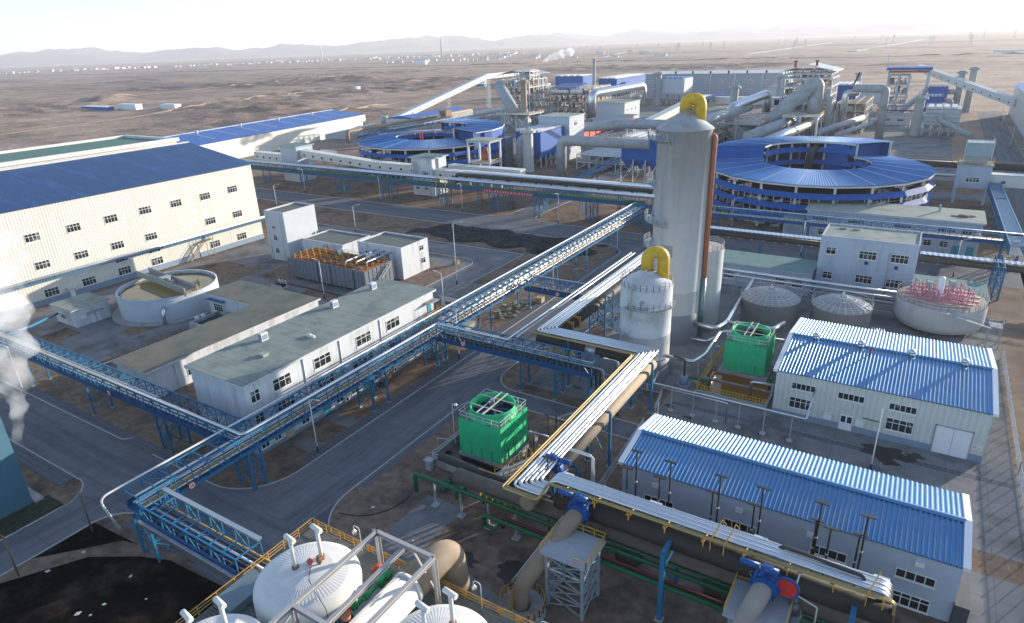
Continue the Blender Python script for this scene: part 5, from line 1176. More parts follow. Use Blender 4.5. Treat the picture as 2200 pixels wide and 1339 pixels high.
# ================================================================ ROUND BLUE KILN HALLS
def ring_hall(label, X, Y, Ro, Ri, zo, zi, zh, ha0, ha1, N=20, rot=0.0):
    """annular hall; high section between angles ha0..ha1 (degrees)"""
    t = thing('round_hall', label, 'building', (X,Y,0)); st = 360/N
    def pt(r_, a, z): c, s_ = sdv(a); return (X+r_*c, Y+r_*s_, z)
    ro = MB(); rh = MB(); seam = MB(); wall = MB(); col = MB(); skirts = [MB() for _ in range(6)]; deckm = MB(); inn = MB()
    for k in range(N):
        a, b_ = rot+k*st, rot+(k+1)*st; mid = ((a+b_)/2) % 360
        high = ha0 <= mid <= ha1 or ha0 <= mid-360 <= ha1
        z0, z1 = (zh, zh+0.6) if high else (zo, zi)
        n = 14; tgt = rh if high else ro
        V = []
        po, qo, pi_, qi = Vector(pt(Ro+0.6,a,z0)), Vector(pt(Ro+0.6,b_,z0)), Vector(pt(Ri-0.5,a,z1)), Vector(pt(Ri-0.5,b_,z1))
        for i in range(n*2+1):
            f = i/(n*2); d = Vector((0,0,0.16 if i % 2 else 0)); V += [tuple(po+(qo-po)*f+d), tuple(pi_+(qi-pi_)*f+d)]
        tgt.add(V, [(2*i,2*i+2,2*i+3,2*i+1) for i in range(n*2)])
        tgt.add([tuple(po-Vector((0,0,.25))),tuple(qo-Vector((0,0,.25))),tuple(qi-Vector((0,0,.25))),tuple(pi_-Vector((0,0,.25)))], [(3,2,1,0)])
        seam.bar(po+Vector((0,0,.16)), pi_+Vector((0,0,.16)), 0.12, 0.06)
        seam.bar(po-Vector((0,0,.35)), qo-Vector((0,0,.35)), 0.3, 0.5); seam.bar(pi_-Vector((0,0,.3)), qi-Vector((0,0,.3)), 0.3, 0.6)
        for r_, zt in ((Ro-0.6, z0),(Ri+0.6, z1)): col.bar(pt(r_,a,0), pt(r_,a,zt-0.2), 0.7)
        if high:
            wall.add([pt(Ro,a,zo-6),pt(Ro,b_,zo-6),pt(Ro,b_,zh-0.2),pt(Ro,a,zh-0.2)], [(0,1,2,3)])
            if mid > ha0+0.45*(ha1-ha0) or True:
                zl = zh-1.2 if (k % 5) else zh-1.2
                skirts[3].add([pt(Ri,a,zh-1.6),pt(Ri,b_,zh-1.6),pt(Ri-1.3,b_,zh-3.3),pt(Ri-1.3,a,zh-3.3)], [(0,1,2,3)])
                skirts[4].add([pt(Ri,a,zh-6.2),pt(Ri,b_,zh-6.2),pt(Ri-1.2,b_,zh-7.8),pt(Ri-1.2,a,zh-7.8)], [(0,1,2,3)])
        for si, (zt, dz) in enumerate(((zo-2.6,1.6),(zo-6.4,1.6),(zo-10.2,1.6))):
            skirt = skirts[si]
            if zt-dz > 0.5: 
                skirt.add([pt(Ro-0.1,a,zt),pt(Ro-0.1,b_,zt),pt(Ro+1.2,b_,zt-dz),pt(Ro+1.2,a,zt-dz)], [(0,1,2,3)])
                skirt.add([pt(Ro-0.15,a,zt-0.05),pt(Ro-0.15,b_,zt-0.05),pt(Ro+1.15,b_,zt-dz-0.05),pt(Ro+1.15,a,zt-dz-0.05)], [(3,2,1,0)])
        if not high: skirts[5].add([pt(Ri+0.2,a,zi-1.4),pt(Ri+0.2,b_,zi-1.4),pt(Ri-1.0,b_,zi-3.0),pt(Ri-1.0,a,zi-3.0)], [(0,1,2,3)])
        for z in (4.2, 8.2): deckm.add([pt(Ro-1,a,z),pt(Ro-1,b_,z),pt(Ro-6,b_,z),pt(Ro-6,a,z)], [(0,1,2,3)])
        for i in range(4):
            q = a+(b_-a)*(i+0.5)/4; 
            for z in (0,4.2,8.2):
                if random.random() < 0.75: inn.bar(pt(Ro-1.6,q,z), pt(Ro-1.6,q,z+3.2), 0.25)
                if random.random() < 0.4: inn.bar(pt(Ro-3,q,z+0.3), pt(Ro-3,q+st/4,z+1.0), 0.9)
        inn.bar(pt(Ro-1.2,a,5.3), pt(Ro-1.2,b_,5.3), 0.08); inn.bar(pt(Ro-1.2,a,9.3), pt(Ro-1.2,b_,9.3), 0.08)
    for a in (ha0, ha1):
        wall.add([pt(Ro+0.3,a,zo-0.4),pt(Ri-0.3,a,zi-0.4),pt(Ri-0.3,a,zh+0.4),pt(Ro+0.3,a,zh-0.1)], [(0,1,2,3)])
    rf = ro.build('roof', blue_ring, t); rh.build('high_roof', blue_ring, t); seam.build('seam', steelw, rf)
    wall.build('wall', blue_c, t); each(col, 'column', steelw, t); [s__.build('skirt_roof', blue_c, t) for s__ in skirts]; deckm.build('floor', dark, t); inn.build('kiln_car', alud, t)
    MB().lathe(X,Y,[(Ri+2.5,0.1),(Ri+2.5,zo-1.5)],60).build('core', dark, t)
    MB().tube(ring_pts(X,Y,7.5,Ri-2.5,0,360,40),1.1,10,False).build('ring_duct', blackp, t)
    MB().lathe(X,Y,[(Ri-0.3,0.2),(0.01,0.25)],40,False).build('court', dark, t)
    return t
t = ring_hall('large round blue roofed hall with open centre at the right, white edged segments', -34, 260, 36.6, 18.6, 15.2, 16.8, 20.6, 60, 180)
pts = [(-34+18.5*sdv(a)[0], 260+18.5*sdv(a)[1]) for a in (62, 88)]
m = MB(); m.add([(*pts[0],10.5),(*pts[1],10.5),(*pts[1],20.4),(*pts[0],20.4)],[(0,1,2,3)]); m.build('court_wall', blue_c, t)
MB().tube(bend([(-38,272,2),(-38,272,17.5),(-37,279,19)],1.4),1.3,14).build('stub_duct', blackp, t)
t = ring_hall('left round blue roofed hall with open centre beyond the white galleries', -224, 278, 37.8, 19.6, 15.2, 16.8, 20.8, -9, 112)
MB().tube(bend([(-211,281,4),(-211,281,17.5),(-203,288,18.5)],2),1.5,14).build('stub_duct', blackp, t)
k = MB(); 
for q in (-0.7,0.7): k.bar((-218+q,262,16.5),(-218+q,262,21.5),0.25)
k.build('red_mast', road_red, t)

# ================================================================ WHITE GALLERIES BEHIND THE GREEN RACK
def gallery(label, pts, wd, ht, m_=None, win=3.0, roofm=None, legs=(), legm=None, side=-1, group='white conveyor galleries'):
    """sloping closed conveyor bridge; pts are floor centre points"""
    c = Vector(pts[0]); t = thing('conveyor_gallery', label, 'gallery', (c.x, c.y, 0), group)
    m = MB(); r_ = MB(); P = [Vector(p) for p in pts]
    for i, (a, b_) in enumerate(zip(P, P[1:])):
        d = (b_-a); h = Vector((d.x,d.y,0)).normalized(); s_ = Vector((-h.y,h.x,0))*wd/2; u = Vector((0,0,ht))
        V = [a-s_,a+s_,b_+s_,b_-s_,a-s_+u,a+s_+u,b_+s_+u,b_-s_+u]
        m.add(V, [(0,3,2,1),(4,5,6,7),(0,4,7,3),(1,2,6,5),(0,1,5,4),(3,7,6,2)])
        k = s_*1.12; V = [a-k+u*1.003,a+k+u*1.003,b_+k+u*1.003,b_-k+u*1.003]; V += [v+Vector((0,0,0.18)) for v in V]
        r_.add(V, [(0,3,2,1),(4,5,6,7),(0,4,7,3),(1,2,6,5),(0,1,5,4),(3,7,6,2)])
    m.build('wall', m_ or white_sheet, t); rf = r_.build('roof', roofm or white_sheet, t)
    if win:
        proto = None
        for a, b_ in zip(P, P[1:]):
            d = b_-a; L_ = d.length; n = int(L_/win); h = Vector((d.x,d.y,0)).normalized(); s_ = Vector((-h.y,h.x,0))*wd/2*side
            for i in range(n):
                q = a+d*((i+0.5)/n)+Vector((0,0,ht*0.42)); o = s_*1.012; dd = d.normalized()*0.75
                f = MB(); f.bar(q+o-dd, q+o+dd, 0.08, 1.15); fo = f.build('window', frame_m, t)
                g = MB()
                for e in (-0.5,0,0.5): g.bar(q+o*1.03+dd*(e*1.1-0.22), q+o*1.03+dd*(e*1.1+0.22), 0.09, 0.95)
                g.build('pane', dark, fo)
    for (x, y, z) in legs:
        g = MB(); w2_ = 1.6
        lattice_tower(g, x-w2_, x+w2_, y-w2_, y+w2_, 0, z, max(2,int(z/5)), 0.35, 0.16); g.build('leg', legm or steelg, t)
    return t
gallery('cream conveyor gallery leaving the cream hall towards the first transfer tower', [(-300,226,8.5),(-272,223.5,8.6)], 4.2, 3.6, win=5, side=-1)
gallery('white conveyor gallery sloping between the two white transfer towers', [(-262,223.5,11.8),(-213,223.5,8.8),(-188,223.5,8.5)], 4.0, 3.4, win=6, side=-1)
gallery('white conveyor gallery in front of the left round hall, right of the second transfer tower', [(-178,222.5,7.6),(-78,222.5,7.6)], 4.2, 3.6, win=6.5, side=-1)
gallery('pale gallery end standing behind the long white gallery', [(-177,231,8.4),(-140,231,8.4)], 4.0, 3.4, win=6, side=-1)
t = house('first white transfer tower with green flat roof among the galleries', 'tower', -273.5, -262, 219.5, 230, 17.2, pale_w, teal, ev=0.8, z0=0)
t = house('second white transfer tower with teal flat roof and barred windows among the galleries', 'tower', -189.5, -178.2, 219.5, 229.5, 16.2, white_w, teal, ev=0.9)
window(t, 'y-', 219.5, -184, -180.5, 8.6, 10.6, 4, 0.36, thick=0.14); slab('y-', 219.5, -189, -186.2, 8.5, 14.5, 0, 0.06).build('recess', steelg, t)
for x in (-188, -183): window(t, 'y-', 219.5, x, x+1.8, 2.4, 3.6, 2, 0)
MB().tube([(-180,219.3,0),(-180,219.3,15.5)],0.15,8).build('drainpipe', door_m, t)
t = thing('billboard', 'white and green painted board standing beside the left round hall', 'billboard', (-260,262,0))
m = MB(); m.box(-268,-256,240,240.4,6,12.5); m.build('board', frame_m, t); MB().box(-267.6,-256.4,239.94,239.98,6.2,8.4).build('green_band', vgreen, t)
m = MB(); [m.bar((x,240.2,0),(x,240.2,6),0.3) for x in (-266,-258)]; each(m, 'post', steelg, t)
gallery('long white inclined conveyor rising steeply to the left furnace tower', [(-385,425,1.0),(-385,569,28.3),(-385,628,28.0)], 5.0, 4.4, win=10, side=-1, legs=((-385,572,28),(-385,505,15.5)), m_=white_sheet)
gallery('low pale inclined gallery feeding the blue roofed warehouse behind the left round hall', [(-372,340,0.5),(-352,372,5)], 4, 3.4, win=0, m_=grey_w)
# warehouse behind
t = thing('factory_hall', 'low white warehouse with blue roof behind the left round hall', 'building', (-350,440,0))
MB().box(-372,-340,405,480,0,8.2).build('wall', white_sheet, t)
m = MB(); m.add([(-339.4,404.5,8.3),(-339.4,480.5,8.3),(-356,480.5,10.6),(-356,404.5,10.6),(-372.6,480.5,8.3),(-372.6,404.5,8.3)],[(0,1,2,3),(3,2,4,5),(0,3,5)]); m.build('roof', blue_f, t)
MB().cyl(-378,410,0,9.5,3.2,20).build('silo', steelg, t)
rack('far green and blue pipe rack between the long warehouse and the left round hall', 'y', 330, 520, -331, -327, 4.5, 7.6, 4.0, legs=tuple(range(334,520,18)), group=None)
solo(MB().tube(bend([(-331,322,2),(-331,322,9.4),(-331,465,9.4)],2),1.2,14),'pipe','thick brown pipe on the far rack behind the left round hall','pipe',brown)
m = MB()
for i in range(8): m.tube(ring_pts(-331+0*i,430,10.4,1.8,0,360,16),0.5,6,False) if i==0 else None
m.box(-334,-328,426,434,8.5,13); solo(m,'valve_house','dark rusty valve cluster on the far brown pipe','valve',steelr)

# ================================================================ FAR PLANT
def steel_frame(label, x0, x1, y0, y1, z0, z1, nx, ny, nz, m_=None, bar=0.35, roof=None, clutter=60, equip=None, seed=1, group=None):
    rnd = random.Random(seed); t = thing('steel_frame', label, 'steel structure', ((x0+x1)/2,(y0+y1)/2,0), group)
    m = MB(); X = [x0+(x1-x0)*i/nx for i in range(nx+1)]; Y = [y0+(y1-y0)*i/ny for i in range(ny+1)]; Z = [z0+(z1-z0)*i/nz for i in range(nz+1)]
    for x in X:
        for y in Y:
            if x in (x0,x1) or y in (y0,y1): m.bar((x,y,z0),(x,y,z1),bar*1.3)
    for z in Z[1:]:
        for x in X: m.bar((x,y0,z),(x,y1,z),bar)
        for y in Y: m.bar((x0,y,z),(x1,y,z),bar)
    for k in range(nz):
        for i in range(nx):
            if rnd.random() < 0.6: m.bar((X[i],y0,Z[k]),(X[i+1],y0,Z[k+1]),bar*0.6)
        for j in range(ny):
            if rnd.random() < 0.6: m.bar((x1,Y[j],Z[k]),(x1,Y[j+1],Z[k+1]),bar*0.6)
    m.build('frame', m_ or steelw, t)
    d = MB(); rr_ = MB()
    for z in Z[1:-1] if roof else Z[1:]:
        d.box(x0+0.3,x1-0.3,y0+0.3,y1-0.3,z-0.15,z); rail_pts(rr_,[(x0,y0,z),(x1,y0,z),(x1,y1,z)],1.2,2.5,0.07,1)
    d.build('floor', steelr if (seed % 2) else steelg, t); rr_.build('railing', yrail if seed % 2 else steelw, t)
    e = MB(); f = MB()
    for i in range(clutter):
        k = rnd.randrange(nz); x = rnd.uniform(x0+0.8,x1-0.8); y = rnd.uniform(y0+0.5,y0+(y1-y0)*0.8); z = Z[k]; H_ = (z1-z0)/nz
        q = rnd.random(); tgt = e if rnd.random() < 0.6 else f
        if q < 0.35: tgt.tube([(x,y,z),(x,y,z+H_*rnd.uniform(0.4,0.95))],rnd.uniform(0.25,0.8),8)
        elif q < 0.7: s_ = rnd.uniform(0.5,1.6); tgt.box(x-s_,x+s_,y-s_,y+s_,z,z+rnd.uniform(0.6,H_*0.7))
        else: tgt.tube([(x,y,z+H_*0.6),(min(x1,x+rnd.uniform(2,6)),y,z+H_*0.6)],rnd.uniform(0.15,0.4),6)
    if e.v: each(e, 'equipment', steelg, t, 60)
    if f.v: each(f, 'rusty_equipment', steelr, t, 60)
    if roof: roof(t)
    return t
def gable(x0, x1, y0, y1, ze, zr, m_, ax='y'):
    def fn(t):
        m = MB(); 
        if ax == 'y': xm = (x0+x1)/2; V = [(x0,y0,ze),(xm,y0,zr),(x1,y0,ze),(x0,y1,ze),(xm,y1,zr),(x1,y1,ze)]
        V += [(a,b_,c-0.25) for a,b_,c in V]
        m.add(V, [(0,1,4,3),(1,2,5,4),(6,9,10,7),(7,10,11,8),(0,6,7,1),(1,7,8,2),(2,8,11,5),(0,3,9,6)]); m.build('roof', m_, t)
        k = MB()
        for i in range(6):
            a = i/5; x = x0+(x1-x0)*a; zz = ze+(zr-ze)*(1-abs(2*a-1)); k.bar((x,y0,ze-1.2),(x,y0,zz-0.2),0.18)
        k.bar((x0,y0,ze-1.2),(x1,y0,ze-1.2),0.25); k.build('roof_truss', steelw, t)
    return fn
def shaft(label, X, Y, r_, h, m_=None, top=None, spiral=False, name='smoke_stack', cat='smoke stack', group=None, z0=0, n=20):
    t = thing(name, label, cat, (X,Y,z0), group)
    MB().lathe(X,Y,[(r_*1.12,z0),(r_,z0+(h-z0)*0.3),(r_*0.95,h)],n).build('shaft', m_ or duct, t)
    MB().lathe(X,Y,[(r_*0.95,h-1.6),(r_*1.5,h-1.6),(r_*1.5,h-0.4),(r_*0.98,h-0.4),(r_*0.98,h+0.3),(r_*0.75,h+0.3),(r_*0.75,h-1.5)],n,False).build('cap', m_ or duct, t)
    if spiral:
        k = MB()
        for s_ in range(3):
            P = [(X+(r_+0.15)*math.cos(q*0.5+s_*2.1),Y+(r_+0.15)*math.sin(q*0.5+s_*2.1),z0+(h-z0)*q/26) for q in range(27)]; k.tube(P,0.18,4,False)
        k.build('strake', steelg, t)
    return t
def bagfilter(label, x0, x1, y0, y1, zl, zt, m_, top=steelw, legs=True, hop=True, group=None):
    t = thing('bag_filter', label, 'filter house', ((x0+x1)/2,(y0+y1)/2,0), group)
    MB().box(x0,x1,y0,y1,zl,zt).build('casing', m_, t)
    k = MB(); rail_pts(k,[(x0,y0,zt),(x1,y0,zt),(x1,y1,zt),(x0,y1,zt),(x0,y0,zt)],1.2,2.2,0.06,1)
    for i in range(4): k.box(x0+1+(x1-x0-2)*i/4,x0+1+(x1-x0-2)*(i+0.7)/4,y0+1,y1-1,zt,zt+0.9)
    k.build('top_gear', top, t)
    if hop:
        k = MB(); n = max(1, round((x1-x0)/5)); q = max(1, round((y1-y0)/5)); dz = min(4.5, zl*0.45)
        for i in range(n):
            for j in range(q):
                xa, xb, ya, yb = x0+(x1-x0)*i/n, x0+(x1-x0)*(i+1)/n, y0+(y1-y0)*j/q, y0+(y1-y0)*(j+1)/q; xm, ym = (xa+xb)/2, (ya+yb)/2
                k.add([(xa,ya,zl),(xb,ya,zl),(xb,yb,zl),(xa,yb,zl),(xm-.3,ym-.3,zl-dz),(xm+.3,ym-.3,zl-dz),(xm+.3,ym+.3,zl-dz),(xm-.3,ym+.3,zl-dz)],[(0,4,5,1),(1,5,6,2),(2,6,7,3),(3,7,4,0),(4,7,6,5)])
        k.build('hopper', m_, t)
    k = MB(); nx = max(2, round((x1-x0)/5)); ny = max(2, round((y1-y0)/5))
    for i in range(nx+1): 
        x = x0+(x1-x0)*i/nx; k.bar((x,y0,0),(x,y0,zl),0.4); k.bar((x,y1,0),(x,y1,zl),0.4)
        if i < nx: k.bar((x,y0,0),(x0+(x1-x0)*(i+1)/nx,y0,zl*0.9),0.2)
    for j in range(1, ny): y = y0+(y1-y0)*j/ny; k.bar((x1,y,0),(x1,y,zl),0.4); k.bar((x1,y,0.4),(x1,y0+(y1-y0)*(j+1)/ny,zl),0.2)
    k.build('support_frame', steelw, t)
    return t

# grey long hall at the back
t = thing('factory_hall', 'very long grey hall with rows of small windows at the back of the plant', 'building', (-190,720,0))
MB().box(-272,-132,700,760,0,24).build('wall', mat('far_grey_wall',(0.33,0.36,0.40),0.7,var=0.05), t)
MB().box(-273,-131,699,761,24,24.7).build('roof', mat('far_grey_roof',(0.42,0.44,0.45),0.6), t)
for i in range(9):
    x = -262+i*14.5
    for z in (15.5, 7.5): window(t, 'y-', 700, x-2, x+2, z, z+2.6, 3, 0.4, thick=0.3)
for i in range(7): MB().box(-255+i*18-0.5,-254+i*18,700.5,701.5,24.7,27).build('roof_vent', dark, t)
for x in (-225,-200,-176,-150): MB().box(x,x+0.5,699.2,699.95,0,24).build('drainpipe', door_m, t)
t = thing('factory_hall', 'small pale gabled building right of the very long grey hall', 'building', (-124,650,0))
MB().box(-131,-117,640,668,0,16).build('wall', grey_w, t)
MB().add([(-132,639,16),(-116,639,16),(-116,669,16),(-132,669,16),(-124,639,19),(-124,669,19)],[(0,1,4),(1,2,5,4),(3,0,4,5),(2,3,5)]).build('roof', white_sheet, t)
shaft('thick spiral banded grey stack left of the very long grey hall', -229, 628, 3.6, 29.5, spiral=True)
shaft('thick spiral banded grey stack beside the right furnace frame', -111, 590, 3.2, 28.5, spiral=True)
shaft('thin tall grey stack behind the blue filter houses', -362, 770, 1.9, 39)
shaft('short thin stack left of the thin tall stack', -395, 700, 1.6, 24)
shaft('stack on the steel gas platform with a dark ruined top', -112, 448, 2.5, 30, m_=duct, z0=12)
shaft('grey stack behind the right blue filter house', -62, 660, 2.2, 26)
# mid buildings
bagfilter('big royal blue filter house with long lit side behind the left furnace', -268, -250, 580, 650, 15.5, 27, blue_c)
bagfilter('pair of low royal blue filter boxes far left behind the steel frames', -410, -372, 760, 790, 9, 20, blue_c, hop=False)
bagfilter('grey filter house with blue roof in front of the very long grey hall', -226, -204, 630, 655, 11, 24, grey_w, top=blue_c)
bagfilter('royal blue filter house beside the right furnace frame', -62, -47, 500, 528, 14, 26.5, blue_c)
# galleries in the middle
gallery('pale inclined gallery rising left of the yellow topped tower', [(-150,395,9),(-142,455,17),(-138,480,17.5)], 5, 4.2, win=0, m_=white_sheet)
gallery('white flat gallery with small windows behind the yellow topped tower', [(-140,482,16),(-72,482,16)], 6, 4.2, win=12, side=-1)
gallery('pale inclined gallery running down right of the green roofed house', [(-72,482,16.5),(-98,430,4)], 5, 4.2, win=0)
for i, (x, y) in enumerate(((-138,470),(-88,468))):
    t = thing('conveyor_housing', 'dark conveyor head with blue roof on the white flat gallery, '+('left one','right one')[i], 'conveyor head', (x,y,17), 'blue roofed conveyor heads')
    MB().box(x-2.2,x+2.2,y-5,y+5,17,20.4).build('casing', dark, t)
    MB().add([(x-2.8,y-5.5,20.5),(x+2.8,y-5.5,20.5),(x+12,y+16,22.5),(x+6,y+16,22.5),(x-2.8,y-5.5,20.1),(x+2.8,y-5.5,20.1),(x+12,y+16,22.1),(x+6,y+16,22.1)],[(0,1,2,3),(7,6,5,4),(0,4,5,1),(1,5,6,2),(3,7,4,0)]).build('roof', blue_c, t)
t = house('white house with green felt roof behind the yellow topped tower', 'building', -130, -108, 432, 448, 16, pale_w, feltg, ev=0.5)
t = house('pale flat roofed block with three windows left of the yellow topped tower', 'building', -222, -196, 470, 500, 16.5, grey_w, felts, ev=0.6)
for y in (476,484,492): window(t, 'x+', -196, y-1.2, y+1.2, 10, 12.4, 2, 0.3, thick=0.2)
t = house('tall grey block with two barred windows behind the near royal blue filter', 'building', -185, -166, 323, 341, 22.6, grey_w, felts, ev=0.3, rt=0.6)
for z in (6.0,17.2): window(t, 'x+', -166, 328.5, 332, z, z+3.0, 3, 0.3, thick=0.2)
for x in (-179,): window(t, 'y-', 323, x, x+5, 16, 18.5, 4, 0.3, thick=0.2)
t = house('small low green roofed hut beside the thick bent ducts', 'building', -192, -180, 448, 458, 10, grey_w, feltg, ev=0.4)
t = house('small white pediment house just left of the tall tower', 'building', -81.5, -72, 222, 228, 13.5, white_w, felts, ev=0.5)
# near filter + stack group at 1105..1215
bagfilter('near royal blue filter house with steep stair beside the bent duct', -183, -168.5, 296, 322, 5.6, 17.6, blue_c)
stair('dark blue steel stair up the lit side of the near royal blue filter house', -168.2, -166.8, 322, 304, 11, 18.2, steelbd, n=20)
shaft('squat pale round stack in front of the near royal blue filter house', -169.5, 285, 2.6, 20.6, m_=mat('pale_stack',(0.47,0.48,0.47),0.6,var=0.06))
solo(MB().tube(bend([(-175.5,288,0),(-175.5,288,15.5),(-171,292,15.5)],3.0,8),2.3,18),'duct','pale fat bent duct left of the squat round stack','duct',duct)
solo(MB().box(-194,-189.5,296,303,3,14).box(-194,-189,296,303,0,3),'duct','square grey duct column left of the near royal blue filter','duct',duct)
bagfilter('second royal blue filter house close left of the tall tower', -116, -99, 276, 296, 10.5, 19.4, blue_c)
solo(MB().tube(bend([(-146,276,2),(-146,276,17.5),(-103,276,17.5)],3.6,8),2.35,22),'duct','thick pale duct bending over from the ground into the second blue filter','duct',duct)
# portal with orange machine
t = thing('steel_frame','open concrete portal frame with an orange machine beside the left round hall','steel structure',(-165,241,0)); m = MB()
for x in (-171,-160):
    for y in (236.5,245): m.bar((x,y,0),(x,y,21.3),0.8)
for z in (12.2,21.1):
    for x in (-171,-160): m.bar((x,236.5,z),(x,245,z),0.6)
    for y in (236.5,245): m.bar((-171,y,z),(-160,y,z),0.6)
m.build('frame', grey_w, t); MB().box(-172,-159,235.7,246,21.45,21.9).build('roof', felts, t); MB().box(-171,-160,236.5,245,12.2,12.5).build('floor', grey_w, t)
MB().cyl(-165,241,12.5,16.2,1.9,14).cyl(-165,241,16.2,18.2,1.0,12).build('machine', orust, t); rail_pts(MB(),[(-171,236.5,12.5),(-160,236.5,12.5),(-160,245,12.5)],1.1,1.6,0.07,1).build('railing', yrail, t)
t = thing('conveyor','blue lattice conveyor rising away between the two near blue filter houses','conveyor',(-124,266,0)); m = MB()
ca, cb = Vector((-128.5,243,3.6)), Vector((-120.5,290,8.6)); n = 22; m.bar(ca,cb,2.6,0.15)
for i in range(n):
    p, q = ca+(cb-ca)*i/n, ca+(cb-ca)*(i+1)/n
    for s_ in (-1.4,1.4):
        o_ = Vector((s_,0,0)); u_ = Vector((0,0,1.9)); m.bar(p+o_,p+o_+u_,0.14); m.bar(p+o_,q+o_+u_,0.12); m.bar(p+o_+u_,q+o_+u_,0.16)
    m.bar(p+Vector((-1.4,0,1.9)),p+Vector((1.4,0,1.9)),0.14)
m.build('truss', steelb, t)
for f_ in (0.15,0.5,0.85): p = ca+(cb-ca)*f_; MB().bar((p.x-1.2,p.y,0),(p.x-1.2,p.y,p.z),0.3).build('leg', steelb, t); MB().bar((p.x+1.2,p.y,0),(p.x+1.2,p.y,p.z),0.3).build('leg', steelb, t)
# bent ducts middle
solo(MB().tube(bend([(-178,352,14),(-166,352,14),(-150,358,15.5),(-118,360,15.5),(-108,372,16.5),(-98,430,19)],5,6),2.7,20),'duct','long grey duct zigzagging right above the red troughs','duct',duct)
solo(MB().tube(bend([(-172,395,8),(-160,410,11),(-150,425,12)],5,6),2.4,18),'duct','short fat grey duct behind the tall grey block','duct',duct)
solo(MB().tube(bend([(-214,452,8),(-214,452,24),(-196,505,26.5),(-196,505,18)],4.5,8),3.1,22),'duct','bright silver hooped duct above the pale flat roofed block','duct',alu)
solo(MB().tube(bend([(-162,330,6),(-145,332,6),(-138,345,8),(-118,350,8)],4,6),1.9,16),'duct','lower pale duct behind the second royal blue filter','duct',duct)
solo(MB().tube(bend([(-158,322,4),(-140,322,4.5),(-134,330,6.5),(-112,334,6.5)],4,6),1.7,16),'duct','lowest pale duct in front of the red troughs','duct',duct)
solo(MB().tube([(-84,372,9),(-66,470,13)],3.0,20),'duct','fat grey duct right behind the cone of the tall tower','duct',duct)
solo(MB().tube([(-76,352,7),(-58,455,11)],2.6,20),'duct','bright silver sloping duct right of the tall tower cone','duct',alu)
t = thing('trough_line','row of red skip troughs between the grey block and the bent duct','trough line',(-165,370,0))
for i in range(9): MB().box(-176,-172,352+i*9,359.5+i*9,7,10.5).build('trough', red, t)
m = MB(); [m.bar((-174,352+i*14,0),(-174,352+i*14,7),0.6) for i in range(7)]; m.box(-177,-171,350,436,6.6,6.95); m.build('support_frame', steelw, t)
steel_frame('low steel platform of filters and walkways left of the tall tower', -150, -122, 300, 330, 0, 7, 4, 4, 2, clutter=70, seed=4)
steel_frame('low cluttered platform between the red troughs and the tower', -135, -105, 380, 440, 0, 7.5, 4, 5, 2, clutter=90, seed=5)
# left furnace complex
steel_frame('tall cluttered white steel furnace tower at the top of the inclined conveyor', -296, -270, 458, 486, 0, 33.5, 4, 4, 6, clutter=200, seed=1, bar=0.45, roof=gable(-298,-268,456,488,37.5,40.5,steelg))
steel_frame('open white steel crown frame on the left furnace tower', -282, -268, 456, 470, 33.5, 39.5, 3, 3, 2, clutter=20, seed=2, bar=0.4)
steel_frame('long rusty steel boiler frame right of the left furnace tower', -269, -226, 480, 512, 0, 26, 7, 4, 5, clutter=300, seed=3, bar=0.4)
m = MB(); m.add([(-262,478,26.5),(-240,478,26.5),(-240,500,28.5),(-262,500,28.5),(-262,478,26),(-240,478,26),(-240,500,28),(-262,500,28)],[(0,1,2,3),(7,6,5,4),(0,4,5,1),(1,5,6,2)]); solo(m,'roof','small blue lean-to roof on the rusty boiler frame','roof',blue_c)
for i,(xa,xb) in enumerate(((-262,-246),(-244,-234))): solo(MB().tube([(xa,477,23.5),(xb,477,23.5)],1.3,12),'boiler_drum','horizontal pale boiler drum on the rusty frame, '+('longer left one','shorter right one')[i],'boiler drum',door_m,'boiler drums')
solo(MB().tube(bend([(-286,440,31),(-262,424,12)],1,2),4.0,24),'duct','huge ribbed grey duct slanting down from the left furnace tower','duct',duct)
shaft('rusty brown stack standing on the left gas platform', -257, 428, 2.3, 35, m_=mat('rusty_stack',(0.30,0.24,0.20),0.7,var=0.2), z0=13)
t = thing('gas_platform','grey platform on posts with a conical vessel under the rusty stack','platform',(-258,426,0)); m = MB()
m.box(-270,-246,416,438,12.2,12.7); 
for x in (-268,-258,-248):
    for y in (418,436): m.bar((x,y,0),(x,y,12.2),0.6)
for a_,b_ in ((-268,-258),(-258,-248)): xbrace(m,(a_,418,0),(b_,418,0),0.5,12,1,0.3)
m.build('frame', steelw, t); rail_pts(MB(),[(-270,416,12.7),(-246,416,12.7),(-246,438,12.7)],1.3,2.4,0.09,1).build('railing', yrail, t); MB().lathe(-257,426,[(6,0),(6,8),(2,12.1)],26).build('vessel', duct, t)
# right furnace complex
steel_frame('tall cluttered white steel furnace tower behind the right round hall', -84, -56, 448, 476, 0, 34, 4, 4, 7, clutter=240, seed=6, bar=0.5, roof=gable(-86,-54,446,478,38,42,steelw))
steel_frame('open upper frame carrying pale drums on the right furnace tower', -83, -57, 450, 474, 34, 38.5, 4, 3, 2, clutter=30, seed=8, bar=0.45)
steel_frame('rusty steel boiler frame between right furnace tower and blue filter', -54, -38, 470, 520, 0, 18, 3, 6, 4, clutter=260, seed=7, bar=0.4)
for i,x in enumerate((-78,-66)):
    t = thing('roof_vent','dark rooftop cowl on the right furnace tower, '+('left one','right one')[i],'roof vent',(x,452,41),'cowls on the right furnace tower')
    MB().cyl(x,452,40.2,43.4,0.8,10).cyl(x,452,43.4,44.2,1.3,10).build('cowl', steelr, t)
solo(MB().tube(bend([(-91,418,5),(-88,425,8),(-64,432,31.5),(-62,434,31.5),(-61.5,434,16)],4,6),4.1,26),'duct','huge banded grey duct rising and hooking down before the right furnace tower','duct',duct)
k = MB()
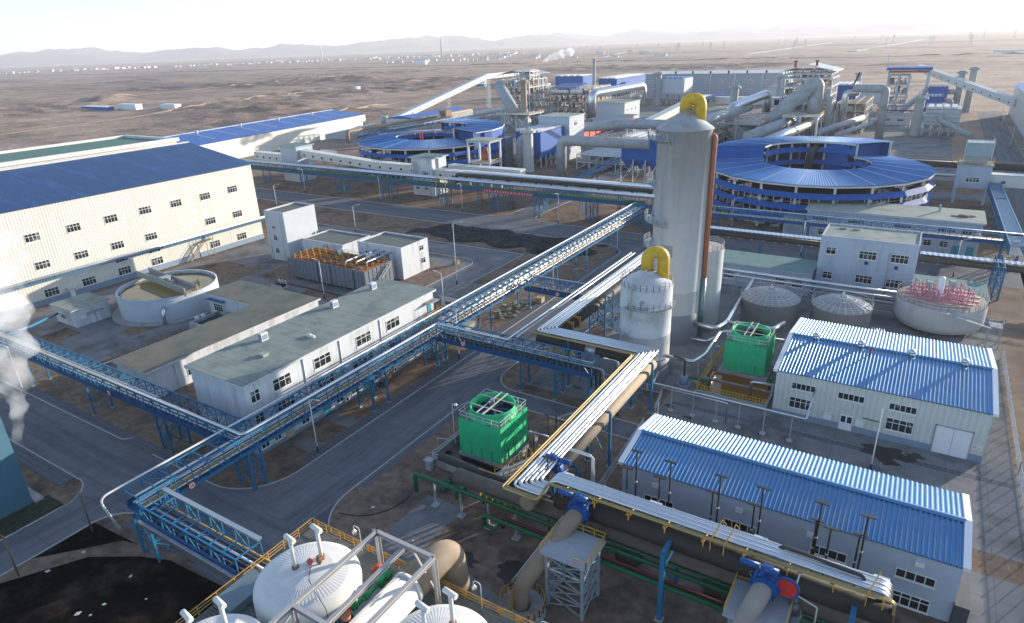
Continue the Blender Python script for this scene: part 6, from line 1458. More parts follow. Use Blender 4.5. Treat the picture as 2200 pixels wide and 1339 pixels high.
for i in range(10):
    q = Vector((-88,425,8)).lerp(Vector((-66,431.4,29.5)), i/9); d_ = Vector((24,7,23.5)).normalized(); s_ = d_.orthogonal().normalized(); u_ = d_.cross(s_)
    k.tube([tuple(q+s_*4.2*math.cos(a*math.pi/12)+u_*4.2*math.sin(a*math.pi/12)) for a in range(25)],0.16,4,False)
solo(k,'duct_bands','dark hoops round the huge duct before the right furnace tower','duct hoops',steelg)
solo(MB().tube(bend([(-55,440,2),(-55,440,24),(-58,444,24)],2.5),1.6,14),'duct','tall grey pipe standing right of the huge hooked duct','duct',duct)
solo(MB().tube(bend([(-48,452,2),(-48,452,25.5),(-42,456,25.5)],2.2),1.9,14),'duct','corrugated silver pipe standing before the right furnace frame','duct',alu)
solo(MB().tube(bend([(-44,446,28.5),(-27,446,28.5),(-26.5,446,0)],2.6),2.2,16),'duct','grey inverted U duct right of the right furnace frame','duct',duct)
solo(MB().tube([(-52,395,10),(-36,440,13)],1.6,12),'duct','pale sloping duct emerging above the right round hall, nearer one','duct',duct)
solo(MB().tube([(-44,400,8),(-31,440,10)],1.3,12),'duct','pale sloping duct emerging above the right round hall, farther one','duct',duct)
solo(MB().bar((-47,455,24),(-42,450,37),0.6),'pole','thin black pole leaning on the right furnace frame','pole',black_pole)
t = thing('gas_platform','grey braced platform with railings under the ruined stack','platform',(-95,412,0)); m = MB()
m.box(-112,-84,402,424,11.6,12.1)
for x in (-111,-98,-85):
    for y in (403,423): m.bar((x,y,0),(x,y,11.6),0.9)
for a_,b_ in ((-111,-98),(-98,-85)): xbrace(m,(a_,403,0),(b_,403,0),0.5,11.4,1,0.5)
m.build('frame', mat('frame_bluegrey',(0.36,0.41,0.46),0.6), t); rail_pts(MB(),[(-112,402,12.1),(-84,402,12.1),(-84,424,12.1),(-112,424,12.1)],1.4,2.2,0.1,2).build('railing', yrail, t); MB().cyl(-98,412,0,10,6.5,24).build('vessel', duct, t)
solo(MB().tube(bend([(-104,410,12),(-104,410,20),(-90,440,26),(-90,440,15)],4,8),2.6,20),'duct','bright silver arched duct standing on the braced platform','duct',alu)
t = thing('gas_platform','grey platform on three legs below the hooked duct','platform',(-66,425,0)); m = MB(); m.box(-76,-56,416,436,15,15.6)
for x in (-75,-66,-57): m.bar((x,417,0),(x,417,15),1.0); m.bar((x,435,0),(x,435,15),0.8)
xbrace(m,(-75,417,0),(-66,417,0),0.5,14.5,1,0.4); m.build('frame', steelw, t); rail_pts(MB(),[(-76,416,15.6),(-56,416,15.6),(-56,436,15.6)],1.4,2.2,0.1,1).build('railing', yrail, t)
# right portal etc
t = steel_frame('tall steel elevator frame with blue curved roof at the right back', -36, -22, 600, 618, 0, 27, 2, 2, 4, clutter=60, seed=10, bar=0.9, m_=grey_w)
m = MB(); m.box(-38,-8,597,620,31,32.6); m.build('roof', blue_c, t); MB().box(-36,-10,598,600,29,30.6).build('crane_beam', orust, t)
m = MB(); m.bar((-10,600,0),(-10,600,31),1.8); m.bar((-10,616,0),(-10,616,31),1.8); m.bar((-36,600,27),(-36,600,31),1.2); each(m, 'leg', grey_w, t)
MB().bar((-38,600,30),(-38,600,42),0.4).build('mast', steelg, t)
shaft('thick grey green stack in front of the right elevator frame', -9.5, 470, 2.6, 22.5, m_=mat('greygreen_stack',(0.35,0.38,0.36),0.7,var=0.08))
shaft('slim grey stack at the right back, left of a pair', 11, 612, 2.4, 29)
shaft('slim grey stack at the right back, right of a pair', 18, 612, 2.4, 31.5)
bagfilter('pale ribbed filter house with three hoppers behind the black pipeline', -6, 12, 470, 492, 6.5, 15.6, mat('ribbed_filter',(0.44,0.46,0.45),0.6,ribs='z',rib_pitch=2.4,rib_amt=0.15), top=steelw)
solo(MB().tube(bend([(2,468,12.5),(2,466,9.5),(18,440,4.5)],2),1.4,14),'duct','pale duct falling from the ribbed filter house to the right','duct',duct)
bagfilter('small upper royal blue filter on the right back', -8, 4, 588, 600, 13, 19.5, blue_c, hop=True)
bagfilter('small lower royal blue filter on the right back', -9, 2, 562, 574, 7, 15, blue_c, hop=True)
solo(MB().tube(bend([(4,590,16),(10,596,16),(10,600,4)],2.5),1.8,14),'duct','pale bent duct between the small upper blue filter and the slim stacks','duct',duct)
solo(MB().tube(bend([(2,568,12),(7,570,12),(7,572,3)],2.5),1.6,14),'duct','pale bent duct at the small lower blue filter','duct',duct)
solo(MB().tube([(-22,560,5),(-9,590,18)],1.8,14),'duct','dark duct slanting up behind the thick grey green stack','duct',steelg)
gallery('pale long gallery sloping down to the right hand cream building', [(-18,640,28),(44,560,9)], 5, 4.6, win=8, side=-1, m_=white_sheet)
bagfilter('hazy grey filter left of the right elevator frame', -58, -38, 612, 632, 6, 15, grey_w)
t = house('far low white office block behind the right round hall', 'building', -62, -30, 500, 512, 7, white_w, felts, ev=0.4) if 0 else house('far low white office block behind the right round hall', 'building', -34, -14, 520, 530, 6.5, white_w, felts, ev=0.4)
for x in (-30,-22): window(t, 'y-', 520, x, x+4, 2.5, 4.5, 2, 0.3, thick=0.2)
rack('hazy blue rack crossing the right back yard', 'x', -36, 4, 540, 544, 7, 10.5, 4, legs=(-30,-15,0), group=None)
t = thing('factory_hall','huge cream building cut off by the right frame edge','building',(75,470,0))
MB().box(43.5,120,352,600,1.5,21).build('wall', cream, t); MB().box(43.3,120.2,351.8,600.2,0,1.5).build('plinth', bluegrey, t)
MB().add([(42.8,351,21.1),(82,351,25),(82,601,25),(42.8,601,21.1),(121,351,21.1),(121,601,21.1)],[(0,1,2,3),(1,4,5,2),(0,4,1)]).build('roof', blue_f, t)
# black pipelines at right back
t = big_line('dark pipeline crossing the yard behind the right transfer tower', -50, 10.5, 318, 8.6, 1.3, blackp, cover=False, legs=(-40,-20,0))
t = big_line('dark pipeline continuing right of the right transfer tower', 19.5, 70, 318, 8.6, 1.3, blackp, cover=False, legs=(30,44))
g = solo(MB().bar((-50,318,10.6),(70,318,10.6),0.12),'handrail','thin yellow rail above the dark back pipeline','handrail',yrail)
solo(MB().tube(bend([(-42,312,5.5),(-13,312,5.5),(-12.5,312,0.9),(-4,312,0.9),(-3.5,312,5.5),(12,312,5.5)],1.2),0.45,10),'pipe','white pipe with a U shaped dip before the back pipeline','pipe',steelw)
g = MB(); lattice_tower(g,-11.5,-5,309,316,0,9,3,0.5,0.25); solo(g,'pipe_support','blue lattice support under the dark back pipeline','pipe support',steelb)
rack('low blue rack under the dark back pipeline', 'x', -48, 12, 320, 324, 3.6, 6.0, 4, legs=(-40,-20,0), group=None)
# right transfer tower with gallery and diagonal conveyor
t = thing('transfer_tower','pale blue transfer tower on legs carrying a filter, at the right','tower',(15,290,0))
MB().box(9.8,20,285.5,294.5,5.8,13.8).build('wall', pale_w, t); MB().box(9.4,20.4,285.1,294.9,13.8,14.2).build('roof', felts, t)
m = MB()
for x in (10.3,19.5):
    for y in (286,294): m.bar((x,y,0),(x,y,5.8),0.9)
each(m, 'leg', pale_w, t); window(t, 'y-', 285.5, 12.8, 17, 8.0, 9.8, 4, 0.36, thick=0.14)
MB().box(11,19,287,293.5,16.8,21.6).build('filter_box', mat('filter_teal',(0.30,0.38,0.40),0.6), t); MB().box(11.8,18.2,287.6,293,14.3,16.8).build('filter_neck', steelg, t)
k = MB(); rail_pts(k,[(9.6,285.3,14.2),(20.2,285.3,14.2),(20.2,294.7,14.2),(9.6,294.7,14.2),(9.6,285.3,14.2)],1.2,1.4,0.05,1); k.build('railing', yrail, t)
k = MB(); rail_pts(k,[(11,287,21.6),(19,287,21.6),(19,293.5,21.6)],1.1,1.4,0.05,1)
for x in (10.9,19.1): k.bar((x,286.8,14.2),(x,286.8,22.5),0.2)
k.build('top_railing', steelw, t)
gallery('white gallery on the right leaving the transfer tower to the frame edge', [(20.2,290,6.4),(60,290,6.4)], 4.2, 4.2, win=7, side=-1, m_=white_sheet)
t = thing('conveyor','open blue lattice conveyor descending diagonally at the right edge','conveyor',(22.5,250,0)); m = MB(); fl = MB()
cp = [Vector((21.6,287,5.6)),Vector((22.4,262,5.2)),Vector((22.6,207,7.0)),Vector((22.8,196,7.2))]
for a, b_ in zip(cp, cp[1:]):
    n = max(2,int((b_-a).length/1.3)); d_ = b_-a
    fl.add([a+Vector((-1.6,0,0)),a+Vector((1.6,0,0)),b_+Vector((1.6,0,0)),b_+Vector((-1.6,0,0))],[(0,1,2,3)])
    for i in range(n+1):
        p = a+d_*i/n; m.bar(p+Vector((-1.8,0,2.4)),p+Vector((1.8,0,2.4)),0.55,0.1)
        for s_ in (-1.8,1.8): m.bar(p+Vector((s_,0,0)),p+Vector((s_,0,2.4)),0.15)
        if i < n:
            for s_ in (-1.8,1.8): m.bar(p+Vector((s_,0,0)),a+d_*(i+1)/n+Vector((s_,0,2.4)),0.12)
    for s_ in (-1.8,1.8): m.bar(a+Vector((s_,0,0)),b_+Vector((s_,0,0)),0.3); m.bar(a+Vector((s_,0,2.4)),b_+Vector((s_,0,2.4)),0.25)
m.build('truss', steelb, t); fl.build('belt', steelg, t)
for y in (275,250,230): g = MB(); lattice_tower(g,21.2,24,y-1,y+1,0,5.2,1,0.3,0.14); g.build('leg', steelb, t)

# ================================================================ PIPE BUNDLES IN THE RIGHT FOREGROUND
ORD = ('first','second','third','fourth','fifth','sixth')
for k in range(6):
    xd = -54.4-0.5*k; yE = 99.6-0.5*k; xa = -33.9-0.48*k; yF = 57.7-0.48*k; y2 = 58.5-0.33*k; r_ = (0.2,0.17,0.22,0.15,0.24,0.18)[k]
    pipe('bright silver pipe of the stepped bundle beside the cooling tower, %s from inside' % ORD[k],
         [(xd,152,9.9),(xd,yE,9.9),(xa,yE,9.9),(xa,yF,9.9),(-32.0,yF,9.9),(-31.7,y2,11.4),(4.0-0.02*k,y2,11.4),(4.2,y2+0.3,9.6)], r_, alu, rad=0.9, group='bright silver pipes of the stepped bundle', n=10)
for k in range(2):
    pipe('thin yellow gas pipe along the outer side of the stepped silver bundle, %s one' % ('inner','outer')[k],
         [(-57.6,96.4-0.35*k,9.8),(-37.0-0.35*k,96.4-0.35*k,9.8),(-37.0-0.35*k,54.7-0.35*k,9.8),(-32.3,54.7-0.35*k,9.8),(-31.9,56.4-0.22*k,11.2),(4.5,56.4-0.22*k,11.2),(4.6,56.4-0.22*k,0.5)], 0.13, ypipe, rad=0.5, group='yellow gas pipes', n=8)
for k, (x, y) in enumerate(((-59.6,92.2),(-58.7,92.6))):
    pipe('silver pipe leaving the bundle towards the blue road crossing rack, %s one' % ('left','right')[k], [(x,150,9.9),(x,y,9.9)] if k else [(x,150,9.9),(x,91.0,9.9),(-61.5,91.0,9.9)], 0.2, alu, group='silver pipes towards the crossing rack')
pipe('thick pale brown pipe hanging below the silver bundle', [(-34.6,98.3,7.6),(-34.6,55.5,7.6)], 0.98, brown, n=24)
pipe('thick black pipe running from the silver tank to the bundle corner', [(-57.5,98.6,7.5),(-35.7,98.6,7.5)], 0.95, blackp, n=20)
pipe('thick black pipe running back beside the silver tank', [(-54.9,99.6,7.5),(-54.9,140,7.5)], 0.95, blackp, n=20)
pipe('short silver collar on the thick black pipe near the silver tank', [(-47.2,98.6,7.5),(-45.2,98.6,7.5)], 1.02, alud, n=20)
bl = thing('pipeline', 'very thick dark brown pipe under the long silver bundle before the near shed', 'pipeline', (-14,57.3,0))
MB().tube([(-30.9,57.0,9.0),(4.6,57.0,9.0)],1.3,26).build('pipe', mat('dark_brown_pipe',(0.032,0.027,0.022),0.7,var=0.3,scale=0.5,bump=0.2,bscale=2), bl)
m = MB()
for i in range(9):
    x = -30+i*4.2; m.bar((x,55.6,11.1),(x,59.2,11.1),0.14); m.bar((x,56.2,9.5),(x,56.2,11.1),0.1); m.tube([(x,57.3+1.2*math.cos(a*0.35),9.2+1.2*math.sin(a*0.35)) for a in range(10)],0.06,4,False)
m.build('bracket', yrail, bl)
for x in (-30.6,-19.5,-8,3.2):
    k = MB().box(x-0.7,x+0.7,57.9,59.3,11.05,11.2); k.build('cross_beam', steelw, bl)
pipe('thick pale brown lower pipe behind the lattice towers', [(-47,57.9,5.9),(9,57.9,5.9)], 1.05, mat('shaded_brown_lagging',(0.12,0.095,0.072),0.7,var=0.25,scale=0.7), n=20)  # darker copy of the brown pipe colour, its shade painted in
pipe('dark pipe joining the lower pipe from the left under the bundle corner', [(-52,60.6,5.6),(-33.5,59.8,5.6)], 0.6, blackp, n=16)
for i,(y,z,r_,m_,x0_) in enumerate(((57.0,4.3,0.3,greenp,-53.9),(56.2,5.1,0.2,greenp,-46),(55.2,3.6,0.3,greenp,-41),(55.9,3.6,0.27,mat('maroon',(0.13,0.025,0.02),0.6),-38.5),(56.6,5.6,0.14,greenp,-42))):
    pipe('%s before the near cooling tower and shed' % ('long dark green pipe on grey posts','dark green pipe just below the thick pipes','low dark green pipe with a U bend end','maroon pipe lying beside the low green pipe','thin green pipe just under the silver bundle')[i], [(x0_,y,z-3 if i in (0,) else z-1.6),(x0_,y,z),(9,y,z)], r_, m_, rad=0.6, n=12)
pipe('low return leg of the U bend at the low dark green pipe', [(-41,55.2,2.0),(-39.2,55.2,2.0),(-38.4,56.6,3.4)], 0.28, greenp, rad=0.4)
for i, x in enumerate((-50.5,-46.0,-41.5,-37.2)):
    k = MB(); k.bar((x,57.0,0.25),(x,57.0,4.0),0.22); k.box(x-0.5,x+0.5,56.5,57.5,0,0.25); solo(k,'pipe_support','grey post on a concrete foot under the green pipe, %s from the left' % ORD[i],'pipe support',steelg,'posts under the green pipe')
m = MB()
for x in (-51.5,-48.8):
    m.tube([(x,59.5,0.6),(x,61.8,0.6)],0.35,10); m.cyl(x,60.6,0.6,1.7,0.25,10)
solo(m,'pump','pair of dark green pumps at the foot of the black basin','pump',greenp)
# portal columns below the bundles
def portal(label, x0, x1, y0, y1, z, m_=None, wd=0.35):
    t = thing('pipe_support', label, 'pipe support', ((x0+x1)/2,(y0+y1)/2,0)); 
    for (x, y) in ((x0,y0),(x1,y1)): MB().bar((x,y,0.2),(x,y,z),wd,wd).build('leg', m_ or steelb, t); MB().box(x-0.45,x+0.45,y-0.45,y+0.45,0,0.2).build('footing', conc, t)
    k = MB().bar((x0,y0,z+0.15),(x1,y1,z+0.15),wd,0.3); k.bar((x0,y0,z-2.2),(x1,y1,z-2.2),0.16); xbrace(k,(x0,y0,0),(x1,y1,0),0.4,z-2.2,1,0.1); k.build('brace', m_ or steelb, t)
    return t
portal('blue braced portal under the silver bundle by the near shed corner', -36.6,-33.0,77.1,77.1,9.4)
portal('blue braced portal under the bundle corner by the silver tank', -36.8,-33.2,94.8,94.8,9.4)
portal('blue portal under the bundle beside the red disc valve', -36.8,-33.2,66.5,66.5,6.5)
portal('blue portal under the thick black pipe near the road crossing rack', -50,-50,96.6,101,9.4)
portal('single blue portal with twin legs in front of the near shed', -16.6,-16.6,53.8,59.5,9.3, wd=0.5)
portal('blue portal right of the red disc in the right foreground', 1.4,1.4,54.5,59.5,9.3, wd=0.5)
g = MB(); lattice_tower(g,-57,-53.4,120.6,124.8,0,9.0,4,0.28,0.12); solo(g,'pipe_support','blue lattice tower under the bundle beside the silver tank','pipe support',steelb)
t = thing('trestle','yellow steel bracket frame under the thick black pipe by the silver tank','trestle',(-54,106,0)); m = MB()
m.add([(-56.2,103,6.5),(-53.6,103,6.5),(-52,103,3),(-57.6,103,3),(-56.2,103.4,6.5),(-53.6,103.4,6.5),(-52,103.4,3),(-57.6,103.4,3)],[(0,3,2,1),(4,5,6,7),(0,1,5,4),(1,2,6,5),(2,3,7,6),(3,0,4,7)]); m.build('plate', yellow, t)
k = MB(); 
for x in (-57,-52.6): k.bar((x,103.2,0),(x,103.2,3.1),0.25)
for y in (106,109): k.tube(ring_pts(-54.9,y,7.5,0,0,1,1),0.01,3,False) if 0 else k.box(-56.1,-53.7,y,y+0.3,6.3,8.7)
k.build('post', yrail, t)
# two green-grey lattice towers with valves and descending ducts
def goggle(label, x, y, z, disc=True, sx=1):
    t = thing('goggle_valve', label, 'valve', (x,y,z))
    def tp(px, py, pz): return (x+px*sx, y+py, z+pz)
    m = MB(); m.tube([tp(0,-0.5,0),tp(0,0.5,0)],1.3,24); m.tube([tp(0,-0.75,0),tp(0,-0.5,0)],1.2,24); m.tube([tp(0,0.5,0),tp(0,0.75,0)],1.2,24)
    for a in range(0,360,45): m.bar(tp(1.35*math.cos(R(a)),-0.9,1.35*math.sin(R(a))),tp(1.35*math.cos(R(a)),0.9,1.35*math.sin(R(a))),0.2)
    m.build('body', vblue, t)
    if disc:
        m = MB(); m.tube([tp(1.9,-0.1,0.35),tp(1.9,0.15,0.35)],1.22,26); m.build('housing', vblue, t)
        m = MB(); m.tube([tp(1.9,-0.2,0.4),tp(1.9,-0.1,0.4)],1.0,26); m.build('disc', red, t)
    m = MB(); m.tube([tp(-2.6,-0.2,2.0),tp(-0.8,-0.1,1.9)],0.33,12); m.tube([tp(-0.3,-0.1,1.9),tp(1.0,0,1.7)],0.42,12); m.cyl(x,y,z+1.3,z+2.3,0.25,10); m.box(x-0.5,x+0.5,y-0.4,y+0.4,z+1.7,z+2.2); m.build('actuator', vblue, t)
    m = MB(); 
    for a in range(0,360,60): c,s_ = sdv(a); m.tube([tp(1.5*c,0.3,1.5*s_),tp(1.7*c,0.9,1.7*s_),tp(1.2*c,1.1,1.2*s_)],0.07,6)
    m.build('cylinder', alud, t)
    return t
def duct_tower(label, x0, x1, y0, y1, z):
    t = thing('lattice_tower', label, 'lattice tower', ((x0+x1)/2,(y0+y1)/2,0)); gg = mat('tower_greengrey',(0.28,0.33,0.36),0.6,var=0.1)
    for x in (x0,x1):
        for y in (y0,y1): MB().bar((x,y,0),(x,y,z),0.36).build('leg', gg, t)
    m = MB(); cs = [(x0,y0,0),(x1,y0,0),(x1,y1,0),(x0,y1,0)]
    for i in range(4): xbrace(m, cs[i], cs[(i+1)%4], 0.2, z-0.4, 4, 0.14)
    m.build('bracing', gg, t); MB().box(x0-0.7,x1+0.7,y0-0.5,y1+0.7,z,z+0.12).build('platform', steelg, t)
    k = MB(); rail_pts(k,[(x0-0.6,y0-0.4,z+0.1),(x0-0.6,y1+0.6,z+0.1)],1.1,1.3,0.045,1); rail_pts(k,[(x0-0.6,y1+0.6,z+0.1),(x1+0.6,y1+0.6,z+0.1),(x1+0.6,y0-0.4,z+0.1),(x1-0.8,y0-0.4,z+0.1)],1.1,1.3,0.045,1); k.build('railing', yrail, t)
    return t
duct_tower('grey green lattice tower under the blue valve, left of the single blue portal', -28.4,-24.0,49.5,53.6,7.6)
duct_tower('grey green lattice tower under the red disc valve, bottom right', -8.7,-4.4,51.0,55.2,7.6)
goggle('big blue pipe valve without red disc at the head of the left descending duct', -27.4,55.6,9.4, False)
goggle('big blue valve with red disc at the head of the right descending duct', -6.4,54.6,9.6, True)
goggle('blue valve with red disc on the brown pipe beside the near cooling tower', -34.6,62.6,8.2, True, -1)
solo(MB().tube(bend([(-27.4,56.6,9.4),(-27.6,54.5,9.0),(-30.6,47.2,3.6),(-30.6,47.2,0.6)],1.4,7),[1.0]*16 if 0 else 0.98,22),'duct','thick brown duct descending from the blue valve into the round pit','duct',brown)
solo(MB().tube(bend([(-6.4,55.6,9.6),(-6.6,53.6,9.2),(-9.4,46.0,3.2),(-9.4,46.0,0.4)],1.4,7),0.98,22),'duct','thick grey brown duct descending from the red disc valve at the bottom edge','duct',mat('greybrown_duct',(0.30,0.26,0.225),0.7,var=0.12))
pipe('thin white conduit clipped along the left side of the left descending duct', [(-28.7,54.2,9.2),(-31.7,47.2,3.8)], 0.07, steelw)
t = thing('round_pit','round grey concrete pit with yellow railing under the left descending duct','pit',(-30.4,47.2,0))
MB().lathe(-30.4,47.2,[(2.7,0),(2.7,0.9),(0.95,0.92)],36,False).build('wall', conc, t); rail_pts(MB(), ring_pts(-30.4,47.2,0.9,2.6,-60,200,16),1.1,1.2,0.045,1).build('railing', yrail, t)
k = MB()
for q in (-0.3,0.3): k.bar((-31.2+q,45.9,0.2),(-31.2+q,46.0,4.0),0.08)
for i in range(9): k.bar((-31.5,45.95,0.6+i*0.4),(-30.9,45.95,0.6+i*0.4),0.06)
k.build('ladder', yrail, t)
for i,(x,y) in enumerate(((-23.0,60.4),(-12.0,60.4),(-1.0,60.4))):
    m = MB(); m.tube([(x-1.3,y,1.2),(x+1.3,y,1.2)],1.1,16); m.tube([(x-1.9,y,1.2),(x-1.3,y,1.2)],0.6,12); m.box(x-1.4,x+1.4,y-0.9,y+0.9,0,0.3)
    solo(m,'pump','big black pump in the shade below the thick pipes, %s' % ('left','middle','right')[i],'pump',blackp,'black pumps below the thick pipes')
    m = MB(); m.tube(bend([(x+1.6,y+0.2,0.4),(x+1.6,y+0.2,2.6),(x+1.6,58.0,4.6)],0.6),0.32,10); solo(m,'pipe','short blue riser pipe beside the %s black pump' % ('left','middle','right')[i],'pipe',vblue,'blue risers')
# clutter right bottom
t = thing('service_platform','light blue service platform with white railings below the bundle end','platform',(-1,53.5,0)); m = MB()
m.box(-3.6,0.6,50.8,53.6,5.0,5.12); m.build('floor', steelb, t); k = MB(); rail_pts(k,[(-3.6,50.8,5.1),(0.6,50.8,5.1),(0.6,53.6,5.1),(-3.6,53.6,5.1)],1.1,1.2,0.04,1); k.build('railing', steelw, t)
for x in (-3.4,0.4): MB().bar((x,51,0),(x,51,5),0.3).build('leg', steelb, t)
solo(MB().cyl(-3.6,55.2,0.5,6.9,0.75,18).cyl(-3.6,55.2,6.9,8.2,0.75,18,0.35).sphere(-3.6,55.2,8.4,0.42,12),'vessel','dark upright vessel with bright dome cap right of the red disc','vessel',mat('dark_vessel',(0.10,0.12,0.13),0.35,0.4))
pipe('white crooked pipe on the face of the thick dark pipe', [(-3.6,55.6,11.3),(-3.9,55.3,9.0),(-1.6,55.3,8.3),(-1.6,55.0,6.2)], 0.08, steelw, rad=0.15)
for i in range(3): pipe('low green pipe at the bottom right below the service platform, '+('front','middle','back')[i]+' one', [(-2,53.9+i*0.5,3.4-0.4*i),(11,53.9+i*0.5,3.4-0.4*i)], 0.13, greenp, group='low green pipes bottom right')
pipe('black pipe lying on the silver bundle at its right half', [(-6.0,58.2,11.4),(-5.6,58.1,11.85),(1.6,57.7,11.85),(1.8,57.6,11.4)], 0.2, blackp, rad=0.3)
for i, x in enumerate((-12.4,-11.0,2.2)):
    k = MB(); k.bar((x,56.0,11.2),(x+0.7,57.4,13.2),0.09); k.bar((x+0.7,57.4,13.2),(x+0.9,58.8,11.6),0.05); k.bar((x,56.0,9.9),(x,56.0,11.3),0.08); solo(k,'brace','slanting yellow brace over the silver bundle, %s' % ('left of a pair','right of a pair','at its right end')[i],'brace',yrail,'yellow braces')
# black T headed poles
for i,(x,h,l) in enumerate(((-25.8,9.2,'shorter, 1st'),(-24.6,12.1,'taller, 2nd'),(-21.5,9.3,'shorter, 3rd'),(-20.2,12.0,'taller, 4th'),(-14.9,9.6,'shorter, 5th'),(-14.2,12.1,'taller, 6th'),(-10.1,9.6,'shorter, 7th'),(-9.4,12.2,'taller, 8th'),(-3.5,10.1,'shorter, 9th'),(-3.3,12.5,'taller, 10th'),(-2.0,9.6,'shorter twin arm, 11th'),(0.8,10.0,'shorter, 12th'),(1.2,12.5,'taller, 13th'))):
    t = thing('vent_pole','black T headed pole before the near shed, %s from the left' % l,'pole',(x,66.2,0),'black T headed poles')
    MB().tube([(x,66.2,0),(x,66.2,h)],0.11,8).build('mast', black_pole, t); MB().box(x-0.75,x+0.75,66.0,66.4,h,h+0.1).build('head', black_pole, t)
    m = MB(); m.box(x-0.16,x+0.16,66.04,66.36,h*0.62,h*0.62+0.14); m.box(x-0.16,x+0.16,66.04,66.36,h*0.3,h*0.3+0.14); each(m, 'clamp', steelw, t)
for i,(x,y,h) in enumerate(((-40.3,67.3,9.2),(-39.9,73.2,9.4),(-34.1,60.2,11.6))):
    t = thing('vent_pole','black T headed pole near the cooling tower, %s' % ('in front of the red disc','behind the red disc','nearest the camera')[i],'pole',(x,y,0),'black poles at the cooling tower')
    MB().tube([(x,y,0),(x,y,h)],0.12,8).build('mast', black_pole, t); MB().box(x-0.8,x+0.8,y-0.15,y+0.15,h,h+0.1).build('head', black_pole, t)
for i,(x,y,h) in enumerate(((-43.9,77.8,5.5),(-65.8,145.2,4.7),(-48.9,99.5,7.0))):
    t = thing('pole','thin black pole with short arm, %s' % ('behind the near cooling tower','standing at the road edge beside the bundle','by the rack crossing')[i],'pole',(x,y,0))
    MB().tube([(x,y,0),(x,y,h)],0.08,6).build('mast', black_pole, t); MB().bar((x-0.6,y,h),(x+0.1,y,h),0.12).build('arm', black_pole, t)
# clutter between cooling tower and bundle
t = thing('walkway','cluttered yellow railed walkway between near cooling tower and bundle','walkway',(-42.5,68,0)); m = MB()
for (a_,b_,z) in (((-45.0,60.2),(-38.6,60.2),3.4),((-45.0,64.0),(-40.0,76.5),3.0),((-43.2,63.5),(-38.4,75),3.0)):
    rail_pts(m,[(*a_,z),(*b_,z)],1.1,1.1,0.06,1)
for i in range(7): m.bar((-45+i*1.0,60.2,1.0),(-45+i*1.0,60.2,6.2 if i in (0,3) else 4.4),0.14)
m.bar((-45,60.2,6.2),(-42,60.2,6.2),0.14); m.build('railing', yrail, t)
k = MB(); k.box(-45.2,-38.6,60,63.6,3.2,3.3); k.add([(-45,64,3),(-43,64,3),(-38.4,76,3),(-40.4,76,3)],[(0,1,2,3)]); k.build('floor', steelg, t)
k = MB()
rnd = random.Random(5)
for i in range(26): x = rnd.uniform(-44.5,-38.8); y = rnd.uniform(61,75); k.box(x-0.3,x+0.3,y-0.3,y+0.3,0,rnd.uniform(0.8,3.0))
each(k, 'equipment', steelr, t)
k = MB()
for i in range(6): x = -44.6+i*0.9; k.tube([(x,61.5,1.2),(x,62.6,1.2)],0.32,10)
each(k, 'red_pump', red, t)
for k in range(3): pipe('silver stub pipe hooping down from the bundle by the red disc, %s' % ('left','middle','right')[k], [(-37.5-k*0.4,66.6,10.0),(-40.0-k*0.3,66.6,10.0),(-40.0-k*0.3,66.6,7.2)], 0.13, alu, rad=0.3, group='silver stub pipes')
t = thing('service_platform','small platform with white hooped pipes right of the brown pipe','platform',(-31.6,62.5,0)); m = MB(); m.box(-33.2,-30.0,60.8,64.6,5.2,5.3); m.build('floor', greent, t)
k = MB(); rail_pts(k,[(-33.2,64.6,5.3),(-30,64.6,5.3),(-30,60.8,5.3)],1.0,1.1,0.04,1); k.build('railing', steelb, t)
for x in (-33,-30.2): MB().bar((x,64.4,0),(x,64.4,5.2),0.2).build('leg', steelb, t)
k = MB()
for q in range(3): k.tube(bend([(-33.6,65.2+q*0.25,9.9),(-30.0-0.3*q,65.2+q*0.25,9.9),(-30.0-0.3*q,65.2+q*0.25,5.3)],0.4),0.08,6)
k.build('hoop_pipe', steelw, t)

# overhead thin silver pipe on posts in the yard
pipe('thin silver pipe carried over the yard between both sheds, dropping at its end', [(-34.4,101.5,4.6),(-33.8,97.2,4.6),(-9.0,97.2,4.6),(-9.0,100.6,6.2),(-9.0,104.3,6.2)], 0.15, alu, rad=0.4)
pipe('second thin silver pipe parallel to the yard pipe, ending at a bent drop', [(-33.8,96.7,4.4),(-20.9,96.7,4.4),(-20.9,96.7,0.4)], 0.12, alu, rad=0.3)
for i,x in enumerate((-30.4,-26.6,-22.7,-19.0,-15.1,-11.0)):
    k = MB(); k.bar((x,97.2,0.25),(x,97.2,4.45),0.16); k.cyl(x,97.2,0,0.25,0.5,12); solo(k,'pipe_support','thin grey post with round foot under the yard pipe, %s from the left' % ORD[i],'pipe support',steelg,'posts under the yard pipe')

# ================================================================ WHITE TANK PLATFORM, BOTTOM
DZ = 6.3
t = thing('tank_platform','grated steel platform with yellow railings around the white tanks','platform',(-40,30,0))
m = MB(); m.poly([(-56,26),(-56,40.6),(-22,40.6),(-22,14),(-56,14)],DZ-0.15,DZ); m.build('grating', mat('grating',(0.16,0.165,0.15),0.7,ribs='y',rib_pitch=0.35,rib_amt=0.6), t)
for i in range(10): MB().box(-56+i*3.6,-55.8+i*3.6,14,40.6,DZ-0.7,DZ-0.16).build('beam', steelg, t)
for x in (-55.6,-44,-33,-22.6):
    for y in (15,28,40.2): MB().bar((x,y,0),(x,y,DZ-0.7),0.4).build('leg', steelg, t)
k = MB(); rail_pts(k,[(-56,14,DZ),(-56,40.6,DZ)],1.2,2.2,0.06,2); rail_pts(k,[(-56,40.6,DZ),(-22,40.6,DZ),(-22,14,DZ)],1.2,2.2,0.06,2)
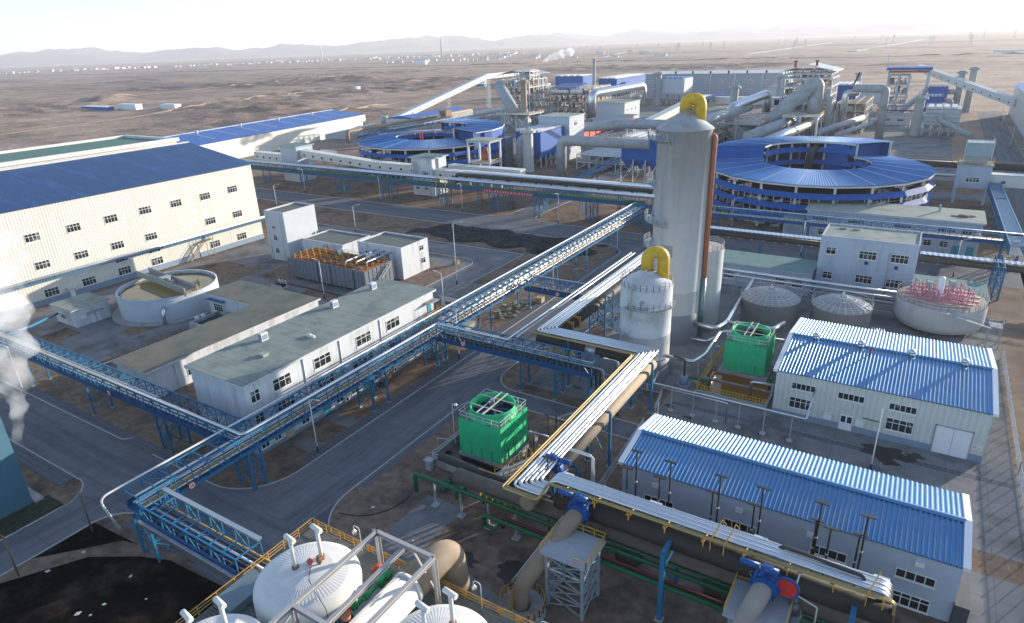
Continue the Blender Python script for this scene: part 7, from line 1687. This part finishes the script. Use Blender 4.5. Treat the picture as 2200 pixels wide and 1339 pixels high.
for i in range(16): k.box(-55.6+i*2.2,-55.0+i*2.2,40.55,40.65,DZ+0.3,DZ+1.15)
k.build('railing', mat('bright_yellow_rail',(0.42,0.25,0.07),0.5,var=0.2,scale=2), t)
white_ribs = mat('white_dome',(0.62,0.61,0.59),0.45,var=0.06,scale=1.0)
def white_tank(label, X, Y, r_, zb, zr):
    t = thing('storage_tank', label, 'tank', (X,Y,zb), 'white domed tanks')
    pr = [(r_,zb),(r_,zr-1.0),(r_-0.12,zr-0.45),(r_-0.5,zr-0.05),(r_-1.1,zr+0.2)]
    MB().lathe(X,Y,pr,72).build('shell', white_p, t)
    d = MB(); n = 72; prof = [(r_-1.1,0.2),(r_*0.5,0.62),(0.5,0.95),(0.02,0.98)]; V = []
    for (q, dz) in prof:
        for j in range(n*2):
            a = math.pi*j/n; kk = (0.018 if j % 2 else 0) if q > 0.6 else 0; V.append((X+q*math.cos(a),Y+q*math.sin(a),zr+dz+kk))
    d.add(V, [(i*n*2+j,i*n*2+(j+1)%(n*2),(i+1)*n*2+(j+1)%(n*2),(i+1)*n*2+j) for i in range(3) for j in range(n*2)]); d.build('dome', white_ribs, t)
    for (dx, dy, h) in ((-0.9,-0.5,4.5),(0.3,1.9,4.5)):
        k = MB().tube(bend([(X+dx,Y+dy,zr+0.7),(X+dx,Y+dy,zr+h)],0.2),0.21,12); v = k.build('vent_pipe', white_p, t)
        MB().tube([(X+dx-0.75,Y+dy+0.1,zr+h+0.1),(X+dx+0.75,Y+dy-0.1,zr+h+0.1)],0.27,12).build('vent_head', white_p, v)
        MB().cyl(X+dx,Y+dy,zr+0.7,zr+1.15,0.36,12).build('flange', steelr, v)
    k = MB().cyl(X+0.8,Y+1.2,zr+0.7,zr+1.9,0.14,8).cyl(X+0.8,Y+1.2,zr+1.1,zr+1.35,0.3,10).box(X+0.6,X+1.1,Y+1.0,Y+1.4,zr+1.5,zr+1.8); k.build('relief_valve', steelr, t)
    MB().sphere(X+0.1,Y+0.6,zr+1.3,0.35,10).build('red_valve', mat('faded_red',(0.5,0.12,0.1),0.6), t)
    MB().tube([(X+0.5,Y+0.2,zr+1.0),(X+1.6,Y-1.0,zr+0.95),(X+3.0,Y-1.6,zr+0.75),(X+r_-0.3,Y-2.2,zr+0.05),(X+r_+0.05,Y-2.3,zr-2.5),(X+r_+0.05,Y-2.3,zb+1)],0.035,5).build('cable', black_pole, t)
    return t
white_tank('white domed tank with vent pipes, largest in view beside the green actuator', -46.7,32.0,5.4,3.2,10.4)
white_tank('white domed tank cut by the bottom edge, left of the others', -46.9,20.9,5.1,3.2,10.4)
white_tank('white domed tank cut by the bottom edge, right of the white drum', -29.7,32.0,5.2,3.2,10.4)
t = thing('drum','long white horizontal drum between the white tanks','drum',(-37.2,28,DZ))
MB().tube([(-37.2,14,9.3),(-37.2,36.2,9.3)],1.75,36).build('shell', white_p, t); MB().tube([(-37.2,36.2,9.3),(-37.2,36.7,9.3)],1.85,36).build('flange', steelw, t)
m = MB(); [m.box(-38.4,-36,y,y+0.4,DZ,8.2) for y in (16,22,28,34)]; each(m, 'saddle', steelg, t)
solo(MB().tube(bend([(-37.2,36.7,9.3),(-37.0,43.2,9.3),(-36.6,43.6,0.1)],2.2,9),1.65,32),'duct','very thick brown elbow pipe turning down behind the white drum','duct',brown)
fr = mat('frame_grey',(0.40,0.385,0.37),0.5,var=0.06)
t = thing('steel_frame','grey steel beam frame standing over the white drum','steel structure',(-38.6,30,DZ)); FZ = 13.0
for (a_,b_) in (((-42.4,12,FZ),(-42.4,38.2,FZ)),((-34.8,12,FZ),(-34.8,38.2,FZ)),((-42.4,38.2,FZ),(-34.8,38.2,FZ)),((-42.4,27.0,FZ-.03),(-34.8,27.0,FZ-.03)),((-38.8,12,FZ-1.4),(-38.8,38.2,FZ-0.5))):
    k = MB(); A_, B2 = Vector(a_), Vector(b_); k.bar(A_+Vector((0,0,0.2)),B2+Vector((0,0,0.2)),0.42,0.07); k.bar(A_-Vector((0,0,0.2)),B2-Vector((0,0,0.2)),0.42,0.07); k.bar(A_,B2,0.07,0.34); k.build('beam', fr, t)
for (x,y) in ((-42.4,38.2),(-34.8,38.2),(-42.4,27.0),(-34.8,27.0),(-42.4,15),(-34.8,15)): 
    k = MB(); k.bar((x,y-0.2,DZ),(x,y-0.2,FZ-0.24),0.4,0.07) ; k.bar((x,y+0.2,DZ),(x,y+0.2,FZ-0.24),0.4,0.07); k.bar((x,y,DZ),(x,y,FZ-0.24),0.07,0.34); k.build('leg', fr, t)
for (a_,b_) in (((-42.4,15,DZ+.5),(-42.4,27,FZ-.5)),((-34.8,38.2,DZ+2),(-37.5,38.2,FZ-.3))): MB().bar(a_,b_,0.18).build('brace', fr, t)
t = thing('actuator','bright green actuator with motor lying between tank and drum','actuator',(-40.2,33.5,DZ+2))
k = MB(); k.tube([(-40.0,31.6,9.6),(-40.0,35.6,9.6)],0.24,16); k.tube([(-40.0,33.2,9.6),(-40.0,34.0,9.6)],0.36,16); k.cyl(-40.0,35.7,9.1,10.1,0.38,14); k.box(-40.4,-39.6,36.2,37.0,9.3,9.9); k.cyl(-40.0,32.0,9.4,10.6,0.3,12); k.build('body', vgreen, t)
MB().tube([(-40.0,29.6,9.2),(-40.0,31.2,9.3)],0.5,14).build('motor', mat('motor_navy',(0.02,0.03,0.05),0.35), t); MB().cyl(-40.2,31.3,9.3,10.0,0.22,10).build('red_knob', red, t); MB().box(-40.5,-39.5,30,36,DZ,9.0).build('base', steelg, t)
k = MB(); k.cyl(-38.6,29.6,11.1,11.5,0.45,12).cyl(-38.6,29.6,11.5,11.65,0.5,12); solo(k,'handwheel','orange hand wheel on the white drum','hand wheel',orange)
k = MB().tube([(-37.0,24.5,11.6),(-36.2,26.2,11.6)],0.4,12).box(-37,-36.2,25,25.8,10.9,11.3); solo(k,'motor','small dark blue motor on top of the white drum','motor',mat('motor_blue',(0.02,0.06,0.09),0.35))
solo(MB().tube([(-42.2,37.6,8.6),(-41.8,36.9,8.7)],[0.75,0.6],24),'nozzle','open orange pipe nozzle behind the largest white tank','nozzle',orust)
k = MB(); k.tube([(-43.2,22.0,12.6),(-42.2,21.0,12.4)],0.22,12); solo(k,'nozzle','reddish pipe end beside the bottom left white tank','nozzle',mat('red_brown',(0.35,0.08,0.05),0.5))
solo(MB().box(-55.5,-52.5,26.5,31.5,6.4,7.4),'duct','grey blue box duct left of the white tanks','duct',mat('box_duct',(0.16,0.22,0.24),0.5))
for i,(x,y) in enumerate(((-47.8,40.5),(-31.0,40.5),(-22.5,39.6))):
    t = thing('lamp','goose neck lamp on the yellow platform railing, %s' % ('left','middle','right')[i],'lamp',(x,y,DZ),'goose neck lamps')
    MB().tube(bend([(x,y,DZ),(x,y,DZ+3.3),(x-0.9,y,DZ+3.3),(x-0.9,y,DZ+2.7)],0.45,6),0.05,6).build('pole', white_pole, t)
    MB().lathe(x-0.9,y,[(0.1,DZ+2.7),(0.3,DZ+2.4),(0.25,DZ+1.9),(0.02,DZ+1.75)],12).build('shade', alud, t)
t = thing('lamp','goose neck lamp at the corner of the near green cooling tower','lamp',(-54.6,67.0,0)); MB().tube(bend([(-55.4,68.4,2),(-55.4,68.4,9.3),(-54.6,68.2,9.6)],0.3),0.05,6).build('pole', white_pole, t); MB().sphere(-54.5,68.1,9.45,0.28,10).build('shade', alud, t)

# ================================================================ PALE BLUE STRUCTURE, STEAM
t = thing('building','pale blue windowless wall at the lower left edge behind the steam','building',(-115,14,0))
MB().box(-128,-103.2,-16,28.4,0,19).build('wall', lightblue, t); MB().box(-128.2,-103,-16.2,28.6,19,19.4).build('roof_slab', conc, t)
MB().box(-128,-102.6,28.45,29.6,0,0.5).build('kerb', conc, t)
flat([(-103,30.4),(-97.9,30.4),(-98,-20),(-103,-20)], 0.04, mat('dark_weeds',(0.045,0.05,0.032),0.95,var=0.5,scale=1.2,bump=0.5,bscale=4), 'soil')
flat([(-90.3,30.5),(-62,32.3),(-57,32),(-57,-20),(-90.3,-20)], 0.045, mat('painted_shade_soil',(0.007,0.0065,0.006),1.0,spec=0.0,col2=(0.035,0.028,0.023),c2scale=0.16,c2th=(0.5,0.66),var=0.5,scale=0.8,bump=0.5,bscale=4), 'soil')  # near-black colour paints in the shadow of the building under the camera
flat([(-90.2,16.5),(-90.2,22.5),(-83,30.5),(-73,33),(-70,33),(-78,30),(-84,26.5)], 0.06, dirt, 'soil')  # paler dirt strip paints in the sunlit streak across that shade
papm = mat('litter',(0.5,0.52,0.55),0.8,var=0.2)
rnd = random.Random(11)
for i in range(16,46):
    x = rnd.uniform(-88,-60); y = rnd.uniform(8,31); s_ = rnd.uniform(0.12,0.45)
    if i > 30: x = rnd.uniform(-62,-40); y = rnd.uniform(45,58)
    if i > 38: x = rnd.uniform(-93,-78); y = rnd.uniform(112,150)
    a = rnd.random()*3; c, q = math.cos(a)*s_, math.sin(a)*s_
    m = MB(); m.poly([(x+c,y+q),(x-q*0.7,y+c*0.7),(x-c,y-q),(x+q*0.7,y-c*0.7)],0.06,0.1); o = solo(m,'litter','flat piece of pale litter lying on the dark ground','litter',papm,'litter scattered on the ground')
def steam(label, blobs, dens, name='steam'):
    mm = bpy.data.materials.new(name); mm.use_nodes = True; t = mm.node_tree; t.nodes.remove(t.nodes['Principled BSDF'])
    pv = t.nodes.new('ShaderNodeVolumePrincipled'); pv.inputs['Color'].default_value = (1,1,1,1); pv.inputs['Anisotropy'].default_value = 0.1
    g = t.nodes.new('ShaderNodeNewGeometry'); n = t.nodes.new('ShaderNodeTexNoise'); n.inputs['Scale'].default_value = 0.28; n.inputs['Detail'].default_value = 5
    t.links.new(g.outputs['Position'], n.inputs['Vector']); r_ = t.nodes.new('ShaderNodeMapRange'); r_.inputs[1].default_value = 0.36; r_.inputs[2].default_value = 0.7; r_.inputs[4].default_value = dens
    t.links.new(n.outputs['Fac'], r_.inputs[0]); t.links.new(r_.outputs[0], pv.inputs['Density']); t.links.new(pv.outputs[0], t.nodes['Material Output'].inputs['Volume'])
    m = MB(); 
    for (x,y,z,q) in blobs: m.sphere(x,y,z,q,16)
    o = m.build('steam', mm, kind='stuff'); o.modifiers.new('join','REMESH').mode = 'VOXEL'; o.modifiers['join'].voxel_size = 0.8
    return o
rs = random.Random(4); SB = []
for (ax_, ay_, az_, ra_, bx_, by_, bz_, rb_, n_) in ((-105,29.8,8,0.9,-107.5,31.5,15,2.0,26),(-107.5,31.5,15,2.0,-112,35,23,3.2,34),(-112,35,23,3.2,-120,40,32,3.4,30)):
    for i in range(n_):
        f = rs.random(); q = ra_+(rb_-ra_)*f; SB.append((ax_+(bx_-ax_)*f+rs.uniform(-q,q), ay_+(by_-ay_)*f+rs.uniform(-q,q)*0.7, az_+(bz_-az_)*f+rs.uniform(-q,q), q*rs.uniform(0.25,0.6)))
steam('', SB, 0.34)
steam('', [(-268,478,46,1.2),(-266,479,47,1.8),(-263,480,48.4,2.4),(-259,481,49.6,3),(-254,482,51,3.4),(-248,484,52,3.4)], 0.9)

# ================================================================ STREET LAMPS
def street_lamp(label, x, y, h, ang=0, double=False):
    t = thing('street_lamp', label, 'street lamp', (x,y,0), 'street lamps')
    MB().tube([(x,y,0.1),(x,y,h)],[0.13,0.07],8).build('pole', white_pole, t); MB().tube([(x,y,0),(x,y,1.3)],0.17,8).build('base', navy, t)
    c, s_ = math.cos(R(ang)), math.sin(R(ang)); m = MB().tube(bend([(x,y,h-0.4),(x+0.4*c,y+0.4*s_,h+0.1),(x+1.9*c,y+1.9*s_,h+0.35)],0.4),0.045,6)
    m.tube(ring_pts(0,0,0,0,0,1,1),0.001,3,False) if 0 else m.tube([(x+0.32*math.cos(q*0.7)*c,y+0.32*math.cos(q*0.7)*s_,h-0.7+0.32*math.sin(q*0.7)) for q in range(10)],0.03,4,False)
    m.build('arm', white_pole, t); MB().bar((x+1.7*c,y+1.7*s_,h+0.34),(x+2.5*c,y+2.5*s_,h+0.46),0.22,0.1).build('lamp_head', white_pole, t)
    return t
for l, x, y, h, a in (('white street lamp on the main road in front of the white building windows',-75.3,58.0,9.9,0),('white street lamp standing where the crossing rack meets the main road',-75.1,96.3,10.9,0),
    ('white street lamp halfway up the main road beside the long rack',-75.1,137.0,10.3,0),('white street lamp at the road bend below the green rack',-74.8,176.8,10.2,0),
    ('white street lamp before the green rack, first from the left',-238.8,201.8,10.8,270),('white street lamp before the green rack, second from the left',-192.9,201.8,11,270),('white street lamp before the green rack, third from the left',-150,201.2,11,270),('white street lamp before the green rack, fourth from the left',-107.5,200.6,10.8,270),
    ('white street lamp in front of the dark filter modules',-127.8,108.8,10.2,180),('white street lamp beside the low shed behind the long rack',-93.9,115.9,9.8,180),('tall white street lamp inside the loop road by the coal heap',-102.6,133,17,20),
    ('white street lamp behind the lower white middle block',-167.5,161,9.5,30),('white street lamp behind the tall grey block',-222,172,10.5,30),('white street lamp at the left edge near the steam',-142.2,44,10.2,200),
    ('white street lamp right of the tower behind the black pipeline',-51.1,216,10.8,0),('white street lamp left of the tall pale blue building',-26.4,197,10.3,10),('white street lamp right of the tall pale blue building',10.8,195,9.8,30),
    ('white street lamp beside the blue portal under the bundle corner',-37.9,91.4,10.4,200),('slim white pole rising behind the near blue roofed shed',0.7,94.6,8.8,90)):
    street_lamp(l, x, y, h, a)
for i,(x,y) in enumerate(((34.6,500),(35.2,430),(35.4,355),(36,300),(36.4,250),(37,560))):
    street_lamp('hazy street lamp along the right hand road, %s from the back' % ('second','third','fourth','fifth','nearest','first')[i], x, y, 10.5, 180)
for i,(x,y,h) in enumerate(((-88.6,29.4,6.4),(-88.3,20.2,6.4))):
    t = thing('street_lamp','brown wire strung pole beside the dark ground, %s' % ('farther one','nearer one')[i],'street lamp',(x,y,0),'brown poles at the dark ground'); pm = mat('pole_brown',(0.16,0.12,0.09),0.8)
    MB().tube([(x,y,0),(x,y,h)],0.12,8).build('pole', pm, t); MB().bar((x-0.9,y,h-0.1),(x+0.9,y,h-0.1),0.1).build('crossarm', pm, t)
k = MB()
for (a_,b_) in (((-88.6,29.4,6.3),(-76.5,31.5,6.3)),((-88.6,29.4,6.3),(-88.3,20.2,6.3)),((-88.3,20.2,6.3),(-89,8,6.3))):
    P = [Vector(a_).lerp(Vector(b_),i/8)-Vector((0,0,0.6*math.sin(math.pi*i/8))) for i in range(9)]; k.tube(P,0.03,4,False)
solo(k,'cable','sagging dark cable strung from the brown poles to the pale rack','cable',black_pole)
k = MB(); k.tube(bend([(-56.6,60,0.08),(-55,57,0.08),(-55.5,53,0.08),(-58,50,0.08),(-61.5,49,0.08)],2),0.06,6); solo(k,'hose','dark hose lying across the soil beside the near road','hose',black_pole)
# round signs on racks
for i,(x,y,z,s_) in enumerate(((-75.85,37.6,7.0,'x+'),(-112,46.15,7.2,'y-'),(-69.5,90.6,7.1,'y-'),(-67,124.2,6.2,'y-'),(-80.0,118,6.2,'x+'))):
    t = thing('height_limit_sign','round red rimmed road sign %s' % ('on the lower end of the long rack','on the left crossing rack','on the rack crossing the main road','on the short rack above the rubble','hung low by the concrete box')[i],'sign',(x,y,z))
    n = (0.06,0) if s_ == 'x+' else (0,-0.06)
    MB().tube([(x,y,z),(x+n[0],y+n[1],z)],0.55,20).build('rim', red, t); MB().tube([(x+n[0],y+n[1],z),(x+n[0]*1.4,y+n[1]*1.4,z)],0.4,20).build('face', frame_m, t)
    m = MB(); q = 1.5
    for (u0_,u1_,v0,v1) in ((-0.22,-0.12,-0.18,0.18),(0.0,0.22,0.1,0.18),(0.0,0.22,-0.04,0.04),(0.0,0.22,-0.18,-0.1),(0.13,0.22,-0.1,-0.04),(0.0,0.09,0.04,0.1)):
        if s_ == 'x+': m.box(x+n[0]*1.45,x+n[0]*1.6,y+u0_,y+u1_,z+v0,z+v1)
        else: m.box(x+u0_,x+u1_,y+n[1]*1.6,y+n[1]*1.45,z+v0,z+v1)
    m.build('lettering', black_pole, t)
# fences
def fence(label, pts, h, m_=None, pitch=0.28, post=2.6):
    t = thing('fence', label, 'fence', (pts[0][0],pts[0][1],0)); m = MB(); k = MB()
    for (a_,b_) in zip(pts, pts[1:]):
        A_, B2 = Vector((*a_,0)), Vector((*b_,0)); L_ = (B2-A_).length; n = int(L_/pitch)
        for i in range(n+1): q = A_+(B2-A_)*i/n; m.bar(q+Vector((0,0,0.15)),q+Vector((0,0,h-0.1)),0.05)
        for z in (0.3,h-0.25): m.bar(A_+Vector((0,0,z)),B2+Vector((0,0,z)),0.07)
        n = max(1,int(L_/post))
        for i in range(n+1): q = A_+(B2-A_)*i/n; k.bar(q,q+Vector((0,0,h)),0.12)
    m.build('pickets', m_ or fence_m, t); k.build('posts', m_ or fence_m, t)
fence('white picket fence running beside the near shed towards the silver tank', [(-31.5,64.5),(-32.6,90)], 1.9)
fence('white picket fence under the bundle corner and road crossing rack', [(-32.6,95.5),(-33.6,101.8),(-54,101.8)], 1.7)
fence('long pale fence along the right hand side of the sheds', [(19.2,60),(18.9,104),(18.9,146)], 2.0)
fence('short pale fence closing the yard behind the near shed', [(-28.5,83.6),(-20,84.2)], 1.2) if 0 else None
# people (continuous bodies)
def person(label, x, y, z, rz, shirt, pants):
    J = [(0,0,.95),(0,0,1.2),(0,0,1.45),(0,0,1.56),(0,0,1.70),(.09,0,.9),(.11,.03,.5),(.12,0,.08),(.12,.14,.04),(-.09,0,.9),(-.12,-.03,.5),(-.13,-.06,.08),(-.13,.08,.04),(.19,0,1.42),(.26,.02,1.15),(.24,.16,.92),(.24,.24,.88),(-.19,0,1.42),(-.26,.02,1.15),(-.22,.14,.95),(-.22,.22,.9)]
    E_ = [(0,1),(1,2),(2,3),(3,4),(0,5),(5,6),(6,7),(7,8),(0,9),(9,10),(10,11),(11,12),(2,13),(13,14),(14,15),(15,16),(2,17),(17,18),(18,19),(19,20)]
    Rd = [.15,.14,.15,.06,.11,.09,.065,.05,.045,.09,.065,.05,.045,.06,.045,.035,.04,.06,.045,.035,.04]
    me = bpy.data.meshes.new('person'); me.from_pydata(J, E_, []); o = bpy.data.objects.new('person', me); C.objects.link(o)
    sk = o.modifiers.new('skin','SKIN'); me.skin_vertices  # created with the modifier
    for i, v in enumerate(me.skin_vertices[0].data): v.radius = (Rd[i], Rd[i]*(0.75 if i < 3 else 1)); v.use_root = (i == 0)
    ss = o.modifiers.new('sub','SUBSURF'); ss.levels = 1; ss.render_levels = 1
    me.materials.append(shirt); o.location = (x,y,z); o.rotation_euler = (0,0,rz); o['label'] = label; o['category'] = 'person'
    h = MB().sphere(0,0,1.74,.135,12,0.9); hb_ = h.build('helmet', pants); hb_.parent = o
    return o
skin_red = mat('red_overalls',(0.45,0.03,0.02),0.8); skin_blk = mat('dark_overalls',(0.03,0.035,0.045),0.8)
person('person in red overalls standing on the filter modules', -143.2,125.8,6.3,0.5, skin_red, red)
person('person in dark overalls standing on the filter modules beside one in red', -144.8,125.9,6.3,-0.4, skin_blk, door_m)
person('person in dark overalls and red helmet beside the near cooling tower', -42.6,69.5,3.05,0.8, skin_blk, red)

# ================================================================ DISTANT TOWN, PYLONS
rnd = random.Random(3)
protos = []
for i, (w_, d_, h_) in enumerate(((14,9,4),(26,12,6),(40,14,9))):
    t = thing('house','tiny white house in the distant town on the plain','house',(-4000,2600,0),'tiny houses of the distant town')
    MB().box(-4000-w_/2,-4000+w_/2,2600-d_/2,2600+d_/2,-3,h_).build('wall', mat('town_white',(0.62,0.60,0.56),0.8), t)
    MB().add([(-4000-w_/2-0.5,2600-d_/2-0.5,h_),(-4000+w_/2+0.5,2600-d_/2-0.5,h_),(-4000+w_/2+0.5,2600+d_/2+0.5,h_),(-4000-w_/2-0.5,2600+d_/2+0.5,h_),(-4000-w_/2-0.5,2600,h_+2.5),(-4000+w_/2+0.5,2600,h_+2.5)],[(0,1,5,4),(3,4,5,2),(0,4,3),(1,2,5),(0,3,2,1)]).build('roof', mat('town_roof',(0.50,0.46,0.42),0.8), t)
    protos.append(t)
cnt = 0
for k in range(235):
    q = rnd.random()
    if q < 0.72:
        a = rnd.uniform(0,1); x = -4950+a*2750+rnd.uniform(-60,60); y = 1900+a*1750+rnd.uniform(-150,330)
    elif q < 0.9:
        row = rnd.randrange(5); a = rnd.random(); x = -1500+row*170+rnd.uniform(-5,5)-a*500; y = 2300+a*900
    else: x = rnd.uniform(-2100,-1600); y = rnd.uniform(2250,2450)
    copy_tree(protos[rnd.choice((0,0,1,1,2))], (x,y,0), rz=rnd.choice((0.35,0.4,-0.2,0.0,1.9)))
for p_, (x,y) in zip(protos, ((-4700,1980),(-3900,2500),(-3000,3200))): p_.location = (x,y,0)
for i,(x,y,w_,d_,h_,m_) in enumerate(((-930,470,60,10,4,'blue'),(-880,485,40,9,6,'w'),(-815,500,30,9,5,'w'),(-790,800,10,8,5,'w'),(-590,860,14,7,5,'b2'),(-540,870,12,7,5,'b2'),(-460,820,16,8,6,'b2'),(-620,905,16,8,5,'w'),(120,1950,70,20,6,'w'),(-1640,2000,60,16,9,'w'))):
    z = terrain(x,y); t = thing('hut','lonely low hut out on the plain, %s' % ('long blue walled','long white, left','white, right of it','small white beside the track','blue cabin, left of three','blue cabin, middle of three','blue cabin, right of three','pale cabin behind blue cabins','long pale far right','pale with tall mast')[i],'hut',(x,y,z))
    MB().box(x-w_/2,x+w_/2,y-d_/2,y+d_/2,z-2,z+h_).build('wall', {'blue':blue_c,'w':door_m,'b2':steelb}[m_], t)
    MB().box(x-w_/2-0.4,x+w_/2+0.4,y-d_/2-0.4,y+d_/2+0.4,z+h_,z+h_+0.6).build('roof', door_m, t)
pyl = thing('pylon','small distant lattice pylon standing on the hazy plain','pylon',(0,3000,0),'distant pylons')
m = MB()
for s_ in (-1,1):
    for q in (-1,1): m.bar((s_*4,3000+q*4,0),(s_*0.8,3000+q*0.8,34),0.7)
for z in (8,16,24): w_ = 4-3.2*z/34; m.bar((-w_,3000-w_,z),(w_,3000-w_,z+6),0.4); m.bar((w_,3000-w_,z),(-w_,3000-w_,z+6),0.4)
for z in (24,30): m.bar((-8,3000,z),(8,3000,z),0.6)
m.build('frame', steelg, pyl)
for i in range(34):
    a = i/33; copy_tree(pyl, (-1500+a*2300+rnd.uniform(-60,60), 2900+rnd.uniform(-300,1700), 0), rz=rnd.uniform(-.4,.4))
pyl.location = (500,3000,0)
t = thing('chimney','slim white chimney rising from the distant town','chimney',(-2950,2750,0)); MB().tube([(-2950,2750,0),(-2950,2750,95)],[4,2.6],12).build('shaft', door_m, t)
t = thing('tower','slim dark mast rising from the distant town','tower',(-2500,3250,0)); MB().tube([(-2500,3250,0),(-2500,3250,100)],[5,2],6).build('mast', steelg, t)
# wall of posts near the quarry
fence('long pale post fence far out on the desert at the left', [(-760,190),(-600,330),(-560,380)], 3.0, mat('fence_far',(0.30,0.24,0.18),0.9), 6, 12) if 0 else None

# ================================================================ HAZE
hz = MB().box(-27000, 27000, -3500, 29000, -9, 560)
hm = bpy.data.materials.new('haze'); hm.use_nodes = True
t = hm.node_tree; t.nodes.remove(t.nodes['Principled BSDF'])
pv = t.nodes.new('ShaderNodeVolumePrincipled'); pv.inputs['Color'].default_value = (0.93, 0.95, 1.0, 1)
pv.inputs['Density'].default_value = 0.00007; pv.inputs['Anisotropy'].default_value = 0.25
t.links.new(pv.outputs[0], t.nodes['Material Output'].inputs['Volume'])
hb = hz.build('haze', hm, kind='stuff')
